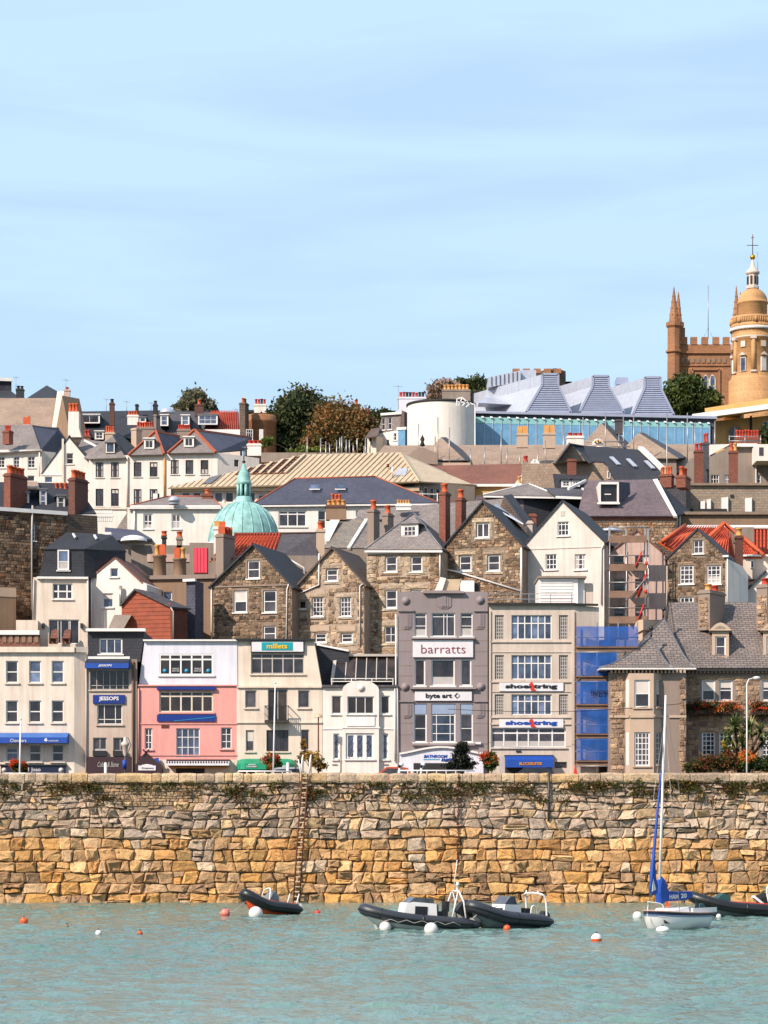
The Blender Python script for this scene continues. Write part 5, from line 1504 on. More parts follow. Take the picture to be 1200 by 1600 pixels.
h = house('red_timber_shed', 'red stained timber shed with slate roof behind the pink building', 240, Y2-3)
f = Facade(h, Y2-4, 240, -16)
f.wall([(190, 1040), (268, 1040), (268, 947), (213, 921), (190, 945)], M['redwood'], 5)
for i in range(13):
    y0 = 924+i*6.4; xa = max(190.5, 213-(y0-921)*23/24.0); xb = min(267.5, 213+(y0+6-921)*55/26.0)
    if xb-xa > 5: f.box(xa+1, y0+.3, xb-1 if y0 > 940 else xb-8, y0+6.1, .03, 'plank', 'redwood')
s_ = Facade(h, O=f.pt(268, 1000), yaw=50); s_.shape([(268, 1040), (293, 1040), (293, 950), (268, 947)], .02, 'side_wall', 'rust', .1)  # timber side in rust brown: the shade on that side put into colour
MB().slab([f.pt(212, 920, .25), f.pt(271, 948.5, .25), s_.pt(296, 951, .2), P(232, 923, Y2+1)], .12).slab([f.pt(212, 920, .25), f.pt(188, 946, .25), f.pt(188, 946, -4), P(232, 923, Y2+1)], .12).build('roof', M['slate'], h)
f.pipe([(269, 950), (273, 956), (273, 1000)], mat='greyframe', r=.05, out=.3)
MB().prism([P(168, 984, Y2-5), P(192, 984, Y2-5), P(205, 962, Y2-4), P(178, 962, Y2-4)], (0, .4, .1)).build('lean_to_roof', M['greyrender'], h)

h = house('buff_house', 'buff rendered house with two fat round chimneys behind the red shed', 280, Y2+2)
f = Facade(h, Y2+3, 280, -8); f.win(254.5, 924.5, 268.5, 938, r=1, f='trim', g='glassblue', blind=''); f.win(300, 922, 314, 952, r=3, f='white_clean', g='glass', blind='')
f.wall([(230, 1040), (336, 1040), (336, 904), (230, 902)], M['brownrender'], 6); f.box(228, 899, 338, 905, .25, 'parapet', 'granite_wall')
for x, yt, n_, pm in ((249.5, 868, 2, ['potyellow', 'terracotta']), (281, 873, 2, ['terracotta', 'potyellow'])):
    s = sc(Y2+4); c = P(x, 902, Y2+4); H = (902-yt)*s
    ch = MB().lathe(c, [(.5, 0), (.47, H*.9), (.54, H*.92), (.54, H)], 14).lathe(c, [(0, H), (.5, H)][::-1], 14).build('chimney', M['brownrender'], h)
    for j in range(n_): put('chimney_pot', pot_mesh(17*s, .2, M[pm[j]], 1 if pm[j] == 'terracotta' else 0), c + Vector((-.2+.42*j, 0, H)), ch)
h = house('blue_grey_tower', 'narrow blue grey plant housing with a white cap', 298, Y2-2)
f = Facade(h, Y2-2, 298, -20); f.wall([(291, 1040), (305, 1040), (305, 908), (291, 908)], M['slateblue'], 1.5); f.box(288, 905, 307, 909, .3, 'cap', 'trim')
# ---------------------------------------------------------------- roofs just behind the gables
def slope(root, pts, mat, th=.12, name='roof'):
    """roof plane through (px, py, Y) corners"""
    return MB().slab([P(*p) for p in pts], th).build(name, M[mat], root)
def pantiles(root, a, b, c, d, n, name='pantile_roof'):
    """rolled red tiles: corners (px, py, Y) eave-left, eave-right, ridge-right, ridge-left; n rolls side by side"""
    A, B, C_, D = (P(*p) for p in (a, b, c, d)); nr = (B-A).cross(D-A).normalized()
    if nr.z < 0: nr = -nr
    MB().slab([p - nr*.16 for p in (A, B, C_, D)], .1).build('roof_boarding', M['terracotta'], root)
    key = None
    for i in range(n):
        t0, t1 = i/n, (i+.62)/n
        p, q, r_, s_ = A.lerp(B, t0), A.lerp(B, t1), D.lerp(C_, t1), D.lerp(C_, t0)
        m = MB(); w = (q-p).length; vs = []
        for k in range(5):
            t = k/4; up = nr*(.012 + math.sin(math.pi*t)*w*.42)
            vs += [p.lerp(q, t)+up, s_.lerp(r_, t)+up]
        m.add(vs, [(2*k, 2*k+2, 2*k+3, 2*k+1) for k in range(4)], 0, None, True)
        m.build('tile_roll', M['redtile'], root)
M['redtile'] = courses('red_pantile', (216, 82, 42), (190, 62, 32), (120, 40, 26), 4.0, .32, .03, offset=0)

h = house('red_pantile_house', 'house with red pantile strip and dark slate roof beside the copper dome', 430, 46)
f = Facade(h, 45, 420, 0); f.wall([(330, 960), (500, 960), (500, 868), (330, 868)], M['greyrender'], 5, holes=False)
pantiles(h, (327, 874, 44.9), (427, 874, 44.9), (440, 834, 48), (368, 834, 48), 15)
slope(h, [(427, 874, 45), (496, 895, 45), (494, 834, 48.2), (440, 834, 48.2)], 'slate'); slope(h, [(327, 874, 51), (496, 880, 51), (494, 834, 48.2), (368, 834, 48.2)], 'slate')
MB().tube([P(366, 834, 48.1), P(496, 833, 48.3)], .1, 6).build('ridge_tiles', M['brickdark'], h)
chimney(h, 337, 365, 836, 912, 44, pots=3, ph=13, mat='granite_wall', potmat=['terracotta', 'potred', 'terracotta'], kind=1, yaw=-25, split=349)
chimney(h, 334, 352, 824, 870, 47, pots=2, ph=9, mat='white', potmat=['potyellow', 'terracotta'], kind=1)
chimney(h, 494, 507, 828, 890, 47, pots=1, ph=13, mat='granite_trim', potmat='terracotta')
f.pipe([(437, 866), (475, 888), (477, 905)], r=.06, out=.5)

M['hoard'] = plain('pink_red_sheet', (236, 70, 96), .6)
h = house('red_hoarding', 'site hoarding with pink red sheeting under the copper dome', 312, 50)
f = Facade(h, 50, 312); f.box(303, 856, 324, 896, .05, 'sheeting', 'potred', .1)
for i in range(4):
    f.box(303.5+i*5.2, 856, 308+i*5.2, 895, .09, 'sheet_panel', 'hoard')
f.wall([(296, 930), (336, 930), (336, 848), (296, 848)], M['greyrender'], 2, holes=False)

h = house('lichen_roof_house', 'small house with yellow lichen on a grey slate roof and wide chimney', 540, 54)
f = Facade(h, 50, 540); f.wall([(500, 930), (600, 930), (600, 858), (500, 858)], M['greyrender'], 5, holes=False)
slope(h, [(505, 856, 50), (546, 856, 50), (572, 811, 54), (532, 811, 54)], 'lichen'); slope(h, [(547, 856, 50), (605, 856, 50), (600, 816, 54), (574, 812, 54)], 'slatelight')
slope(h, [(505, 840, 57), (605, 840, 57), (600, 811, 54), (532, 811, 54)], 'slatedark')
MB().bar(P(545, 857, 49.9), P(573, 812, 53.9), .28, .2).build('parapet', M['trim'], h)
MB().prism([P(500, 846, 50.5), P(516, 812, 53), P(531, 812, 53.2), P(514, 846, 50.8)], (0, .2, 0)).build('white_gable', M['white'], h)
chimney(h, 509, 541, 790, 812, 53.5, pots=4, ph=9, mat='brownrender', potmat=['potyellow'], capmat='brickdark'); chimney(h, 516, 534, 787, 792, 54.5, pots=3, ph=15, mat='brownrender', potmat='terracotta', cap=False)
chimney(h, 574, 593, 797, 862, 48, pots=1, ph=16, mat='granite_wall', potmat='terracotta', yaw=-25, split=584); chimney(h, 597, 615, 803, 845, 50, pots=1, ph=14, mat='granite_wall', potmat='terracotta', yaw=-25, split=606)
h = house('long_slate_house', 'long pale slate roof running behind the brown granite gables', 670, 58)
f = Facade(h, 54, 670); f.wall([(590, 930), (800, 930), (800, 868), (590, 868)], M['greyrender'], 5, holes=False)
slope(h, [(545, 868, 54), (800, 868, 54), (800, 778, 60), (560, 797, 60)], 'slatelight'); slope(h, [(545, 868, 66), (800, 868, 66), (800, 778, 60), (560, 797, 60)], 'slatelight')
for a, b_ in (((600, 797), (620, 787)),): chimney(h, 619, 642, 788, 797, 58, pots=5, ph=7, mat='trim', potmat='potyellow')
g_ = Facade(h, 48, 800, -30); g_.shape([(775, 815), (787, 776), (791, 774), (830, 835), (830, 870), (775, 870)], 0, 'stone_gable', 'darkrubble', .3)
slope(h, [(788, 774, 47.5), (832, 838, 46.5), (842, 828, 50), (800, 772, 51)], 'slate')
MB().slab([P(768, 790, 41), P(818, 818, 40), P(824, 822, 44), P(776, 788, 46)], .1).build('zinc_valley', M['zinc'], h)
chimney(h, 686, 704, 770, 850, 39.5, pots=1, ph=14, mat='brick', potmat='terracotta', yaw=-25, split=696); chimney(h, 711.5, 729, 779, 830, 42, pots=1, ph=15, mat='brick', potmat='terracotta', yaw=-25, split=721)

# dark block with white-edged hipped roof
h = house('dark_flat_block', 'dark walled block with low white edged slate roof behind white gable', 815, 62)
f = Facade(h, 62, 820)
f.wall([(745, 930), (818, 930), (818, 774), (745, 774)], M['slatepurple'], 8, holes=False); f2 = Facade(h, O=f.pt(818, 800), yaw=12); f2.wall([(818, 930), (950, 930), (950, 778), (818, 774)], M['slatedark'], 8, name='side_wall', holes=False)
pitched_roof(h, (755, 774), (873, 776), (826, 757), (828, 757), 62, 7, 'slatelight', over=.4, fasc='trim', ridge='trim'); 
slope(h, [(868, 775, 60.5), (925, 777, 60), (910, 764, 63), (850, 762, 64)], 'slate'); MB().bar(P(868, 777, 60.4), P(927, 779, 59.9), .15, .2).build('fascia', M['trim'], h)
MB().bar(P(910, 764, 63), P(927, 778, 60), .2).build('verge', M['trim'], h)
chimney(h, 826, 838, 804, 822, 52, pots=0, mat='brick', cap=True); chimney(h, 824, 832, 815, 850, 44, pots=0, mat='stucco')

# purple slate house with box dormer
h = house('purple_slate_house', 'broad purple slate roof with open box dormer above brick and rubble', 985, 58)
f = Facade(h, 56, 985); f.wall([(925, 930), (1057, 930), (1057, 804), (925, 804)], M['darkrubble'], 6, holes=False); f.box(925, 804, 1057, 812, .08, 'brick_band', 'brick'); 
rubble(f, [f.uz(926, 850), f.uz(1056, 850), f.uz(1056, 813), f.uz(926, 813)], [], STL[:2]+STD[2:3]+[(176, 140, 110)], (.2, .3), (.25, .5), (.02, .05), 'rubble_stones', margin=0)
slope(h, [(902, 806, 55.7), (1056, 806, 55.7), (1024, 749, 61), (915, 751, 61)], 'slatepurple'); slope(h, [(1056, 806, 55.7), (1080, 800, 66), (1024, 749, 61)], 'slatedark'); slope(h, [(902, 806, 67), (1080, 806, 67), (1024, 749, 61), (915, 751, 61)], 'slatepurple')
MB().slab([P(1052, 806, 55.5), P(1058, 806, 55.4), P(1027, 748, 60.8), P(1020, 749, 60.9)], .2).build('verge', M['trim'], h); MB().bar(P(888, 764, 58), P(915, 751, 60.8), .2).build('hip_flashing', M['trim'], h)
d = Facade(h, 56.8, 952); d.win(939, 757, 964, 784, r=1, f='darkframe', g='glassbrown', blind='', inset=.3, sill=False); d.wall([(936.5, 787), (967, 787), (967, 753), (936.5, 753)], M['trim'], 3.5, name='dormer'); d.box(933, 785.5, 968, 788.5, .3, 'dormer_sill', 'trim'); d.box(945, 771, 955, 772.5, -.2, 'board', 'trim', .3)
s_ = Facade(h, O=d.pt(967, 770), yaw=55); s_.shape([(967, 787), (985, 772), (984, 754), (967, 753)], .0, 'dormer_cheek', 'slateblue', .1)
for x, y_ in ((984, 756), (1014, 756), (953, 800), (985, 800), (1018, 799), (1000, 778)): MB().obox(P(x, y_, 57.6 + (800-y_)*.09), (.12, 0, 0), (0, .1, 0), (0, 0, .06)).build('roof_vent', M['lead'], h)
chimney(h, 1031, 1055, 742, 762, 66, pots=4, ph=13, mat='brick', potmat=['terracotta', 'potyellow', 'terracotta'], yaw=-20, split=1049); chimney(h, 1056, 1083, 744, 762, 65, pots=4, ph=14, mat='brick', potmat=['terracotta', 'terracotta', 'potred'], yaw=-20, split=1071)
MB().lathe(P(953, 832, 47), [(.05, 0), (1.0, .05), (.9, .22), (.3, .34), (0, .38)], 12).build('metal_cowl', M['zinc'], h)

# right: grey block wall house, rendered parapet, red pantiles
h = house('block_wall_building', 'long pale block wall with white plastic vents under a flat roof', 1130, 72)
f = Facade(h, 72, 1130); f.wall([(1038, 930), (1290, 930), (1290, 758), (1038, 758)], M['blockwall'], 8, holes=False); f.box(1036, 755.5, 1290, 759, .3, 'coping', 'darkmortar')
for x, w_, y0 in ((1094, 7, 784), (1104, 6, 781), (1127, 10, 778), (1164, 10, 779)): f.box(x, y0, x+w_, 802, .3, 'vent_housing', 'white_clean'); f.box(x+w_-2, y0-1, x+w_, 800, .33, 'vent_duct', 'trim')
f.box(1141, 773, 1146, 777, .1, 'air_vent', 'dark'); s_ = f.shape([(1039, 766), (1074, 765), (1074, 802), (1056, 800)], 1.0, 'lean_to', 'slate', 1.0); f.box(1070, 765, 1076, 803, 1.2, 'lean_to_post', 'black', .1); f.box(1074, 797, 1134, 802, .9, 'low_roof', 'dark')
h = house('parapet_building', 'brown rendered parapet wall between the block wall and red pantiles', 1130, 62)
f = Facade(h, 62, 1130); f.wall([(1056, 930), (1290, 930), (1290, 803), (1060, 803), (1056, 806)], M['brownrender'], 7, holes=False); f.box(1059, 800, 1290, 804.5, .3, 'coping', 'darkmortar')
for x in (1057, 1061): f.pipe([(x, 800), (x, 828)], r=.1, out=.4)
h = house('pantile_cottage', 'cottage row with bright red pantile hips behind the dark gable house', 1130, 46)
f = Facade(h, 46, 1130); f.wall([(1045, 960), (1290, 960), (1290, 876), (1045, 876)], M['yellowstone'] if False else M['cream'], 6, holes=False)
pantiles(h, (1030, 845, 44.8), (1075, 873, 44.8), (1110, 822, 49), (1072, 822, 49), 10); pantiles(h, (1075, 873, 44.8), (1150, 873, 44.8), (1140, 822, 49.5), (1110, 822, 49), 12)
pantiles(h, (1101, 846, 44), (1140, 866, 42.5), (1139, 840, 44), (1131, 818, 47), 9); pantiles(h, (1160, 868, 42.4), (1192, 868, 42.4), (1160, 838, 45.8), (1150, 832, 45.8), 9)
pantiles(h, (1176, 866, 46.5), (1260, 866, 46.5), (1260, 824, 50), (1176, 824, 50), 15)
MB().tube([P(1036, 845, 44.6), P(1071, 821, 48.9)], .16, 6).build('hip_tiles', M['terracotta'], h); MB().tube([P(1101, 845, 43.6), P(1131, 817, 46.8), P(1154, 836, 45)], .16, 6).build('hip_tiles', M['terracotta'], h); MB().tube([P(1159, 838, 44.6), P(1193, 867, 42)], .16, 6).build('hip_tiles', M['terracotta'], h)
MB().slab([P(1066, 824, 49.2), P(1290, 824, 49.8), P(1290, 820.5, 50.4), P(1066, 820.5, 49.9)], .1).build('ridge_flashing', M['trim'], h)
chimney(h, 1150, 1161, 838, 884, 40.5, pots=1, ph=14, mat='brickdark', potmat='potyellow'); f.box(1146, 826, 1175, 850, 1.0, 'dark_dormer', 'greyrender', .1)
q = Facade(h, 42.6, 1185); q.shape([(1160, 905), (1215, 905), (1215, 872), (1160, 869)], 0, 'rendered_wall', 'cream', 2); q.box(1160, 867, 1215, 870, .3, 'gutter', 'trim')
q.win(1172, 876, 1178, 888, r=1, f='trim', g='glassbrown', blind='', sill=False); q.glaze(.2)

# ---------------------------------------------------------------- green copper dome
DYY = 70
h = house('copper_dome', 'green copper ribbed dome with columned lantern and finial', 381, DYY)
s = sc(DYY); c = P(381, 850, DYY+3.3); RAD = 56*s
prof = [(RAD*math.cos(a)**.92 if a < 1.5 else 0, (850-783)*s*math.sin(a)*1.0) for a in [i*math.pi/2/14 for i in range(15)]]
prof = [(max(r_, 14*s), z) for r_, z in prof]
MB().lathe(c, prof, 40).build('dome', M['copper'], h)
for i in range(20):
    a = 2*math.pi*i/20
    MB().tube([c + Vector((math.cos(a)*(r_+.02), math.sin(a)*(r_+.02), z+.01)) for r_, z in prof[::2]], .055, 4).build('dome_rib', M['copper'], h)
MB().lathe(c, [(RAD+.35, -.75), (RAD+.35, -.45), (RAD+.15, -.35), (RAD+.15, .05), (RAD, .1)], 40).build('dome_cornice', M['white'], h)
MB().lathe(c, [(RAD+.05, -5), (RAD+.05, -.7)], 40).build('drum', M['white'], h)
L0 = (850-784)*s
def zz(py): return (850-py)*s
MB().lathe(c, [(16*s, L0-.15), (17*s, L0), (13*s, L0+.15), (12.5*s, zz(776)), (11*s, zz(775))], 16).build('lantern_base', M['copper'], h)
MB().lathe(c, [(5*s, zz(777)), (5*s, zz(755))], 10).build('lantern_core', M['dark'], h)
for i in range(8):
    a = 2*math.pi*(i+.5)/8; p_ = c + Vector((math.cos(a)*9.5*s, math.sin(a)*9.5*s, 0)); MB().tube([p_ + Vector((0, 0, zz(776))), p_ + Vector((0, 0, zz(756)))], .13, 6).build('lantern_column', M['copper'], h)
MB().lathe(c, [(10*s, zz(757)), (12.2*s, zz(755)), (12.2*s, zz(751)), (10*s, zz(750)), (10.5*s, zz(744)), (8*s, zz(737)), (4.5*s, zz(731)), (2.2*s, zz(724)), (0, zz(722))], 16).build('lantern_cupola', M['copper'], h)
MB().tube([c + Vector((0, 0, zz(724))), c + Vector((0, 0, zz(697)))], .05, 5).lathe(c, [(0, zz(722)), (.2, zz(720)), (0, zz(716))], 8).bar(c + Vector((-.3, 0, zz(700))), c + Vector((.35, 0, zz(699))), .1).build('finial', M['black'], h)

# ---------------------------------------------------------------- white building with hipped blue slate roof
h = house('white_hip_roof_building', 'long white building with blue grey hipped roof and two rooflights', 520, 82)
f = Facade(h, 82, 520)
f.win(435, 798, 479, 823, c=3, hs=[.22], f='white_clean', fw=.12, bw=.1, g='glass', blind='', sillmat='white'); f.win(497, 798, 509, 826, r=2, f='white_clean', g='glass', blind=''); f.win(556, 798, 580, 808, c=2, r=1, f='white_clean', g='glass', blind='')
f.wall([(330, 930), (684, 930), (684, 788), (330, 788)], M['white'], 9)
pitched_roof(h, (394, 789), (684, 786), (461, 748), (587, 745), 82, 10, 'slateblue', ridge='ridge', over=.3)
for x in (492, 532): MB().obox(P(x, 761, 84.2), (.42, 0, 0), (0, .25, .22), (0, -.02, .05)).build('rooflight', M['glassblue'], h); MB().obox(P(x-.5, 764.5, 83.7), (.5, 0, 0), (0, .06, 0), (0, 0, .05)).build('rooflight_flashing', M['white_clean'], h)
h = house('white_wing', 'plain white two window wing with red edged roof left of dome', 270, 80)
f = Facade(h, 80, 270)
f.wins_at([(224, 238.5), (268, 282.5)], [(803, 826.5)], c=2, r=2, f='white_clean', fw=.12, bw=.08, g='glass', blind='low')
f.wall([(199, 930), (346, 930), (346, 791), (199, 791)], M['white'], 8)
pitched_roof(h, (199, 792), (346, 792), (262, 776), (330, 776), 80, 8, 'slatelight', ridge='ridge'); f.pipe([(210, 793), (210, 850)], r=.1); f.box(204, 790, 346, 793, .3, 'gutter', 'trim')
for x in (272,): MB().lathe(P(x, 788, 79), [(.5, 0), (.5, .25), (.6, .25), (.5, .5), (.3, .7), (0, .75)], 10).build('roof_cowl', M['zinc'], h)
chimney(h, 316, 331, 772, 790, 83, pots=1, ph=7, mat='brick', potmat='terracotta')
f2 = Facade(h, 83, 190, -20); f2.shape([(176, 835), (199, 800), (199, 850), (176, 850)], 0, 'slate_cheek', 'slatelight', .3)
h = house('dark_hip_roof_shed', 'dark blue slate roof with curved white rooflight behind the mansard', 200, 62)
slope(h, [(164, 845, 60), (238, 842, 60), (214, 828, 64), (164, 824, 64)], 'slateblue'); slope(h, [(164, 845, 68), (238, 842, 68), (214, 828, 64), (164, 824, 64)], 'slateblue')
Facade(h, 60.3, 200).wall([(150, 900), (238, 900), (238, 843), (150, 843)], M['greyrender'], 4, holes=False)
MB().lathe(P(209, 846, 56), [(1.1, 0), (1.05, .2), (.8, .38), (.4, .48), (0, .5)], 14).build('dome_light', M['white_clean'], h); chimney(h, 253, 259, 838, 855, 56, pots=1, ph=8, mat='dark', potmat='terracotta'); chimney(h, 276, 284, 840, 856, 56, pots=1, ph=9, mat='greyrender', potmat='terracotta')
f = Facade(h, 56, 260); f.wall([(205, 920), (335, 920), (335, 852), (205, 852)], M['greyrender'], 3, holes=False); f.box(230, 866, 335, 878, .1, 'pink_band', 'palepink')
f = Facade(h, 58, 160); f.box(135, 798, 176, 803, .2, 'white_parapet', 'trim')
for i in range(7): f.box(153+i*3.4, 808, 155+i*3.4, 815, .2, 'baluster', 'trim', .1)
f.box(152, 805, 178, 808, .25, 'balustrade_rail', 'trim')

# ---------------------------------------------------------------- market hall with cream standing-seam roof
h = house('market_hall', 'large hall with cream ribbed metal hipped roof, part stripped to battens', 520, 100)
f = Facade(h, 99, 520)
for i in range(9): f.win(283+i*17, 768, 298+i*17, 786, c=1, r=1, f='trim', fw=.14, g='glass', blind='', sill=False)
f.wall([(272, 900), (660, 900), (660, 766), (272, 766)], M['cream'], 10); f.box(272, 762, 655, 768, .5, 'eaves_beam', 'cream_metal')
r2 = Facade(h, O=f.pt(648, 800), yaw=24)
for i in range(4): r2.win(653+i*9.5, 760+i, 660+i*9.5, 778+i, r=1, f='white_clean', g='glass', blind='', sill=False)
r2.wall([(648, 860), (742, 860), (742, 760), (648, 752)], M['greyrender'], 6, name='end_wall')
k = MB()
for x in (655, 678): k.bar(r2.pt(x, 772, .8), r2.pt(x, 786, .8), .1)
k.bar(r2.pt(650, 773, .8), r2.pt(680, 774, .8), .1); k.build('gallery_rail', M['trim'], h)
EL, ER = (262, 762, 98), (655, 752, 98); RL, RR = (476, 710, 106), (626, 707, 106)
slope(h, [EL, ER, RR, RL], 'cream_metal', .15)
slope(h, [ER, (745, 757, 104), (740, 757, 112), RR], 'cream_metal', .15); slope(h, [EL, (262, 762, 114), (745, 757, 114), RR, RL], 'cream_metal', .15)
A, B, C_, D = (P(*p) for p in (EL, ER, RR, RL)); nr = (B-A).cross(D-A).normalized(); nr = nr if nr.z > 0 else -nr
sd = (C_-B); sd = Vector((0, 0, 0)) + (P(581, 749, 98)-P(476+146, 709, 106)) * -1
UP = D - P(424, 757.9, 98)
for i in range(44):                           # seams run straight up the slope; their tops stop at the hip or ridge
    a_ = A.lerp(B, (i+.5)/44); px_ = 262+393*(i+.5)/44
    t = min(1.0, max(.06, (px_-262)/162.0), max(.06, (655-px_)/81.0))
    MB().bar(a_ + nr*.03, a_ + UP*t*.985 + nr*.03, .06, .1).build('seam', M['cream_metal'], h)
# stripped bays: brown boards showing between cream rafters
U = (B-A).normalized(); V_ = (D - P(424, 757.9, 98))
def on(px, t, up=.0):
    a_ = A.lerp(B, (px-262)/393); return a_ + V_*t + nr*up
for i in range(7):
    xa, xb = 334+i*13.4, 344.5+i*13.4; t0 = .36; t1 = min(.95, (xa-262)/162-.03)
    if t1 < t0+.08: continue
    MB().slab([on(xa, t0, .08), on(xb, t0, .08), on(xb, t1, .08), on(xa, t1, .08)], .05).build('open_bay', M['rust'], h)
    for t in (.43, .52, .61, .70, .79, .88):
        if t < t1: MB().bar(on(xa, t, .11), on(xb, t, .11), .16, .06).build('batten', M['dark'], h)
    MB().bar(on(xb+1.5, t0, .16), on(xb+1.5, min(.96, t1+.06), .16), .3, .1).build('rafter', M['cream_metal'], h)
q = [on(312, .08, .12), on(325, .08, .12), on(327, .36, .12), on(314, .29, .12)]
MB().slab(q, .06).build('roof_light', M['lead'], h); 
q = [P(617, 745, 99.6), P(633, 745, 99.6), P(637, 734, 101.3), P(623, 734, 101.3)]; MB().slab([p + nr*.15 for p in q], .1).build('roof_light', M['zinc'], h)
MB().tube([P(613, 745, 99), P(613, 729, 99)], .08, 5).build('vent_pipe', M['trim'], h); MB().tube([P(606, 730, 101.5), P(606, 725, 101.5)], .15, 5).build('vent_pipe', M['rust'], h)
MB().tube([P(655, 752, 97.9), P(626, 707, 105.9)], .1, 5).build('hip_roll', M['cream_metal'], h)
pl_ = thing('roof_scaffold', 'row of upright scaffold poles along the back of the cream roof', 'scaffold', P(540, 720, 112))
for x, y0, y1 in ((480, 683, 716), (501, 685, 715), (509, 690, 715), (515, 694, 715), (526, 688, 714), (531, 684, 714), (534, 682, 714), (541, 687, 714), (546, 688, 714), (552, 695, 714), (558, 685, 713), (569, 697, 713), (571, 684, 713), (578, 690, 712)):
    MB().tube([P(x, 722, 112+random.uniform(-1, 1)), P(x, y0, 112)], .07, 5).build('scaffold_pole', M['steel'], pl_)
MB().box(P(408, 722, 113), P(560, 708, 113.4)).build('platform', M['greyrender'], pl_)

h = house('brown_tile_hall', 'hall with brown tiled roof ending in a white glazed gable', 760, 108)
f = Facade(h, 106, 760); f.wall([(640, 860), (806, 860), (806, 757), (640, 757)], M['yellowstone'], 6, holes=False)
slope(h, [(655, 758, 106), (806, 758, 106), (834, 724, 112), (660, 728, 112)], 'tilebrown'); slope(h, [(655, 758, 118), (806, 758, 118), (834, 724, 112), (660, 728, 112)], 'tilebrown'); f.box(738, 757, 806, 761, .4, 'gutter', 'trim')
g_ = Facade(h, 104, 835, -14)
g_.wall([(797, 800), (868, 800), (868, 765), (837, 720), (797, 772)], M['white'], 8, holes=False, name='gable')
for pts in ([(831, 768), (838, 768), (838, 733), (835, 731), (831, 738)], [(841, 768), (848, 768), (848, 748), (841, 736)], [(851, 768), (858, 768), (858, 764), (851, 752)], [(824, 768), (829, 768), (829, 741), (824, 748)]): g_.shape(pts, .04, 'pane', 'glassbrown', .03)
for e in ((797, 773), (870, 768)): MB().bar(g_.pt(837, 719.5, .2), g_.pt(*e, .2), .35, .4).build('verge', M['trim'], h)
chimney(h, 808, 827, 756, 772, 100, pots=3, ph=11, mat='trim', potmat='potyellow')
chimney(h, 819, 824, 722, 728, 112, pots=1, ph=10, mat='greyrender', potmat='potred')

h = house('black_roof_house', 'stone house with black slate roof, three long rooflights and white parapet', 950, 92)
f = Facade(h, 88, 940, -10)
f.wall([(815, 820), (965, 820), (965, 742), (942, 724), (815, 724)], M['stoneroof'], 8, holes=False); f.shape([(865, 726), (920, 722), (891, 693)], 1.0, 'stone_gable', 'blockwall', 6)
f.win(949, 736, 954, 748, r=1, f='trim', g='glass', blind='', sill=False); f.glaze(.2)
slope(h, [(962, 752, 86.5), (1040, 748, 86.5), (1004, 703, 93), (910, 696, 93), (920, 720, 89), (945, 722, 88.5)], 'slatedark'); slope(h, [(890, 692, 89), (922, 723, 86), (930, 722, 90), (912, 696, 94)], 'slatedark'); slope(h, [(866, 724, 86), (890, 692, 86), (912, 696, 93), (880, 715, 95)], 'slate')
for x, y_ in ((960, 726), (986, 729), (1014, 732)):
    a_, b_ = P(x-5, y_-6, 89.9), P(x+7, y_+6, 88.1); MB().bar(a_ + Vector((0, -.1, .35)), b_ + Vector((0, -.1, .35)), .4, .1).build('rooflight', M['zinc'], h)
MB().bar(P(1001, 700, 92.8), P(1036, 733, 87.9), .5, .3).build('parapet', M['trim'], h)
chimney(h, 887, 900.5, 718, 742, 84, pots=0, mat='brick'); chimney(h, 886, 912, 682, 698, 95, pots=3, ph=6, mat='white', potmat='potred')
d = Facade(h, 82, 895); dormer(h, 877, 750, 892, 762, 82, 3, c=2, r=2, cheek='slatedark', rooft='slatedark', f='white_clean', margin=2); dormer(h, 893, 750, 906, 761, 82, 3, c=2, r=2, cheek='slatedark', rooft='slatedark', f='white_clean', margin=2)
slope(h, [(868, 770, 82), (922, 768, 82), (918, 744, 84), (864, 740, 84)], 'slatedark'); slope(h, [(868, 770, 88), (922, 768, 88), (918, 744, 84), (864, 740, 84)], 'slatedark')

h = house('chimney_house', 'brown rendered house carrying two tall thin red brick chimneys', 1140, 92)
f = Facade(h, 93, 1140)
f.wins_at([(1110.5, 1123.5), (1132, 1140)], [(742, 755.5)], c=3, r=2, f='white_clean', g='glass', blind=''); f.win(1183, 742, 1189, 755, r=2, f='white_clean', g='glass', blind='')
f.wall([(1080, 820), (1290, 820), (1290, 712), (1180, 712), (1180, 697), (1142, 697), (1108, 714), (1080, 716)], M['greyrender'], 7)
chimney(h, 1085.5, 1098.5, 704, 768, 86, pots=2, ph=12, mat='brick', potmat='potred'); chimney(h, 1099, 1108, 692, 768, 88, pots=2, ph=15, mat='slate', potmat='potred'); chimney(h, 1140, 1153, 705, 768, 86, pots=2, ph=13, mat='brick', potmat=['terracotta', 'potyellow'])  # slate stack: the first chimney's unlit right side, shade put into its colour
f.box(1141, 694, 1182, 699, .5, 'flat_roof', 'trim'); f.shape([(1108, 695), (1142, 694), (1108, 712)], .1, 'white_panel', 'white', .3); f.box(1180, 695, 1181.5, 757, .2, 'downpipe', 'trim')
k = Facade(h, 90, 1185); k.wall([(1182, 720), (1290, 720), (1290, 694), (1182, 694)], M['white'], 4, holes=False); k.box(1186, 699, 1193, 712, .03, 'window', 'glass')
b_ = P(1167, 694, 95); m = MB(); 
ch = chimney(h, 1149, 1189, 685, 696, 96, pots=8, ph=14, mat='brick', potmat='potred')
k = Facade(h, 94, 1165)
for y_ in (682, 689): MB().tube([k.pt(1139, y_), k.pt(1189, y_)], .05, 5).build('roof_rail', M['steel'], h)
for x in (1139.5, 1164, 1188.5): MB().tube([k.pt(x, 697), k.pt(x, 680)], .05, 5).build('rail_post', M['steel'], h)
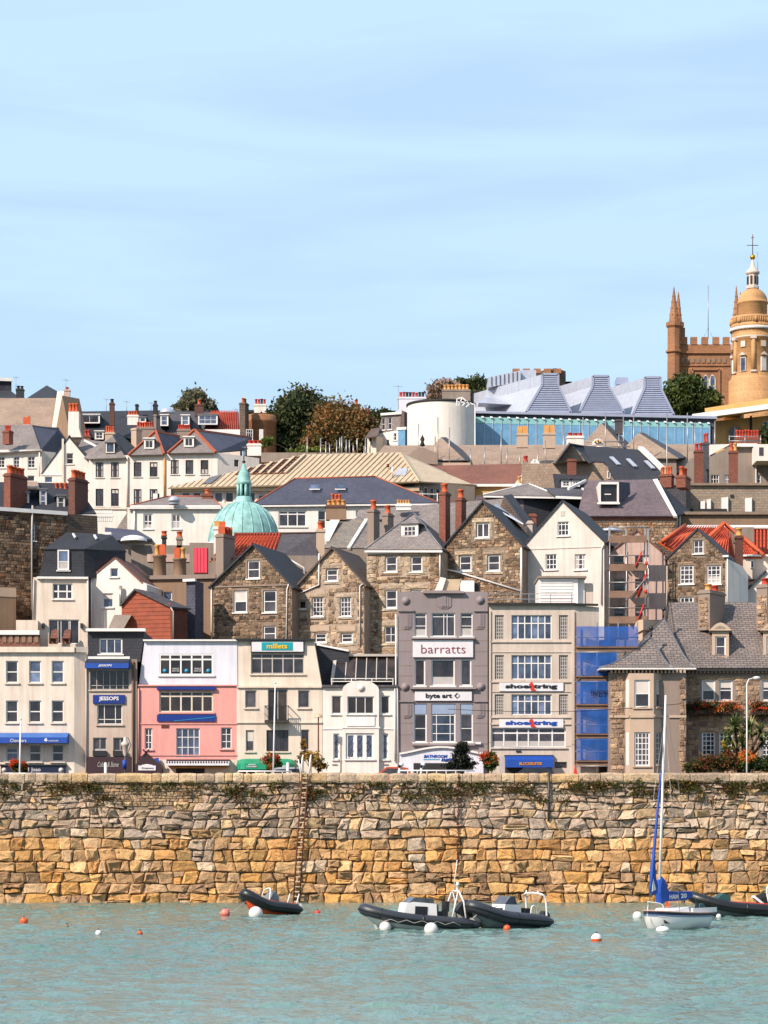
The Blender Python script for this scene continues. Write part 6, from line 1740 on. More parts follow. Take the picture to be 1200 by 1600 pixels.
# ---------------------------------------------------------------- upper town: grey stone roofs below the library
h = house('stone_slate_terrace', 'long pale stone slate roof with hipped wings and pale chimneys on the slope', 830, 122)
f = Facade(h, 120, 830); f.wall([(570, 860), (1100, 860), (1100, 738), (570, 738)], M['granite_wall'], 6, holes=False)
slope(h, [(575, 728, 119), (1095, 736, 119), (1085, 694, 127), (600, 696, 127)], 'stoneroof'); slope(h, [(575, 728, 135), (1095, 736, 135), (1085, 694, 127), (600, 696, 127)], 'stoneroof')
for x0, ap, x1, yb, ya in ((655, 689, 726, 718, 683), (905, 940, 975, 700, 661), (960, 998, 1060, 716, 676)):
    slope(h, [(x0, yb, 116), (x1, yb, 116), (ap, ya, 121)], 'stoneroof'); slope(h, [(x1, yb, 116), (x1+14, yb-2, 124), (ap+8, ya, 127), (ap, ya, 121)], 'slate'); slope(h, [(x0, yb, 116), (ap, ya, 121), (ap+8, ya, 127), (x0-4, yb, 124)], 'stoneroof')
    Facade(h, 116.4, ap).wall([(x0+3, 780), (x1-3, 780), (x1-3, yb), (x0+3, yb)], M['granite_wall'], 5, holes=False)
g_ = Facade(h, 113, 660); g_.shape([(637, 712)] + [(637+45*t, 712-13*math.sin(math.pi*t)) for t in (.15, .3, .45, .6, .8)] + [(684, 708), (684, 726), (640, 722)], 0, 'curved_gable', 'granite_wall', 3)
MB().lathe(P(660, 698, 114), [(0, 0), (.3, .1), (.15, .5), (.25, .8), (0, 1.3)], 8).build('finial', M['dark'], h)
chimney(h, 807.5, 825, 678, 699, 118, pots=2, ph=12, mat='granite_trim', potmat='potyellow', kind=1); chimney(h, 849, 868, 677, 700, 117, pots=2, ph=13, mat='granite_trim', potmat='potyellow', kind=1)
MB().lathe(P(934, 697, 112), [(1.35, 0), (1.35, .02)], 4).build('ledge', M['trim'], h)
k = MB(); q = Facade(h, 112, 934); k.prism([q.pt(934+9*math.cos(a), 695-10*math.sin(a)) for a in [math.pi*i/10 for i in range(11)]], (0, .15, 0)); k.build('round_plaque', M['signwhite'], h)
for x, y_ in ((930, 690), (934, 688), (938, 690), (934, 692)): MB().lathe(P(x, y_+2, 111.8), [(0, 0), (.12, .05), (.12, .2), (0, .28)], 6).build('gilt_ornament', M['gold'], h)
chimney(h, 962, 975, 656, 678, 123, pots=0, mat='slate')
sf = thing('hill_scaffold', 'thin scaffold poles and rails standing along the pale stone slate roof', 'scaffold', P(800, 740, 114))
for x, y0, y1 in ((654, 662, 722), (680, 682, 726), (684, 652, 728), (702, 668, 726), (735, 700, 726), (757, 698, 726), (783, 672, 728), (792, 700, 726), (852, 688, 728), (881, 664, 726), (880, 690, 726), (911, 652, 720), (946, 645, 715), (967, 678, 714), (974, 650, 716), (990, 648, 712), (1042, 645, 800), (1074, 645, 716), (1086, 660, 716), (1117, 658, 712), (840, 700, 730), (812, 705, 728)):
    MB().tube([P(x, y1+14, 114), P(x, y0, 114)], .06, 5).build('scaffold_pole', M['steel'], sf)
for x0, x1, y_ in ((640, 690, 723), (672, 735, 719), (735, 880, 727), (915, 975, 690), (915, 985, 698)): MB().tube([P(x0, y_, 113.9), P(x1, y_, 113.9)], .06, 5).build('ledger', M['steel'], sf)
MB().box(P(672, 729, 113.5), P(735, 724, 114)).build('platform', M['granite_trim'], sf)

# ---------------------------------------------------------------- white drum and the glass-fronted library with zinc lanterns
h = house('white_drum', 'smooth white round drum building with a thin dark rim', 690, 150)
s = sc(155); c = P(689.5, 700, 157); RD = 53.6*s
MB().lathe(c + Vector((0, 0, -12)), [(RD, 0), (RD, 12 + 66*s)], 64).lathe(c + Vector((0, 0, -12)), [(RD, 12+66*s), (0, 12+66.1*s)], 64, smooth=False).build('drum_wall', M['white'], h)
MB().lathe(c + Vector((0, 0, 64.5*s)), [(RD+.06, 0), (RD+.12, .05), (RD+.12, .28), (RD+.02, .3)], 56).build('rim', M['dark'], h)
k = MB(); q = Facade(h, 150, 735)
for a, b_ in (((713, 634), (714, 623)), ((714, 623), (722, 621)), ((722, 621), (732, 630)), ((732, 630), (742, 632)), ((716, 634), (722, 622)), ((722, 634), (730, 626)), ((728, 636), (736, 629)), ((715, 628), (730, 629)), ((742, 632), (742, 696))): k.bar(q.pt(*a), q.pt(*b_), .14)
k.build('steel_truss', M['white_clean'], h)
M['louvre'] = plain('blue_louvre', (168, 178, 204), .4, .1); M['zincblue'] = plain('blue_zinc', (160, 168, 190), .4, .1)
h = house('glass_library', 'modern library with long blue glass front and zinc trapezoid roof lanterns', 930, 160)
f = Facade(h, 160, 930, -3)
f.wall([(743, 780), (1118, 780), (1118, 652), (743, 648)], M['slateblue'], 14, holes=False, name='core')
xs_ = [743 + i*13.55 for i in range(28)]
ytop = lambda x: 652 + (x-743)*.027; ybot = lambda x: 697
M['libglass'] = plain('library_glass', (112, 164, 200), 0.12, 0, .2); M['libglass2'] = plain('library_glass_top', (140, 196, 196), 0.12, 0, .2)
for a, b_ in zip(xs_, xs_[1:]):
    f.box(a+.25, ytop(a), b_-.25, 662+(a-743)*.02, .25, 'pane', 'libglass2', .05); f.box(a+.25, 662.4+(a-743)*.02, b_-.25, 722, .25, 'pane', 'libglass', .05)
    f.box(b_-.5, ytop(b_)+1, b_+.5, 722, .34, 'glass_fin', 'zinc', .02)
    MB().bar(f.pt(b_-4, ytop(b_)-.5, .4), f.pt(b_, ytop(b_)+.8, .5), .16).build('bracket', M['white_clean'], h)
MB().prism([f.pt(741, 646.5, .5), f.pt(1120, 655.5, .5), f.pt(1120, 651.5, .5), f.pt(741, 643, .5)], (0, 10, 0)).build('eaves', M['zincblue'], h)
MB().prism([f.pt(741, 644, .2), f.pt(1120, 653, .2), f.pt(1100, 647, -6), f.pt(760, 640, -6)], (0, .1, .1)).build('eaves_roof', M['zinc'], h)
def lantern(xl, xr, tl, tr, yb, yt, Yf, back):
    """trapezoid zinc lantern: louvred front face and a pale left flank"""
    ff = Facade(h, Yf, (xl+xr)/2, 0)
    yk = yt + (yb-yt)*.28
    face = [(xl, yb), (xr, yb), (tr, yk), (tr, yt), (tl, yt), (tl, yk)]
    bk = [ff.pt(*p) + Vector((back[0], back[1], 0)) for p in face]; fr = [ff.pt(*p) for p in face]; n = len(fr)
    MB().add(fr + bk, [tuple(range(n)), tuple(range(2*n-1, n-1, -1))] + [(i, n+i, n+(i+1) % n, (i+1) % n) for i in range(n)]).build('lantern_body', M['zinc'], h)
    N = 17; m = None
    for i in range(N):
        y0 = yt+3 + (yb-yt-3)*i/N; y1 = y0 + (yb-yt-3)/N*.62
        k = max(0, (y0-yk)/(yb-yk)); a = tl+(xl-tl)*k+1.6; b_ = tr+(xr-tr)*k-1.6
        ff.box(a, y0, b_, y1, .22, 'louvre', 'louvre')
    ff.box(tl+1, yt+2, tr-1, yb, .05, 'louvre_back', 'slatedark') if False else None
    for p, q in zip(face, face[1:] + face[:1]): MB().bar(ff.pt(*p, .15), ff.pt(*q, .15), .28).build('lantern_edge', M['zincblue'], h)
    for i in range(1, 9):
        t = i/9; a, b_ = Vector(fr[4]).lerp(bk[4], t), Vector(fr[5]).lerp(bk[5], t); MB().bar(a - Vector((.02, 0, 0)), b_ - Vector((.02, 0, 0)), .05).build('seam', M['zinc'], h)
lantern(821, 892, 847, 872, 645, 585, 163, (-12.0, 20)); lantern(905, 975, 926, 951, 645, 588, 165, (-7.5, 14)); lantern(988, 1053, 1007, 1032, 649, 590, 167, (-7.5, 14))
q = Facade(h, 172, 790); MB().prism([q.pt(745, 642, 6), q.pt(826, 642, 4), q.pt(846, 586), q.pt(763, 604, -2), q.pt(758, 620, 0)], (0, 3, 0)).build('zinc_flank', M['zinc'], h)
MB().prism([q.pt(763, 606, .5), q.pt(813, 598, .5), q.pt(813, 580, .5), q.pt(763, 590, .5)], (0, 6, 0)).build('plant_screen', M['zinc'], h); q.box(813, 577, 838, 592, -.5, 'plant_room', 'zinc', 5); q.box(966, 585, 984, 596, -2, 'plant_room', 'louvre', 5)
for i in range(7): MB().bar(q.pt(768+i*6.6, 604-i*1.1, .55), q.pt(768+i*6.6, 590-i*1.3, .55), .1).build('seam', M['slateblue'], h)
h = house('battlemented_block', 'brown stone block with battlements showing behind the zinc lanterns', 850, 200)
f = Facade(h, 200, 840); f.wall([(800, 720), (868, 720), (868, 583), (800, 583)], M['darkrubble'], 6, holes=False); f2 = Facade(h, O=f.pt(868, 600), yaw=40); f2.wall([(868, 720), (884, 720), (884, 580), (868, 575)], M['darkrubble'], 3, holes=False)
for x in (801, 817, 834, 850, 866): f.box(x, 576, x+11, 583.5, .1, 'merlon', 'brownstone', .8)
f.box(884, 590, 896, 600, -3, 'far_roof', 'tilebrown', 3)

# ---------------------------------------------------------------- church on the skyline
CY = 300
h = house('church_tower', 'brown sandstone church with battlements, pointed windows and spired corner turrets', 1095, CY)
f = Facade(h, CY, 1095)
f.wall([(1058, 720), (1142, 720), (1142, 538), (1058, 538)], M['brownstone'], 12, holes=False)
for x in (1064, 1079.5, 1096.5, 1114, 1130): f.box(x, 526.5, x+10, 538.5, .1, 'merlon', 'brownstone', .9)
f.box(1055, 549, 1143, 552.5, .35, 'string_course', 'brownstone'); f.box(1055, 570, 1143, 572, .2, 'string_course', 'brownstone')
for i in range(9): 
    x = 1066+i*8.2; MB().prism([f.pt(x+2.6*math.cos(a), 562-3.4*math.sin(a), .02) for a in [math.pi*j/6 for j in range(7)]] + [f.pt(x-2.6, 567, .02), f.pt(x+2.6, 567, .02)], (0, -.12, 0)).build('blind_arch', M['brownrender'], h)
for x0, x1, yt in ((1088.5, 1095.5, 587), (1098.5, 1106, 586), (1109, 1117, 586)):
    xm = (x0+x1)/2
    arch = lambda e: [(x0-e, 632), (x0-e, yt+7), (xm-(x1-x0)*.3, yt+2-e*.6), (xm, yt-e), (xm+(x1-x0)*.3, yt+2-e*.6), (x1+e, yt+7), (x1+e, 632)]
    w_ = f.shape(arch(.9), .15, 'window', 'trim', .1); f.shape(arch(-.7), .2, 'pane', 'glassblue', .05, parent=w_)
    for y_ in (603, 618): f.box(x0, y_, x1, y_+1.2, .24, 'transom', 'trim', parent=w_)
f.box(1081, 576, 1124, 579, .3, 'window_hood', 'brownstone'); f.box(1080, 577, 1083, 640, .3, 'window_hood_side', 'brownstone'); f.box(1122, 577, 1125, 640, .3, 'window_hood_side', 'brownstone')
def turret(x, w, yb, yt, ysp, Y, nm='corner_turret'):
    s_ = sc(Y); c = P(x, yb, Y); z = lambda py: (yb-py)*s_
    MB().lathe(c, [(w*s_*1.15, 0), (w*s_, z(552)), (w*s_*1.3, z(551)), (w*s_*1.3, z(548)), (w*s_, z(547)), (w*s_, z(513)), (w*s_*1.25, z(510)), (w*s_*1.25, z(504)), (w*s_*.8, z(503)), (w*s_*.42, z(475)), (.1, z(ysp)), (0, z(ysp-3))], 8, smooth=False).build(nm, M['brownstone'], h)
    for py in (492, 482, 472, 463):
        r_ = w*s_*(.8*(py-ysp)/(503-ysp)); 
        for i in range(6): MB().obox(c + Vector((math.cos(i*math.pi/3)*r_, math.sin(i*math.pi/3)*r_, z(py))), (.1, 0, 0), (0, .1, 0), (0, 0, .12)).build('crocket', M['brownstone'], h)
turret(1053, 10, 660, 505, 450, CY-1); turret(1060, 7, 660, 505, 458, CY+6); turret(1150.5, 8, 660, 505, 449, CY+8); turret(1157, 6, 660, 505, 458, CY+11)
f.box(1062, 511, 1071, 530, -.5, 'turret_block', 'brownstone', 2)
f.box(1043, 549, 1058, 552, .6, 'string_course', 'brownstone')
MB().tube([P(1106.5, 530, CY+3), P(1106.5, 446, CY+3)], .07, 5).tube([P(1098, 530, CY+3), P(1106.5, 512, CY+3)], .03, 4).tube([P(1115, 530, CY+3), P(1106.5, 512, CY+3)], .03, 4).build('flagpole', M['steel'], h)

# domed rotunda
RY = 240
h = house('domed_rotunda', 'buff stone round tower with pilasters, balustrade, dome and gilded ball finial', 1175, RY)
s = sc(RY); Cc = P(1176, 640, RY+5); z = lambda py: (640-py)*s; m_ = M['roundstone']
MB().lathe(Cc, [(38*s, z(700)), (38*s, z(596)), (35*s, z(593)), (33.5*s, z(590)), (33.5*s, z(588)), (32*s, z(586))], 32).build('podium', m_, h)
MB().lathe(Cc, [(31*s, z(590)), (31*s, z(533)), (34*s, z(531)), (34*s, z(527)), (33*s, z(526)), (33*s, z(518)), (36*s, z(516)), (36*s, z(512.5)), (34.5*s, z(512)), (34.5*s, z(511))], 32).build('drum', m_, h)
MB().lathe(Cc, [(35.5*s, z(517.5)), (36.6*s, z(516)), (36.6*s, z(513.5)), (35*s, z(513))], 32).build('cornice', M['trim'], h); MB().lathe(Cc, [(33.5*s, z(530.5)), (34.4*s, z(530)), (34.4*s, z(528.5))], 32).build('cornice', M['trim'], h)
MB().lathe(Cc, [(34.5*s, z(512)), (34.5*s, z(507)), (33*s, z(507)), (33*s, z(512))], 32).build('parapet', m_, h); MB().lathe(Cc, [(35*s, z(498.5)), (35*s, z(495.5)), (33*s, z(495.5)), (33*s, z(498.5))], 32).build('balustrade_rail', m_, h)
for i in range(56):
    a = 2*math.pi*i/56; p_ = Cc + Vector((math.cos(a)*34*s, math.sin(a)*34*s, 0)); wd = .28 if i % 7 == 0 else .12
    MB().tube([p_ + Vector((0, 0, z(507))), p_ + Vector((0, 0, z(498.5)))], wd, 5).build('baluster', m_, h)
MB().lathe(Cc, [(23*s, z(512)), (23*s, z(474)), (24.5*s, z(473)), (24.5*s, z(471))] + [(23.5*s*math.cos(a), z(471-23*math.sin(a))) for a in [i*math.pi/2/8 for i in range(8)]] + [(8*s, z(447))], 32).build('dome', m_, h)
M['palestone'] = plain('pale_stone', (212, 196, 182), .7)
MB().lathe(Cc, [(10*s, z(449)), (10*s, z(445)), (8.6*s, z(444)), (8.6*s, z(427))], 8, smooth=False).lathe(Cc, [(8.6*s, z(427)), (11*s, z(425)), (11*s, z(422)), (9*s, z(421)), (8*s, z(418)), (4.5*s, z(416)), (1.4*s, z(403)), (0, z(402))], 12).build('lantern', M['palestone'], h)
for i in range(8):
    a = 2*math.pi*(i+.5)/8; p_ = Cc + Vector((math.cos(a)*8.1*s, math.sin(a)*8.1*s, 0)); n_ = Vector((math.cos(a), math.sin(a), 0)); t_ = Vector((-n_.y, n_.x, 0))
    MB().obox(p_ + Vector((0, 0, z(436))), t_*1.5*s, n_*.1, Vector((0, 0, 6.5*s))).build('lantern_opening', M['dark'], h)
MB().lathe(Cc + Vector((0, 0, z(403))), [(4.3*s*math.sin(a), 4.3*s*(1-math.cos(a))) for a in [math.pi*i/10 for i in range(11)]], 16).build('gilt_ball', M['gold'], h)
MB().tube([Cc + Vector((0, 0, z(395))), Cc + Vector((0, 0, z(363)))], .07, 5).tube([Cc + Vector((-9*s, 0, z(380))), Cc + Vector((9*s, 0, z(380)))], .06, 5).tube([Cc + Vector((-2.5*s, 0, z(368))), Cc + Vector((2.5*s, 0, z(368)))], .05, 4).build('weather_vane', M['rust'], h)
MB().tube([Cc + Vector((8*s, 0, z(425))), Cc + Vector((8*s, 0, z(390)))], .04, 4).build('lightning_rod', M['steel'], h)
for i in range(6):
    a = -math.pi/2 - .105 + 2*math.pi*i/6; n_ = Vector((math.cos(a), math.sin(a), 0)); t_ = Vector((-n_.y, n_.x, 0)); p_ = Cc + n_*31*s
    MB().tube([p_ + Vector((0, 0, z(586))), p_ + Vector((0, 0, z(533)))], [3.9*s, 3.4*s], 10).build('column', m_, h)
    MB().obox(p_ + Vector((0, 0, z(531.5))), t_*4.8*s, n_*.42, Vector((0, 0, 2.4*s))).build('capital', M['palestone'], h); MB().obox(p_ + Vector((0, 0, z(584.5))), t_*4.6*s, n_*.42, Vector((0, 0, 1.5*s))).build('column_base', M['palestone'], h)
    a += math.pi/6; n_ = Vector((math.cos(a), math.sin(a), 0)); t_ = Vector((-n_.y, n_.x, 0)); p_ = Cc + n_*31*s
    w_ = MB().obox(p_ + Vector((0, 0, z(573))), t_*4.6*s, n_*.16, Vector((0, 0, 11*s))).build('window', M['trim'], h); MB().obox(p_ + Vector((0, 0, z(573))) + n_*.1, t_*3.9*s, n_*.1, Vector((0, 0, 10.2*s))).build('pane', M['glassblue' if i % 2 else 'blind'], w_)
    w_ = MB().obox(p_ + Vector((0, 0, z(541))), t_*4.4*s, n_*.14, Vector((0, 0, 5*s))).build('window', m_, h); MB().obox(p_ + Vector((0, 0, z(541))) + n_*.06, t_*3.7*s, n_*.12, Vector((0, 0, 4.4*s))).build('pane', M['blind'], w_)
    MB().prism([p_ + n_*.1 + t_*6*s + Vector((0, 0, z(559))), p_ + n_*.1 - t_*6*s + Vector((0, 0, z(559))), p_ + n_*.1 + Vector((0, 0, z(554)))], n_*.35).build('window_pediment', M['palestone'], h)
h = house('college_building', 'buff rendered classical college with white eaves and arched windows below the rotunda', 1150, 195)
f = Facade(h, 195, 1120, -14)
f.wall([(1118, 800), (1290, 800), (1290, 640), (1118, 658)], M['yellowstone'], 12, holes=False)
MB().slab([f.pt(1088, 657, 3.5), f.pt(1290, 630, 3.5), f.pt(1290, 600, -8), f.pt(1148, 622, -8)], .5).build('roof', M['slatelight'], h)
MB().bar(f.pt(1088, 658.5, 3.7), f.pt(1290, 631.5, 3.7), .9, .7).build('eaves', M['trim'], h); MB().bar(f.pt(1105, 651, 2), f.pt(1290, 622, 2), .4, 1.6).build('frieze', M['yellowstone'], h); MB().bar(f.pt(1088, 656, 3.6), f.pt(1150, 621, -8), .35).bar(f.pt(1155, 622, -8), f.pt(1290, 598, -8), 1.0).build('verge', M['trim'], h)
f.box(1125, 628, 1152, 645, -9, 'pedestal_block', 'yellowstone', 4)
arch = lambda e: [(1139-e, 700), (1139-e, 678)] + [(1148.5+(9.5+e)*math.cos(a), 677-(10+e)*math.sin(a)) for a in [math.pi-math.pi*i/8 for i in range(1, 8)]] + [(1158+e, 678), (1158+e, 700)]
w_ = f.shape(arch(3), .15, 'window', 'roundstone', .1); f.shape(arch(0), .2, 'pane', 'glass', .05, parent=w_); f.box(1147.8, 667, 1149.2, 700, .24, 'glazing_bar', 'trim', parent=w_)
f.box(1172, 650, 1175, 700, .2, 'downpipe', 'dark'); w_ = f.box(1192, 658, 1200, 670, .1, 'window', 'trim'); f.box(1193, 659, 1199, 669, .14, 'pane', 'glassbrown', parent=w_)

# ---------------------------------------------------------------- white terrace on the left
h = house('white_terrace', 'white three gabled terrace with grey hipped slate roofs and red ridges', 270, 122)
f = Facade(h, 122, 270)
dk = dict(r=2, f='darkframe', fw=.1, bw=.08, g='glass', sillmat='white')
for y0, y1 in ((722, 745), (764, 790)):
    for x in (149.5, 173.5, 209, 234): f.win(x, y0, x+12, y1+(1 if x < 180 else 0), c=2, **dk)
for x in (267, 290, 313.5): f.win(x, 718.5, x+12, 741, c=2, **dk)
f.win(239, 771, 249, 784, c=1, **dk); f.win(267, 762, 278, 776, c=2, **dk)
f.wall([(139, 900), (340, 900), (340, 707), (200, 711), (139, 717)], M['white'], 10)
f.pipe([(199, 714), (199, 800)], mat='cream', r=.12); f.pipe([(257, 716), (257, 780)], mat='potyellow', r=.1); f.box(140, 793, 200, 796, .15, 'string_course', 'cream')
s_ = Facade(h, O=f.pt(340, 740), yaw=28); s_.win(366, 718, 373, 729, r=1, f='darkframe', g='glass', blind='', sill=False); s_.wall([(340, 900), (405, 900), (405, 716), (340, 707)], M['white'], 3)
def hipgable(x0, x1, ye, ap, ya, xr, yr, Yb=134):
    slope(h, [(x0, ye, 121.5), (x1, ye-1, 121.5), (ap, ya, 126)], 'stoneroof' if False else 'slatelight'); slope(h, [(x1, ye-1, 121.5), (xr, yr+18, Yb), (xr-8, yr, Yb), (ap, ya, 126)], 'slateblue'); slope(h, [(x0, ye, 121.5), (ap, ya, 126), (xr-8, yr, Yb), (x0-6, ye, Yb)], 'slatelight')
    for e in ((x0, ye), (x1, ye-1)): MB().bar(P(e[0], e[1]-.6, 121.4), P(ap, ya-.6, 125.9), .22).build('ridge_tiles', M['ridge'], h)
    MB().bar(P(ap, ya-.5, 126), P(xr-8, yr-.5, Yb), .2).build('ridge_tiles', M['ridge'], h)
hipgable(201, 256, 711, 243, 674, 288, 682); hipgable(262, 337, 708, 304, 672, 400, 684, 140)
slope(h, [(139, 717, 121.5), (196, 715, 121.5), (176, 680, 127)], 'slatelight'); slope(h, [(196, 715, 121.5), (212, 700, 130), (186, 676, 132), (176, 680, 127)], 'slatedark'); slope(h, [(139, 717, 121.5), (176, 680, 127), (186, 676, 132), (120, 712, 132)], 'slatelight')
dormer(h, 165.5, 691, 179, 708, 122.5, 3.5, c=1, r=1, f='darkframe', kind='hip', apex=(174, 681), rooft='slatelight', cheek='slatedark', margin=1.5, g='glassblue')
dormer(h, 225, 685.5, 241, 702, 122.5, 3.5, c=2, r=1, rooft='trim', cheek='slatedark', margin=2); dormer(h, 287, 683, 303, 699, 122.5, 3.5, c=2, r=1, rooft='trim', cheek='slatedark', margin=2)
chimney(h, 164, 179, 676, 692, 130, pots=4, ph=10, mat='granite_trim', potmat='terracotta'); chimney(h, 205, 220, 670, 700, 131, pots=0, mat='granite_trim', yaw=-25, split=213)
chimney(h, 212, 240, 668, 690, 133, pots=7, ph=9, mat='granite_wall', potmat=['potred', 'terracotta']); chimney(h, 277, 298, 671, 685, 136, pots=6, ph=8, mat='granite_wall', potmat='potred')
chimney(h, 386, 408, 694, 712, 128, pots=3, ph=6, mat='white', potmat='potred')
for x, y0, y1 in ((383, 697, 730),): aerial(h, x, y0, y1, 124)

h = house('white_steep_gable', 'white house with one steep long gable and a tall white chimney', 100, 126)
f = Facade(h, 126, 100); f.win(104, 708, 114.5, 725, r=2, f='white_clean', g='glassbrown', blind=''); f.win(70, 745, 82, 754, r=1, f='trim', g='glassblue', blind=''); f.win(133, 754, 137, 765, r=1, f='greyframe', blind='')
f.wall([(64, 860), (142, 860), (142, 722), (108, 682), (64, 740)], M['white'], 9)
f.gable_roof((64, 741), (108, 682), (141, 721), 9, 'slatedark', .1, .14, ridge='lead', front=.05); f.box(97, 686, 100, 755, .25, 'flue_pipe', 'cream'); f.box(64, 741, 100, 743, .08, 'string_course', 'trim')
MB().prism([P(106, 683, 131), P(127, 683, 131), P(123, 668, 131), P(123, 643, 131), P(107, 643, 131)], (0, 1.6, 0)).build('chimney_stack', M['white'], h)
for i in range(3): put('chimney_pot', pot_mesh(.9, .22, M['terracotta']), P(110+i*5, 643, 131.7), h)
slope(h, [(118, 706, 132), (166, 716, 130), (164, 690, 136), (128, 686, 136)], 'slatelight'); MB().bar(P(130, 687, 131.5), P(160, 702, 129.8), .2).build('flashing', M['trim'], h)
chimney(h, 131, 141, 681, 690, 138, pots=2, ph=9, mat='brick', potmat='potred')
h = house('white_hip_house', 'white house with grey hipped slate roof at the left edge', 30, 132)
f = Facade(h, 132, 30); f.wins_at([(-4, 8), (21, 31), (43.5, 55)], [(713, 731)], c=2, r=3, f='white_clean', fw=.1, g='glassbrown', blind=''); f.win(43, 743, 54, 752, r=1, f='trim', blind='')
f.wall([(-60, 860), (66, 860), (66, 705), (-60, 709)], M['white'], 9)
f2 = Facade(h, O=f.pt(66, 720), yaw=35); f2.wall([(66, 860), (87, 860), (87, 707), (66, 705)], M['white'], 5, holes=False)
slope(h, [(-60, 711, 131.5), (64, 704, 131.5), (50, 664, 138), (-10, 664, 138)], 'slatelight'); slope(h, [(64, 704, 131.5), (92, 708, 140), (106, 690, 142), (92, 670, 142), (50, 664, 138)], 'slateblue'); slope(h, [(-60, 711, 146), (92, 708, 146), (92, 668, 142), (-10, 664, 138)], 'slateblue')
f.box(-60, 703.5, 66, 707, .35, 'gutter', 'trim'); chimney(h, 4, 19, 674, 694, 131, pots=4, ph=9, mat='brick', potmat='potred', yaw=-25, split=14); chimney(h, 35.5, 47, 664, 672, 140, pots=3, ph=13, mat='palepink', potmat='terracotta', kind=1)
f2.pipe([(61, 706), (61, 745)], r=.08)

# ---------------------------------------------------------------- skyline houses, left to centre
h = house('big_brown_roof', 'huge plain brown tiled roof with a pale coped gable on the skyline', 40, 172)
slope(h, [(-80, 690, 168), (85, 690, 168), (95, 622, 182), (-80, 622, 182)], 'stoneroof'); slope(h, [(-80, 690, 196), (85, 690, 196), (95, 622, 182), (-80, 622, 182)], 'slatebrown')
g_ = Facade(h, 170, 96, -40); g_.wall([(86, 760), (112, 760), (112, 690), (97, 618), (84, 690)], M['brownrender'], 3, holes=False, name='gable')
MB().bar(P(84, 688, 167.6), P(95, 614, 181.6), .9, .5).build('gable_coping', M['cream'], h); MB().prism([P(101, 632, 176), P(108, 676, 172), P(113, 676, 172), P(106, 640, 175)], (0, .4, 0)).build('brace', M['palepink'], h)
Facade(h, 169, 0).wall([(-80, 760), (88, 760), (88, 690), (-80, 690)], M['brownrender'], 8, holes=False)
h = house('dark_hip_roof', 'dark pyramid slate roof peeping above the big brown roof', 72, 200)
slope(h, [(42, 622, 196), (94, 622, 196), (73, 602, 203)], 'slatedark'); slope(h, [(94, 622, 196), (98, 616, 210), (73, 602, 203)], 'slatedark'); slope(h, [(42, 622, 210), (98, 622, 210), (73, 602, 203)], 'slatedark'); Facade(h, 197, 70).wall([(42, 700), (94, 700), (94, 622), (42, 622)], M['greyrender'], 8, holes=False)
h = house('attic_block', 'slate attic with white framed window at the far left skyline', 8, 200)
f = Facade(h, 198, 5, 12); f.win(-4, 593, 8, 612, c=2, r=2, f='white_clean', blind='', g='glass'); f.wall([(-60, 700), (18, 700), (18, 594), (-60, 594)], M['slatedark'], 5); f.box(-60, 590, 19, 595, .4, 'roof_edge', 'trim')
slope(h, [(-60, 622, 194), (32, 622, 194), (16, 610, 198), (-60, 608, 198)], 'slatedark'); chimney(h, 25, 37, 608, 624, 190, pots=2, ph=5, mat='black', potmat='dark'); aerial(h, 25, 588, 612, 192)
h = house('pink_gable_end', 'pale pink rendered gable end with narrow chimney on the skyline', 107, 186)
f = Facade(h, 186, 107, 20); f.wall([(96, 720), (113, 720), (113, 631), (108, 622), (98, 625)], M['palepink'], 6, holes=False); chimney(h, 100, 109, 609, 628, 185, pots=1, ph=4, mat='palepink', potmat='potred'); aerial(h, 103, 592, 612, 185)
h = house('long_dark_terrace', 'long dark slated terrace with white dormers along the skyline', 240, 182)
f = Facade(h, 178, 230); f.wall([(112, 760), (340, 760), (340, 684), (112, 684)], M['slatedark'], 8, holes=False)
slope(h, [(112, 684, 177.5), (255, 684, 177.5), (255, 641, 186), (112, 643, 186)], 'slatedark'); slope(h, [(255, 684, 177.5), (336, 684, 177.5), (330, 644, 186), (255, 642, 186)], 'slate'); slope(h, [(112, 690, 196), (336, 690, 196), (330, 642, 186), (112, 643, 186)], 'slatedark')
dormer(h, 124, 648, 156, 662, 180, 5, c=2, r=1, rooft='trim', cheek='slatedark', margin=1.5); dormer(h, 148, 674, 162, 687, 177, 4, c=2, r=2, rooft='trim', cheek='slatedark', margin=1.5)
dormer(h, 250.5, 648.5, 263, 666, 178.5, 5, c=1, r=2, rooft='trim', cheek='slate', margin=1.5, f='white_clean', g='glassblue'); dormer(h, 283, 649, 296, 665, 178.5, 5, c=1, r=2, rooft='trim', cheek='slate', margin=1.5, f='white_clean', g='glassblue'); dormer(h, 218, 652, 228, 660, 180, 4, c=1, r=1, cheek='slatedark', margin=1)
MB().lathe(P(261, 645, 181), [(1.0, 0), (.9, .3), (.6, .55), (0, .7)], 10).build('roof_cowl', M['zinc'], h)
chimney(h, 171, 178.5, 630, 665, 176, pots=1, ph=7, mat='brickdark', potmat='dark'); chimney(h, 199, 216, 649, 664, 174, pots=4, ph=7, mat='white', potmat='terracotta'); chimney(h, 211.5, 216, 632, 645, 183, pots=0, mat='dark'); chimney(h, 239, 246, 632, 650, 183, pots=1, ph=6, mat='dark', potmat='dark'); chimney(h, 240, 244, 648, 680, 176, pots=0, mat='granite_wall'); chimney(h, 304, 318, 632, 650, 183, pots=1, ph=8, mat='brickdark', potmat='terracotta')
for x, y0 in ((166, 622), (198, 626), (236, 628)): aerial(h, x, y0, 645, 182)
h = house('orange_roof_house', 'house with bright orange pantile roof and a wide white bay dormer', 345, 176)
Facade(h, 174, 345).wall([(312, 760), (375, 760), (375, 672), (312, 672)], M['cream'], 5, holes=False)
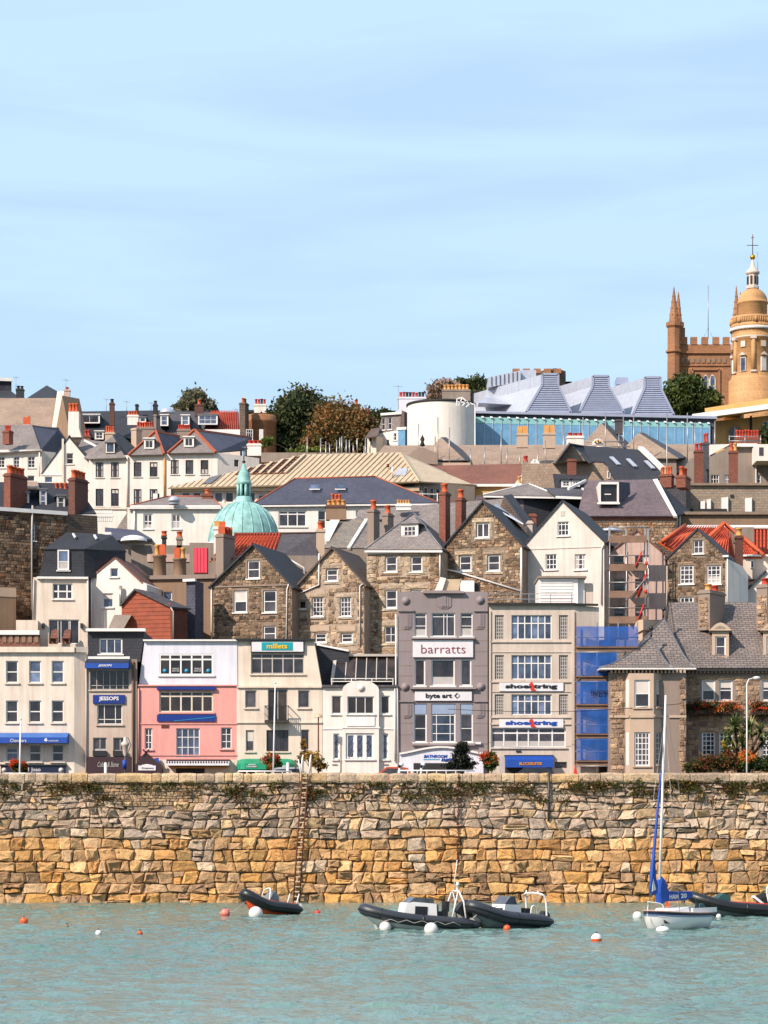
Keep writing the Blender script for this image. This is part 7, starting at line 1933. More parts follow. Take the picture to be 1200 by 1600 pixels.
pantiles(h, (318, 672, 173.6), (374, 672, 173.6), (373, 642, 180), (330, 642, 180), 17)
dormer(h, 309.5, 648, 340, 664, 173, 5, c=3, r=2, rooft='lead', cheek='slatedark', margin=1.5, f='white_clean'); f = Facade(h, 170, 345); f.box(320, 671, 375, 680, .0, 'low_wall', 'trim', .4); aerial(h, 369, 638, 645, 178)
h = house('bow_fronted_house', 'buff stone house with curved bow front and white chimney beside dark trees', 405, 172)
s = sc(176); c = P(407, 700, 178)
MB().lathe(c + Vector((0, 0, -8)), [(25*s, 0), (25*s, 8+38*s), (26*s, 8+39*s), (26*s, 8+43*s), (25*s, 8+44*s), (25*s, 8+50*s), (0, 8+50.2*s)], 28).build('bow_wall', M['brownstone'], h)
f = Facade(h, 172.8, 389, 12); f.win(384, 671, 395, 688, c=3, r=3, f='white_clean', g='glassbrown', blind='', fw=.08); f.glaze(.25); f.box(405, 671, 411, 688, .2, 'window', 'trim')
f = Facade(h, 183, 410); f.wall([(385, 760), (450, 760), (450, 644), (385, 644)], M['darkrubble'], 6, holes=False); f.box(385, 641, 450, 645, .3, 'roof_edge', 'dark')
chimney(h, 374, 388, 630, 700, 174, pots=3, ph=8, mat='darkrubble', potmat=['terracotta', 'potyellow', 'dark'], yaw=-20, split=383); chimney(h, 397, 416, 632, 645, 182, pots=4, ph=9, mat='white', potmat=['potred', 'potred', 'dark'])
h = house('hidden_stone_house', 'dark stone house whose chimneys rise out of the trees', 470, 196)
f = Facade(h, 196, 480); f.wall([(440, 760), (500, 760), (500, 632), (440, 632)], M['darkrubble'], 8, holes=False)
chimney(h, 443, 457, 630, 660, 190, pots=2, ph=10, mat='brickdark', potmat='potred'); chimney(h, 464, 488, 616, 650, 198, pots=4, ph=7, mat='darkrubble', potmat='potred'); aerial(h, 472, 604, 620, 198)
h = house('brown_skyline_house', 'small brown house with red chimney pots right of the autumn tree', 570, 190)
f = Facade(h, 190, 570, 20); f.wall([(548, 760), (600, 760), (600, 655), (548, 655)], M['darkrubble'], 6, holes=False); chimney(h, 550, 563, 632, 660, 186, pots=1, ph=7, mat='brickdark', potmat='terracotta'); chimney(h, 564, 578, 648, 664, 184, pots=3, ph=8, mat='darkrubble', potmat='potred')
h = house('mansard_corner_house', 'white corner house with grey mansard, tall windows and eight pot chimney', 610, 164)
f = Facade(h, 162, 610, -22)
f.win(593, 689, 597, 696, r=1, f='greyframe', blind='', sill=False); f.win(604, 687, 608, 697, r=1, f='greyframe', blind='', sill=False); f.win(615, 677, 619.5, 688, r=2, f='trim', g='glassbrown', blind='')
f.wall([(588, 780), (624, 780), (624, 672), (588, 678)], M['white'], 8)
m2 = Facade(h, O=f.O - f.n*.6, yaw=-22); m2.win(596, 653, 601.5, 672, r=2, f='white_clean', blind='', g='glass'); m2.win(606, 652, 612, 671, r=2, f='white_clean', blind='', g='glass'); m2.wall([(591, 677), (624, 672), (630, 644), (597, 648)], M['slatelight'], 6, name='mansard')
m2.box(596, 645, 630, 648.5, .3, 'parapet', 'trim'); b_ = f.box(623, 671, 634, 700, .2, 'glass_link', 'libglass', 2); f.box(621, 668, 636, 672, .3, 'link_roof', 'trim', 2)
m2.shape([(627, 668), (634, 668), (634, 644), (630, 642)], .5, 'slate_wing', 'slatebrown', 3)
chimney(h, 622, 665, 621, 665, 170, pots=8, ph=9, mat='lilac', potmat=['potred', 'potred', 'dark', 'dark']); aerial(h, 622.5, 602, 640, 168, 16)
f = Facade(h, 160, 580, -20); f.wall([(572, 760), (588, 760), (588, 680), (574, 682)], M['cream'], 3, holes=False); w_ = f.box(577, 684, 582, 696, .08, 'window', 'trim'); f.box(578, 685, 581, 695, .12, 'pane', 'glassbrown', parent=w_); slope(h, [(570, 684, 159), (590, 681, 158), (594, 668, 163), (580, 670, 163)], 'slatebrown')
h = house('old_chimney_house', 'brown stone chimney block with seven buff pots behind the white drum', 713, 176)
ch = chimney(h, 691, 735, 609, 660, 176, pots=7, ph=9, mat='greyrender', potmat='potyellow'); slope(h, [(670, 634, 174), (700, 636, 174), (692, 622, 178), (684, 626, 178)], 'slatelight'); Facade(h, 177, 700).wall([(665, 760), (740, 760), (740, 634), (665, 634)], M['greyrender'], 5, holes=False)

# ---------------------------------------------------------------- trees and shrubs on the hill
DG = [(72, 84, 48), (54, 68, 40), (92, 98, 56), (62, 72, 44)]
tree('dark evergreen tree between the bow fronted house and the autumn tree', 182, [(470, 650, 36, 38), (440, 678, 34, 34), (498, 668, 26, 34), (455, 700, 40, 22)], zground(182), DG, 26000, .27, seed=11, clump=.2)
tree('brown and olive autumn tree left of the mansard corner house', 178, [(528, 668, 36, 36), (548, 690, 40, 28), (506, 695, 28, 24), (566, 672, 22, 26)], zground(178), [(140, 104, 62), (122, 106, 64), (98, 98, 58), (150, 106, 60)], 24000, .25, seed=12, clump=.22)
tree('low yellow green shrubs below the dark evergreen', 150, [(415, 690, 9, 8), (497, 704, 12, 6), (468, 705, 18, 7)], zground(150), [(120, 132, 50), (92, 110, 44)], 1500, .2, name='shrub', cat='shrub', seed=13, trunk_r=.08)
tree('grey green open tree on the skyline above the dark terrace', 205, [(303, 626, 17, 15), (288, 636, 13, 9), (318, 634, 15, 10), (328, 640, 9, 7)], zground(205), [(126, 126, 100), (100, 106, 80), (140, 134, 108)], 6500, .26, seed=14, clump=.26)
tree('pale flowering tree left of the seven pot chimney', 200, [(690, 612, 16, 14), (680, 624, 12, 10), (705, 606, 14, 9)], zground(200), [(176, 150, 132), (150, 124, 100), (112, 98, 72), (196, 172, 156)], 5500, .24, seed=15, clump=.3)
tree('dark green tree between seven pot chimney and zinc roof', 205, [(745, 612, 20, 20), (752, 632, 18, 22), (722, 602, 14, 10)], zground(205), DG, 8500, .27, seed=16)
tree('round dense dark green tree in front of the church', 250, [(1073, 616, 34, 28), (1100, 628, 24, 20), (1052, 632, 22, 22), (1085, 640, 34, 18)], zground(250), [(80, 96, 46), (62, 78, 40), (100, 112, 54)], 20000, .3, seed=17, clump=.16)
tree('dark shrubbery left of the mansard corner house', 186, [(588, 660, 22, 18), (604, 650, 14, 8)], zground(186), DG, 5500, .26, name='shrub', cat='shrub', seed=18)
tree('dark foliage behind the red pots at the right edge', 150, [(1196, 682, 14, 14)], zground(150), DG, 1500, .3, name='shrub', cat='shrub', seed=19)
# ---------------------------------------------------------------- things along the quay
def sphere_prof(r, n=10): return [(r*math.sin(math.pi*i/n), -r*math.cos(math.pi*i/n)) for i in range(n+1)]
# iron ladder down the wall
ld = thing('quay_ladder', 'tall rusty iron ladder with white hooped top running down the sea wall', 'ladder', P(470, 1405, -.5))
def lp(x, y, o): 
    p = P(x, y, 0); return Vector((p.x, -o - max(0, 6.5-p.z)*.028, p.z))
for xa, xb in ((472.5, 458.5), (481.5, 467)): MB().tube([lp(xa, 1210, .38), lp((xa+xb)/2, 1310, .4), lp(xb, 1420, .42)], .05, 6).build('stile', M['rust'], ld)
for i in range(26):
    t = (i+.5)/26; y_ = 1212+t*200; xl, xr = 472.5-14*t, 481.5-14.5*t
    MB().bar(lp(xl, y_, .38+.04*t), lp(xr, y_, .38+.04*t), .07).build('rung', M['cream_metal'], ld)
for x in (470.5, 483): MB().tube([lp(x, 1211, .38), P(x+2, 1184, -.3), P(x+3, 1180, .1), P(x+3, 1184, .5), P(x+3, 1209, .6)], .045, 6).build('handrail', M['white_clean'], ld)
MB().tube([P(470, 1210, .6), P(466, 1186, .6)], .04, 6).build('handrail', M['white_clean'], ld)
ch = thing('mooring_chain', 'long rusty chain hanging down the sea wall right of centre', 'chain', P(716, 1370, -.5))
for i in range(46):
    y_ = 1212+i*3.3; p = lp(716.5-.06*i*.6+.5*math.sin(i*.5), y_, .3); d = Vector((.07, 0, 0)) if i % 2 else Vector((0, .07, 0))
    MB().tube([p+Vector((0, 0, .09)), p+d, p-Vector((0, 0, .09)), p-d], .03, 4, closed=True).build('link', M['rust'], ch)
tag(MB().tube([lp(857, 1206, .25), lp(857, 1250, .25), lp(856.5, 1283, .25)], .07, 6).build('drain_pipe', M['darkframe']), 'short dark pipe fixed to the top of the sea wall below the blue video awning', 'pipe')

def flower_ball(label, px, py, r, Y, seed, cols):
    s = sc(Y); t = thing('flower_tub', label, 'flower tub', P(px, py+r, Y), 'round flower tubs along the quay')
    c = P(px, py, Y); V, C = leaf_cloud([(tuple(c), (r*s, r*s*.9, r*s*.95)), (tuple(c - Vector((0, 0, r*s*.6))), (r*s*.95, r*s*.8, r*s*.8))], 4200, .075, cols[0], seed, .13, shell=.4); leaf_obj('foliage', V, C, t)
    V, C = leaf_cloud([(tuple(c + Vector((-.1, -.15, r*s*.25))), (r*s*.95, r*s*.9, r*s*.75))], 700, .06, cols[1], seed+1, .25, shell=.85); leaf_obj('flowers', V, C, t)
    MB().lathe(Vector((c.x, c.y, 6.9)), [(.3, 0), (.42, .5), (.46, .55)], 12).build('tub', M['darkframe'], t)
FG = [(70, 92, 40), (54, 74, 34), (92, 110, 50)]
flower_ball('round tub of orange red flowers before the navy shop sign', 31, 1199, 11, 9, 31, (FG, [(214, 84, 30), (196, 60, 28), (220, 110, 40)]))
flower_ball('tall green and rust flower tub before the green awning', 427, 1191, 13, 9, 33, (FG, [(190, 70, 40), (206, 150, 60), (176, 50, 36)]))
flower_ball('green flower tub with orange top beside the mauve grey shop', 766, 1187, 12, 9, 35, (FG+[(120, 112, 46)], [(214, 110, 48), (196, 76, 36)]))
flower_ball('orange flower tub at the foot of the street lamp', 1167.5, 1187, 12, 9, 37, (FG, [(230, 130, 50), (240, 160, 70), (214, 100, 36)]))
tree('small dark ragged conifer in front of the white arched fascia', 9.5, [(719, 1196, 20, 8), (720, 1184, 14, 10), (721, 1170, 10, 9), (725, 1164, 9, 5), (706, 1199, 10, 5), (737, 1194, 7, 5)], 6.9, [(36, 42, 32), (50, 54, 40), (28, 34, 28)], 4600, .075, seed=41, clump=.24, trunk_r=.12)
tree('thin shrub with tawny leaves beside the ladder top', 8, [(481, 1180, 10, 7), (471, 1186, 8, 6), (494, 1186, 10, 9), (474, 1166, 4, 8), (501, 1196, 8, 7)], 6.9, [(170, 136, 60), (120, 106, 48), (92, 92, 40), (150, 100, 54)], 1500, .085, seed=42, clump=.3, trunk_r=.05)
# palm, hedge and flower boxes of the granite house
pm = thing('cabbage_palm', 'spiky cabbage palm with several heads in front of the granite house', 'palm', P(1158, 1210, 11.5))
cr = MB()
for (x, y_, r, n) in ((1147, 1137, 24, 60), (1170, 1140, 22, 52), (1188, 1143, 18, 46), (1140, 1150, 14, 30), (1160, 1162, 16, 36), (1192, 1160, 14, 30)):
    c = P(x, y_, 11.3+random.uniform(-.6, .6)); L = r*sc(11)*1.45; n = int(n*2.2)
    MB().tube([P(1160+(x-1160)*.25, 1212, 11.5), c.lerp(P(1160, 1200, 11.5), .4), c], [.12, .1, .08], 6).build('trunk', M['bark'], pm)
    for i in range(n):
        a = random.uniform(0, 6.28); e = random.uniform(-.5, 1.2); d = Vector((math.cos(a)*math.cos(e), math.sin(a)*math.cos(e), math.sin(e))); l = L*random.uniform(.6, 1.05)
        sd_ = d.cross(Vector((0, 0, 1))).normalized()*.06; p1 = c + d*l*.5 + Vector((0, 0, -l*.03)); p2 = c + d*l + Vector((0, 0, -l*random.uniform(.1, .4)))
        k = random.uniform(.6, 1.35); col = tuple(v*k for v in lin(random.choice([(84, 108, 58), (66, 92, 52), (118, 134, 76), (150, 156, 96)])))
        cr.add([c-sd_*.5, c+sd_*.5, p1+sd_, p1-sd_, p2], [(0, 1, 2, 3), (3, 2, 4)], 0, col)
cr.build('crown', M['leaf'], pm, colors=True)
def bank(name, label, cat, boxes, n, size, cols, seed, clump=.25, group=None):
    t = thing(name, label, cat, Vector(boxes[0][0]), group); V, C = leaf_cloud(boxes, n, size, cols, seed, clump, shell=.3); leaf_obj('foliage', V, C, t); return t
bx = [(tuple(P(x, y_, 10.8)), (.55, .5, ry*sc(10.8))) for x, y_, ry in ((1080, 1197, 9), (1092, 1196, 11), (1104, 1193, 12), (1116, 1192, 12), (1128, 1190, 13), (1140, 1186, 15), (1150, 1190, 14))]
bank('hedge', 'low mixed hedge of green and rust shrubs below the granite house windows', 'hedge', bx, 6000, .085, [(72, 84, 40), (96, 82, 44), (56, 68, 34), (122, 92, 50), (130, 60, 40)], 45)
bx = [(tuple(P(x, y_, 10.9)), (.6, .5, ry*sc(10.9))) for x, y_, ry in ((1180, 1196, 9), (1190, 1192, 12), (1202, 1194, 12), (1214, 1194, 12))]
bank('leafy_shrub', 'dark green shrub bank at the right edge of the quay garden', 'shrub', bx, 2600, .085, [(58, 74, 36), (44, 60, 32), (80, 92, 44)], 46)
tree('yellow leaved small bush beside the palm', 11, [(1137, 1165, 9, 8), (1133, 1176, 7, 8)], 6.9, [(196, 160, 60), (120, 130, 56), (90, 104, 48)], 900, .08, seed=47, name='bush', cat='bush', trunk_r=.04)
def flower_box(label, x0, x1, y0, y1, seed):
    Yb = TY+2.45; t = thing('window_flower_box', label, 'flower box', P((x0+x1)/2, y1, Yb), 'flower boxes on the granite house')
    MB().box(P(x0, y1, Yb+.2), P(x1, y1-6, Yb-.25)).build('trough', M['bark'], t); s = sc(Yb); n = max(3, int((x1-x0)/12))
    bl = [(tuple(P(x0+(x1-x0)*(i+.5)/n, (y0+y1)/2+1, Yb-.1)), ((x1-x0)/n*s*.8, .4, (y1-y0)/2*s)) for i in range(n)]
    V, C = leaf_cloud(bl, int((x1-x0)*26), .07, [(64, 78, 38), (50, 60, 32), (110, 60, 40)], seed, .3, shell=.3); leaf_obj('foliage', V, C, t)
    bl = [(c, (r[0], r[1], r[2]*.9)) for c, r in bl[len(bl)//4:]]; V, C = leaf_cloud(bl, int((x1-x0)*10), .06, [(204, 80, 34), (226, 110, 44), (190, 52, 34), (236, 150, 70)], seed+1, .25, shell=.8); leaf_obj('flowers', V, C, t)
flower_box('long window box of orange geraniums on the shaded granite wall', 1073, 1154, 1094, 1116, 51); flower_box('window box of orange geraniums at the right edge of granite house', 1172, 1215, 1096, 1117, 53)

def lamp_post(label, px, ytop, Y, side, head, group='street lamps on the quay', r=.06):
    t = thing('street_lamp', label, 'street lamp', P(px, 1235, Y), group); b0 = P(px, HZ, Y); b0.z = 6.9; tp = P(px, ytop, Y); s = sc(Y)
    if head == 'arm':
        MB().tube([b0, b0.lerp(tp, .5), tp - Vector((0, 0, .4)), tp + Vector((.12, 0, -.1)), tp + Vector((.45, 0, 0))], [r, r*.8, r*.7, r*.6, r*.5], 8).build('post', M['white_clean'], t)
        c = tp + Vector((.62, 0, 0)); MB().lathe(c, [(0, .1), (.2, .06), (.24, 0), (.18, -.1), (0, -.13)][::-1], 12).build('lamp_head', M['white_clean'], t)
    elif head == 'shade':
        MB().tube([b0, tp], [r, r*.7], 8).build('post', M['rust'], t); MB().lathe(tp, [(.3, -.12), (.25, .02), (.08, .14), (0, .15)], 12).build('lamp_head', M['cream_metal'], t)
    else:
        MB().tube([b0, tp + Vector((0, 0, -1.1))], [r*1.3, r], 8).build('post', M['slateblue'], t)
        MB().lathe(tp, [(.05, -1.2), (.14, -1.0), (.2, -.55), (.26, -.5), (.26, -.35), (.12, -.25), (.1, 0), (0, .05)], 10).build('lamp_head', M['palestone'], t)
        MB().tube([tp + Vector((.2, 0, -.9)), tp + Vector((.36, 0, -.5)), tp + Vector((.2, 0, -.05)), tp], .025, 5).build('scroll', M['slateblue'], t)
        MB().tube([P(px-1, 1200, Y-.1), P(px-1, 1187.5, Y-.1)], .13, 8).build('blue_sign', M['blue'], t)
    return t
lamp_post('tall white curved arm street lamp in front of the granite house', 1167, 1059, 7, 1, 'arm')
lamp_post('dark post with pale shade beside the cream balcony building', 497.5, 1118, 12.6, 1, 'shade')
lamp_post('ornate blue lamp post with blue tube sign before the maroon fascia', 195.5, 1152, 6, 1, 'ornate')
def flagpole(label, px, y0, Y, lean=0):
    b0 = P(px, HZ, Y); b0.z = 6.9; tp = P(px+lean, y0, Y)
    return MB().tube([b0, b0.lerp(tp, .5), tp], [.06, .05, .035], 8).lathe(tp, [(0, 0), (.07, .05), (.07, .14), (0, .2)], 8).build('flagpole', M['white_clean'], None, label, 'flagpole', 'white flagpoles')
flagpole('white flagpole standing before the cream balcony building', 426.5, 1069, 7, 3.5); flagpole('short white flagpole before the long blue awning', 30.5, 1126, 7, 1.5)
def rail(label, x0, x1, y_, Y, n):
    t = thing('guard_rail', label, 'railing', P(x0, 1230, Y), 'railings behind the coping')
    MB().tube([P(x0, y_, Y), P(x1, y_+.3, Y)], .05, 6).build('top_rail', M['white_clean'], t)
    for i in range(n+1):
        p = P(x0+(x1-x0)*i/n, y_, Y); MB().bar(p, Vector((p.x, p.y, 6.9)), .06).build('post', M['white_clean'], t)
rail('white guard rail behind the coping below the long blue awning', 4, 100, 1208.5, 1.6, 6); rail('white guard rail behind the coping below the green awning', 372, 455, 1205, 1.6, 6); rail('white guard rail behind the coping before the arched fascia', 622, 742, 1204, 1.6, 8)
for i, (x, lab) in enumerate(((165, 'short white bollard before the maroon fascia'), (449.5, 'short white bollard left of the ladder top'))):
    MB().lathe(Vector((P(x, HZ, 3).x, 3, 6.9)), [(.09, 0), (.09, P(x, 1191, 3).z-6.95), (0, P(x, 1191, 3).z-6.9)], 10).build('bollard', M['white_clean'], None, lab, 'bollard', 'white bollards on the quay')
for x, lab in ((627, 'white curved vent post at the left end of the arched fascia'), (661, 'white curved vent post at the middle of the arched fascia')):
    t = thing('vent_post', lab, 'vent', P(x, 1210, 3), 'white curved posts on the quay'); p = P(x, 1194.5, 3)
    MB().tube([Vector((p.x-.12, 3, 6.9)), p+Vector((-.1, 0, -.25)), p+Vector((0, 0, -.05)), p], [.1, .08, .09, .12], 8).build('neck', M['white_clean'], t); MB().lathe(p, sphere_prof(.15, 8), 10).build('hood', M['white_clean'], t); MB().lathe(p+Vector((-.12, -.1, -.1)), sphere_prof(.1, 6), 8).build('mouth', M['navy'], t)

def car(label, px, Y, body, L=4.0, dirx=1):
    t = thing('parked_car', label, 'car', Vector((P(px, HZ, Y).x, Y, 6.9)), 'cars parked on the esplanade'); o = ORG[t.name]
    pr = [(-L/2, .35), (-L/2, .75), (-L/2+.1, .85), (L/2-1.0, .92), (L/2-.1, .75), (L/2, .6), (L/2, .35)]
    MB().prism([o+Vector((x*dirx, -.8, z)) for x, z in pr], (0, 1.6, 0)).build('body', body, t)
    cb = [(-L/2+.15, .86), (-L/2+.45, 1.38), (-L/2+.8, 1.45), (L/2-1.9, 1.45), (L/2-1.15, .9)]
    MB().prism([o+Vector((x*dirx, -.72, z)) for x, z in cb], (0, 1.44, 0)).build('cabin', body, t)
    wn_ = [(-L/2+.42, .92), (-L/2+.6, 1.32), (L/2-1.95, 1.36), (L/2-1.4, .95)]
    for y_ in (-.735, .715): MB().prism([o+Vector((x*dirx, y_, z)) for x, z in wn_], (0, .02, 0)).build('side_window', M['glass'], t)
    for sx in (-1, 1):
        for sy in (-1, 1):
            k = MB(); c = o+Vector((sx*L*.31, sy*.72, .31)); k.tube([c-Vector((0, .1, 0)), c+Vector((0, .1, 0))], .31, 14); wh = k.build('wheel', M['black'], t); MB().tube([c-Vector((0, .112, 0)), c+Vector((0, .112, 0))], .18, 10).build('rim', M['steel'], wh)
car('pale silver car parked behind the coping right of the green awning', 466, 9, plain('car_silver', (200, 204, 212), .3, .3)); car('orange red car parked low behind the coping beside the vent post', 603, 8.2, plain('car_red', (206, 82, 44), .3), 3.7, -1)
car('dark blue car parked behind the coping below the blue video awning', 822, 9.4, plain('car_navy', (40, 46, 66), .3), 4.0, -1)
# overhead wire
MB().tube([P(700+i*26, 1108+8*math.sin(math.pi*i/14)-i*.6, 12) for i in range(15)], .018, 4).build('overhead_wire', M['black'], None, 'thin sagging wire strung in front of the shop fronts', 'wire')

# ---------------------------------------------------------------- boats and buoys
def xf(m, mat): m.v = [mat @ p for p in m.v]; return m
def catmull(P_, k=5):
    out = []; n = len(P_)
    for i in range(n-1):
        p0, p1, p2, p3 = (Vector(P_[max(0, min(n-1, j))]) for j in (i-1, i, i+1, i+2))
        for t in [j/k for j in range(k)]: out.append(.5*((2*p1)+(p2-p0)*t+(2*p0-5*p1+4*p2-p3)*t*t+(3*p1-p0-3*p2+p3)*t**3))
    out.append(Vector(P_[-1])); return out
M['hypalon'] = plain('grey_black_tube', (52, 54, 62), .45); M['hypalon_dark'] = plain('black_tube', (30, 29, 31), .4); M['hullwhite'] = plain('grp_white', (246, 245, 242), .3, 0, .06); M['hullgrey'] = plain('grp_grey', (120, 130, 134), .4)
M['orange'] = plain('safety_orange', (222, 84, 34), .5); M['teal'] = plain('teal_cover', (40, 84, 86), .7); M['perspex'] = glassy('smoked_perspex', (70, 74, 84), .1)
def rib(label, px, py, L, B, th, tube='hypalon', hull='hullgrey', r=.25, bow=.35, trim=2.0, yaw_left=True):
    """inflatable: bow to the left, turned th degrees towards the camera; waterline at row py"""
    Yb = ywater(py); c = P(px, py, Yb); c.z = 0
    t = thing('inflatable_boat', label, 'boat', c, 'inflatable boats moored under the sea wall')
    ang = math.pi + R(th)
    T = Matrix.Translation(c) @ Matrix.Rotation(ang, 4, 'Z') @ Matrix.Rotation(R(-trim), 4, 'Y')
    w = B/2 - r; z0 = .12 + r
    path = [(-L/2, w, z0-.05), (-L*.2, w, z0), (L*.1, w, z0+.05), (L*.28, w*.86, z0+.05+bow*.35), (L*.41, w*.5, z0+.05+bow*.8), (L*.465, 0, z0+.08+bow)]
    full = catmull(path + [(x, -y, z) for x, y, z in path[-2::-1]], 6)
    n = len(full); rs = [r*min(1, .35+.65*min(i, n-1-i)/3) for i in range(n)]
    tb = xf(MB().tube(full, rs, 12), T).build('tube', M[tube], t)
    off = [p + Vector((0, 0, -.03)) + (Vector((p.x*.0, p.y, 0)).normalized() if abs(p.y) > .01 else Vector((1, 0, 0)))*r*1.0 for p in full[2:-2]]
    off = []
    for i in range(2, n-2):
        d = (full[i+1]-full[i-1]).normalized(); sd_ = d.cross(Vector((0, 0, 1))).normalized(); 
        if sd_.dot(Vector((full[i].x*.3, full[i].y, 0)) + Vector((.001, 0, 0))) < 0 and abs(full[i].y) > .05: sd_ = -sd_
        if abs(full[i].y) <= .05: sd_ = Vector((1, 0, 0))
        off.append(full[i] + sd_*r*.98)
    xf(MB().tube(off, .045, 5), T).build('rubbing_strake', M['black'], t)
    for k in (.18, .36, .64, .82):
        i = int(k*(n-1)); xf(MB().tube([full[i]-(full[i+1]-full[i])*.2, full[i]+(full[i+1]-full[i])*.2], r*1.02, 12), T).build('seam_band', M['black'], t)
    m = MB(); st = [(-L/2+.05, w, -.28), (-L*.1, w, -.30), (L*.18, w*.95, -.24), (L*.32, w*.7, -.05), (L*.42, w*.3, .3), (L*.455, .03, z0+bow*.6)]
    vs = []
    for x, hw, zk in st:
        zt = z0-.05 + (bow*.8*max(0, (x-L*.1)/(L*.35))); vs += [Vector((x, hw, zt)), Vector((x, hw*.8, zk+(zt-zk)*.52)), Vector((x, 0, zk)), Vector((x, -hw*.8, zk+(zt-zk)*.52)), Vector((x, -hw, zt))]
    m.add(vs, [(i*5+j, i*5+j+1, (i+1)*5+j+1, (i+1)*5+j) for i in range(5) for j in range(4)] + [(0, 1, 2, 3, 4)], 0, None, True)
    xf(m, T).build('hull', M[hull], t)
    dk = MB(); dk.prism([(-L/2+.1, w, z0-.06), (L*.15, w, z0-.02), (L*.34, w*.6, z0+.16), (L*.34, -w*.6, z0+.16), (L*.15, -w, z0-.02), (-L/2+.1, -w, z0-.06)], (0, 0, -.03)); xf(dk, T).build('deck', M['hullgrey'], t)
    return t, T, z0, w
def rx(t, T, name, mat, m, parent=None): return xf(m, T).build(name, M[mat], parent or t)
def outboard(t, T, x, z, mat='black', tilt=0.0, k=1.0):
    Q = T @ Matrix.Translation((x, 0, z)) @ Matrix.Rotation(tilt, 4, 'Y') @ Matrix.Scale(k, 4)
    e = xf(MB().add([(-.32, -.2, .1), (.22, -.2, .1), (.22, .2, .1), (-.32, .2, .1), (-.36, -.18, .42), (.16, -.18, .48), (.16, .18, .48), (-.36, .18, .42), (-.26, -.12, .62), (.06, -.12, .64), (.06, .12, .64), (-.26, .12, .62)],
        [(0, 3, 2, 1), (0, 1, 5, 4), (1, 2, 6, 5), (2, 3, 7, 6), (3, 0, 4, 7), (4, 5, 9, 8), (5, 6, 10, 9), (6, 7, 11, 10), (7, 4, 8, 11), (8, 9, 10, 11)]), Q).build('engine', M[mat], t)
    xf(MB().obox((-.08, 0, -.3), (.1, 0, 0), (0, .06, 0), (0, 0, .42)).obox((-.12, 0, -.74), (.22, 0, 0), (0, .05, 0), (0, 0, .06)), Q).build('engine_leg', M['greyframe'], e)
    return e
# 1: small black inflatable with orange inside, bow up to the left
t, T, z0, w = rib('small black inflatable with orange trim lying below the ladder', 421, 1429, 3.3, 1.6, 38, 'hypalon_dark', 'orange', .27, .5, 4)
rx(t, T, 'tube_liner', 'orange', MB().tube(catmull([(-1.45, w-.1, z0+.2), (0, w-.1, z0+.24), (1.1, w*.7, z0+.45)], 4), .08, 6)); rx(t, T, 'tube_liner', 'redprint', MB().tube(catmull([(-1.45, -w+.1, z0+.22), (0, -w+.1, z0+.25), (.9, -w*.85, z0+.35)], 4), .09, 6))
rx(t, T, 'console', 'hullgrey', MB().prism([(-.45, -.3, z0), (.35, -.3, z0), (.2, -.3, z0+.45), (-.05, -.3, z0+.82), (-.3, -.3, z0+.6)], (0, .6, 0))); rx(t, T, 'grab_rail', 'white_clean', MB().tube(catmull([(.3, .32, z0+.1), (.25, .32, z0+.75), (.1, 0, z0+.95), (.25, -.32, z0+.75), (.3, -.32, z0+.1)], 4), .035, 6))
rx(t, T, 'stern_rail', 'white_clean', MB().tube([(-1.3, -.4, z0), (-1.5, -.4, z0+.75)], .035, 6).tube([(-1.3, .4, z0), (-1.5, .4, z0+.75)], .035, 6)); outboard(t, T, -1.75, z0-.1, 'hullwhite', 0, .6)
rx(t, T, 'life_jacket', 'orange', MB().lathe((.9, .1, z0+.3), sphere_prof(.22, 8), 10)); rx(t, T, 'bow_rope', 'greyframe', MB().tube([(1.5, 0, z0+.2), (2.1, -.1, .05), (2.9, -.3, -.05)], .02, 4))
# 2: long grey inflatable with white wheelhouse console
t, T, z0, w = rib('long grey inflatable with white console and twin legged radar arch', 652, 1452, 5.2, 1.95, 18, 'hypalon', 'hullwhite', .25, .30, 3.2)
cs = rx(t, T, 'console', 'hullwhite', MB().prism([(-.75, -.45, z0-.1), (.85, -.45, z0-.1), (.7, -.45, z0+.72), (.4, -.45, z0+.8), (-.65, -.45, z0+.76)], (0, .9, 0))); rx(t, T, 'windscreen', 'perspex', MB().prism([(-.55, -.44, z0+.77), (.6, -.44, z0+.74), (.35, -.4, z0+1.0), (-.5, -.4, z0+.98)], (0, .88, 0)), cs); rx(t, T, 'locker_door', 'black', MB().box((-.25, .455, z0+.26), (.3, .475, z0+.62)), cs); rx(t, T, 'locker_door', 'black', MB().box((-.25, -.475, z0+.26), (.3, -.455, z0+.62)), cs)
rx(t, T, 'seat', 'black', MB().box((-1.25, -.3, z0), (-.75, .3, z0+.45)).box((-1.3, -.28, z0+.45), (-1.15, .28, z0+.9))); rx(t, T, 'seat', 'hullgrey', MB().box((-.95, -.4, z0), (-.7, -.1, z0+.75)))
for sy in (-1, 1): rx(t, T, 'arch_leg', 'white_clean', MB().tube([(-2.0, sy*.62, z0), (-1.85, sy*.55, z0+.9), (-1.65, sy*.42, z0+1.35)], .04, 6).tube([(-1.3, sy*.62, z0), (-1.6, sy*.42, z0+1.3)], .03, 6))
rx(t, T, 'arch_top', 'white_clean', MB().tube([(-1.65, -.44, z0+1.35), (-1.65, .44, z0+1.35)], .04, 6).lathe((-1.65, .2, z0+1.38), [(.05, 0), (.05, .2), (.09, .22), (.07, .34), (0, .36)], 8)); rx(t, T, 'aerial', 'white_clean', MB().tube([(-1.65, -.3, z0+1.35), (-1.75, -.3, z0+2.7)], .018, 5))
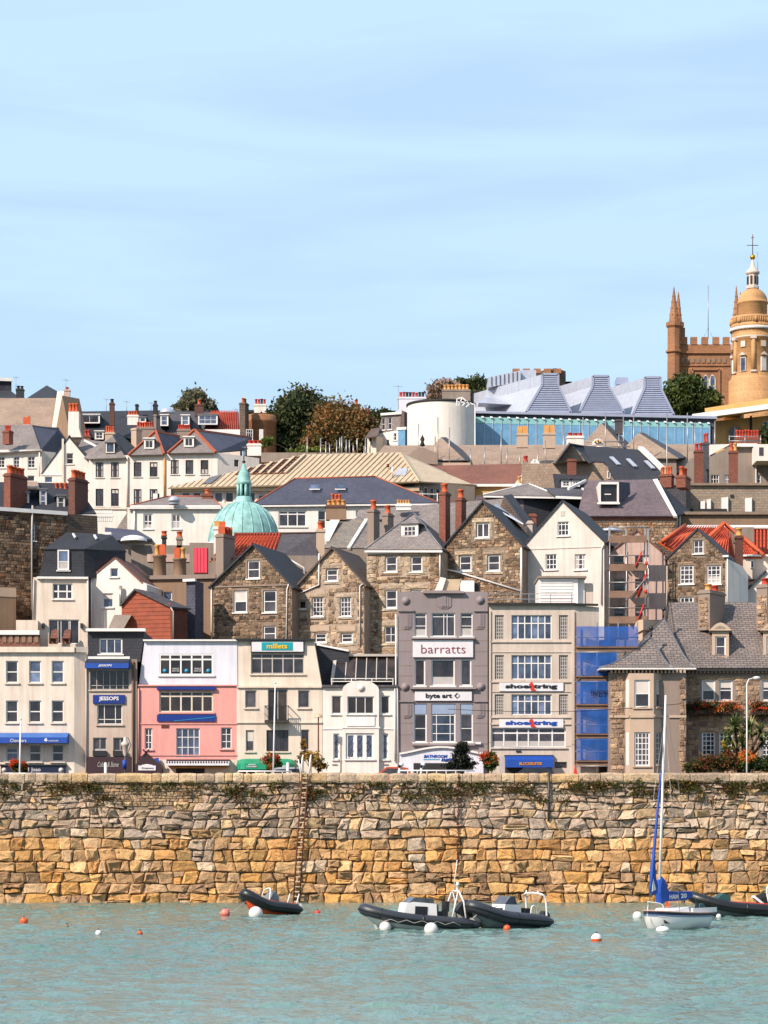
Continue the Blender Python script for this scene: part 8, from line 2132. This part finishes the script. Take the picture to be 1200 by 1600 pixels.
e = outboard(t, T, -1.85, z0+.25, 'black', -.45, 1.25); rx(t, T, 'bow_post', 'white_clean', MB().bar((2.0, 0, .35), (1.75, 0, -.25), .07)); rx(t, T, 'grab_line', 'greyframe', MB().tube([(-1.6+.35*i, w+.28, z0+(.02 if i % 2 else -.1)) for i in range(11)], .015, 4))
# 3: dark inflatable turned to the camera
t, T, z0, w = rib('dark inflatable turned towards the viewer with orange buoy at its side', 790, 1450, 4.5, 1.85, 42, 'hypalon', 'hullgrey', .28, .40, 3.0)
cs = rx(t, T, 'console', 'hullwhite', MB().prism([(-.6, -.42, z0-.1), (.6, -.42, z0-.1), (.45, -.42, z0+.62), (-.5, -.42, z0+.62)], (0, .8, 0))); rx(t, T, 'windscreen', 'perspex', MB().prism([(-.3, -.38, z0+.63), (.45, -.38, z0+.63), (.15, -.34, z0+.98), (-.1, -.34, z0+.98)], (0, .74, 0)), cs); rx(t, T, 'locker_door', 'black', MB().box((.52, -.3, z0+.22), (.6, .3, z0+.46)), cs)
rx(t, T, 'seat', 'black', MB().box((-1.2, -.3, z0), (-.75, .3, z0+.5)))
rx(t, T, 'arch', 'white_clean', MB().tube(catmull([(-1.9, -.62, z0), (-1.8, -.6, z0+.9), (-1.6, -.46, z0+1.15), (-1.6, .46, z0+1.15), (-1.8, .6, z0+.9), (-1.9, .62, z0)], 4), .045, 6).lathe((-1.6, .3, z0+1.15), [(.04, 0), (.04, .12), (0, .14)], 6).lathe((-1.6, -.4, z0+1.15), [(.04, 0), (.04, .14), (0, .16)], 6)); rx(t, T, 'grab_rail', 'white_clean', MB().tube(catmull([(-1.0, .5, z0), (-1.05, .5, z0+.55), (-1.3, .5, z0+.55), (-1.35, .5, z0)], 4), .03, 6))
rx(t, T, 'bow_post', 'white_clean', MB().bar((2.05, 0, .3), (1.8, 0, -.2), .09)); rx(t, T, 'tow_rope', 'greyframe', MB().tube(catmull([(1.2, w+.1, z0+.55), (1.9, .3, .6), (2.2, 0, .25), (2.9, -.2, .05), (3.4, -.4, .02)], 4), .02, 4)); outboard(t, T, -2.3, z0-.1, 'black', 0, .8)
# 4: dark inflatable cut by the right edge
t, T, z0, w = rib('dark inflatable with red trim and teal cover at the right edge', 1160, 1432, 5.6, 2.0, 10, 'hypalon_dark', 'hullgrey', .27, .42, 2.5)
for sy in (-1, 1): rx(t, T, 'tube_trim', 'potred', MB().tube(catmull([(-2.6, sy*(w-.05), z0+.24), (-.5, sy*(w-.05), z0+.28), (1.0, sy*(w-.12), z0+.32), (1.9, sy*w*.6, z0+.5)], 4), .05, 5))
rx(t, T, 'cover', 'teal', MB().prism([(.7, -.4, z0-.1), (1.5, -.4, z0-.1), (1.4, -.35, z0+.5), (1.15, -.35, z0+.72), (.8, -.35, z0+.6)], (0, .8, 0))); outboard(t, T, -1.1, z0+.1, 'black', .5, 1.1); rx(t, T, 'arch', 'white_clean', MB().tube(catmull([(-1.3, .5, z0), (-1.05, .45, z0+.9), (-1.25, .4, z0+1.3), (-1.7, .4, z0+1.3), (-1.9, .45, z0+.9), (-1.75, .5, z0)], 4), .045, 6).lathe((-1.5, .4, z0+1.3), [(.06, 0), (.06, .25), (0, .3)], 6)); rx(t, T, 'engine_pad', 'hullwhite', MB().obox((-.75, .1, z0+.42), (.28, 0, .2), (0, .2, 0), (-.03, 0, .05)))

# sailing boat
TH = 50.0; Ys = ywater(1452); sp = P(1051, 1452, Ys); sp.z = 0
sb = thing('sailing_boat', 'small white sailing boat with blue sail cover and tall white mast', 'sailing boat', sp)
T = Matrix.Translation(sp) @ Matrix.Rotation(math.pi + R(TH), 4, 'Z'); LB = 3.9
def hb(x): k = (x+LB/2)/LB; return .95*min(1, (1-k)**.55*1.55)*(.82+.18*min(1, k*3)) if k < 1 else 0
def sheer(x): k = (x+LB/2)/LB; return .66+.16*k*k
st = [-LB/2+LB*i/14 for i in range(15)]; m = MB(); vs = []; prof = ((1, 1), (.99, .8), (.94, .45), (.78, .1), (.45, -.16), (0, -.26)); n = len(prof)*2-1
for x in st:
    h_, z_ = hb(x), sheer(x); rk = max(0, (x-LB*.3)/(LB*.2))
    ring = [Vector((x - .28*rk*(1-q)*max(0, 1-q), h_*p, z_*q if q > 0 else q)) for p, q in prof]; vs += ring + [Vector((p.x, -p.y, p.z)) for p in ring[-2::-1]]
m.add(vs, [(i*n+j, (i+1)*n+j, (i+1)*n+j+1, i*n+j+1) for i in range(14) for j in range(n-1)] + [tuple(range(n))], 0, None, True); xf(m, T).build('hull', M['hullwhite'], sb)
def band(a, b, mat, e, name):
    m = MB()
    for sg in (1, -1):
        vs = []
        for x in st:
            h_, z_ = hb(x)+e, sheer(x); vs += [Vector((x+e, sg*h_, z_*a)), Vector((x+e, sg*h_*.995, z_*b))]
        m.add(vs, [(2*i, 2*i+1, 2*i+3, 2*i+2) for i in range(14)])
    xf(m, T).build(name, M[mat], sb)
band(1.0, .86, 'navy', .02, 'sheer_stripe'); band(.82, .78, 'bluelight', .018, 'thin_stripe')
m = MB(); vs = []
for x in st: vs += [Vector((x, hb(x), sheer(x)+.005)), Vector((x, 0, sheer(x)+.06)), Vector((x, -hb(x), sheer(x)+.005))]
m.add(vs, [(3*i+j, 3*i+3+j, 3*i+4+j, 3*i+1+j) for i in range(14) for j in range(2)]); xf(m, T).build('deck', M['hullwhite'], sb)
m = MB(); vs = []
for x in st: vs += [Vector((x, hb(x)+.03, sheer(x)+.03)), Vector((x, -hb(x)-.03, sheer(x)+.03))]
xf(MB().tube(vs[0::2], .035, 5).tube(vs[1::2], .035, 5), T).build('rubbing_strake', M['palepink'], sb)
cb = rx(sb, T, 'cabin', 'hullwhite', MB().add([(-.5, -.55, .68), (1.0, -.38, .74), (1.0, .38, .74), (-.5, .55, .68), (-.5, -.48, .95), (.8, -.28, .92), (.8, .28, .92), (-.5, .48, .95)], [(0, 1, 5, 4), (1, 2, 6, 5), (2, 3, 7, 6), (3, 0, 4, 7), (4, 5, 6, 7)])); 
for sg in (-1, 1): rx(sb, T, 'coaming', 'hullwhite', MB().obox((-1.5, sg*.62, .8), (.95, 0, 0), (0, .05, 0), (0, 0, .1)))
ar = rx(sb, T, 'bow_arrow', 'black', MB().prism([(1.45, hb(1.45)+.02, .47), (1.40, hb(1.4)+.02, .30), (1.15, hb(1.15)+.02, .28), (1.28, hb(1.28)+.02, .36)], (0, .01, 0)))
mb, mt = T @ Vector((.72, 0, .9)), None
mb = P(1029.5, 1412, Ys - math.sin(R(TH))*.7); mt = mb + Vector((P(1040.5, 1086, mb.y).x - mb.x, .1, P(1040, 1086, mb.y).z - mb.z))
MB().tube([mb, mb.lerp(mt, .5), mt], [.06, .055, .04], 10).build('mast', M['white_clean'], sb)
def mp(y_, dx=0, dy=0): 
    t_ = (P(0, y_, mb.y).z-mb.z)/(mt.z-mb.z); p = mb.lerp(mt, t_); return p + Vector((dx, dy, 0))
MB().tube([mp(1281, -.55, -.15), mp(1279.5), mp(1281, .42, .15)], .022, 5).build('spreader', M['white_clean'], sb)
bowp = T @ Vector((LB/2-.12, 0, .86))
jt = mp(1150); MB().tube([bowp, jt], .014, 5).build('forestay', M['steel'], sb)
js = [bowp.lerp(jt, k) for k in (.1, .14, .2, .3, .45, .6, .8)]; MB().tube(js, [.02, .05, .1, .07, .06, .05, .02], 8).build('furled_jib', M['blue'], sb)
jf = Facade(sb, O=bowp, yaw=TH); jf.shape([(1016.5, 1399), (1019, 1350), (1022, 1340), (1024, 1372), (1027, 1384), (1026, 1396), (1020, 1397)], .05, 'jib_clew', 'blue', .1); jf.shape([(1017, 1393), (1018.5, 1372), (1023, 1390)], .07, 'jib_panel', 'signwhite', .02)
for dx, dy in ((-.5, -.5), (.5, .5)):
    MB().tube([T @ Vector((.6, dx*1.5, .8)), mp(1281, dx, dy*.4), mp(1120)], .01, 4).build('shroud', M['steel'], sb)
MB().tube([T @ Vector((-LB/2, 0, .7)), mp(1092)], .01, 4).build('backstay', M['steel'], sb)
cf = Facade(sb, O=mb, yaw=TH)
cov = [(1028, 1412.5), (1033.5, 1412.5), (1038, 1409), (1047, 1408), (1060, 1407.5), (1071, 1407), (1077, 1403), (1080.5, 1399.5), (1077, 1392.5), (1066, 1393), (1052, 1393), (1041, 1392), (1037.5, 1385), (1034.5, 1371), (1031, 1368), (1028.5, 1376), (1027, 1395)]
core = [cf.uz(*p) for p in cov]; cu = sum(p[0] for p in core)/len(core); cz = sum(p[1] for p in core)/len(core); m = MB(); n = len(core)
rings = []
for off, k in ((.05, 1.0), (.14, .9)):
    for sg in (1, -1): rings.append([cf.w(u, z + (0 if k == 1 else 0), sg*off) if k == 1 else cf.w(u + (cu-u)*.06, z + (cz-z)*.18, sg*off) for u, z in core])
f1, f1b, f2_, f2b = rings
m.add(f1 + f1b + f2_ + f2b, [(i, (i+1) % n, 2*n+(i+1) % n, 2*n+i) for i in range(n)] + [(n+i, 3*n+i, 3*n+(i+1) % n, n+(i+1) % n) for i in range(n)] + [(i, n+i, n+(i+1) % n, (i+1) % n) for i in range(n)] + [tuple(range(2*n, 3*n)), tuple(range(3*n, 4*n))[::-1]], 0, None, False)
cv = m.build('sail_cover', M['blue'], sb); cf.text('HAM', 1041, 1397.5, 1055, 1404.5, 'whiteprint', .16, bold=.02, parent=cv); cf.text('20', 1059, 1396, 1068, 1403, 'whiteprint', .16, bold=.03, parent=cv)
MB().tube([cf.pt(1030, 1408), cf.pt(1081, 1400)], .045, 8).build('boom', M['terracotta'], sb)
MB().tube(catmull([T @ Vector(p) for p in ((1.3, .42, .8), (1.35, .35, 1.1), (1.8, .08, 1.2), (1.8, -.08, 1.2), (1.35, -.35, 1.1), (1.3, -.42, .8))], 5), .022, 6).build('pulpit', M['white_clean'], sb)
MB().obox(cf.pt(1052, 1414, -.3), (.06, 0, .02), (0, .05, 0), (-.06, 0, .24)).build('tiller_cover', M['orange'], sb)
outboard(sb, T, -LB/2-.15, .55, 'teal', .1, .8)
MB().tube([bowp, T @ Vector((LB/2-.1, .15, .3)), T @ Vector((LB/2+.1, .35, -.1))], .015, 4).build('mooring_line', M['greyframe'], sb)

def buoy(label, px, pyc, r, top, low=None, squash=1.0, band=.35, fl=True, yw=None):
    yb = pyc + r*.7; Yb = ywater(yb) if yw is None else yw; c = P(px, pyc, Yb); s = sc(Yb); c.z = r*s*.5
    t = thing('buoy', label, 'buoy', c, 'mooring buoys on the water'); k = MB(); pr = sphere_prof(r*s, 14); k.lathe(c, [(a*squash, b) for a, b in pr], 20)
    if low: k.m = [1 if (sum(k.v[i].z for i in f)/4 - c.z) < r*s*(band*2-1) else 0 for f in k.f]
    k.build('float', [M[top], M[low or top]], t); MB().lathe(c + Vector((0, 0, r*s*.96)), [(.02, 0), (.035, .04), (0, .08)], 6).build('eye', M['dark'], t)
M['buoywhite'] = plain('buoy_white', (232, 230, 226), .4); M['buoyred'] = plain('buoy_red', (232, 60, 40), .4); M['buoypink'] = plain('buoy_pink', (240, 132, 116), .4); M['buoyorange'] = plain('buoy_orange', (236, 92, 34), .4)
buoy('orange red buoy far left on open water', 37.5, 1438, 6.3, 'buoyorange'); buoy('tiny dull brown float between the orange red and small white buoys', 104.5, 1446.5, 3, 'brownrender', 'dark'); buoy('small white buoy out on the water left of centre', 154, 1457, 5, 'buoywhite'); buoy('tiny orange brown float right of the small white buoy', 219, 1457.5, 4, 'terracotta', 'dark')
buoy('pink buoy with red base left of the small black inflatable', 352, 1425.5, 7.3, 'buoypink', 'buoyred', band=.42); buoy('big white buoy at the bow of the small black inflatable', 399.5, 1425, 11, 'buoywhite', 'dark', band=.2); buoy('small bright red buoy right of the ladder foot', 496, 1425.5, 4.6, 'buoyred'); buoy('white ball fender under the bow of the long grey inflatable', 602, 1447, 9.3, 'buoywhite'); buoy('big white buoy before the stern of the long grey inflatable', 673.5, 1450, 10.7, 'buoywhite', 'dark', band=.12)
buoy('orange buoy beside the dark inflatable turned to the viewer', 792, 1449.5, 5.6, 'buoyorange'); buoy('white buoy with red underside alone right of centre', 932, 1465, 8.6, 'buoywhite', 'buoyorange', band=.55); buoy('oblong white fender float under the sailing boat bow', 1035.5, 1449, 6, 'buoywhite', None, 1.8, yw=ywater(1456)); buoy('white ball buoy at the stem of the sailing boat', 996, 1430, 7.5, 'buoywhite'); buoy('small white float before the inflatable at right edge', 1123, 1431, 4, 'buoywhite')
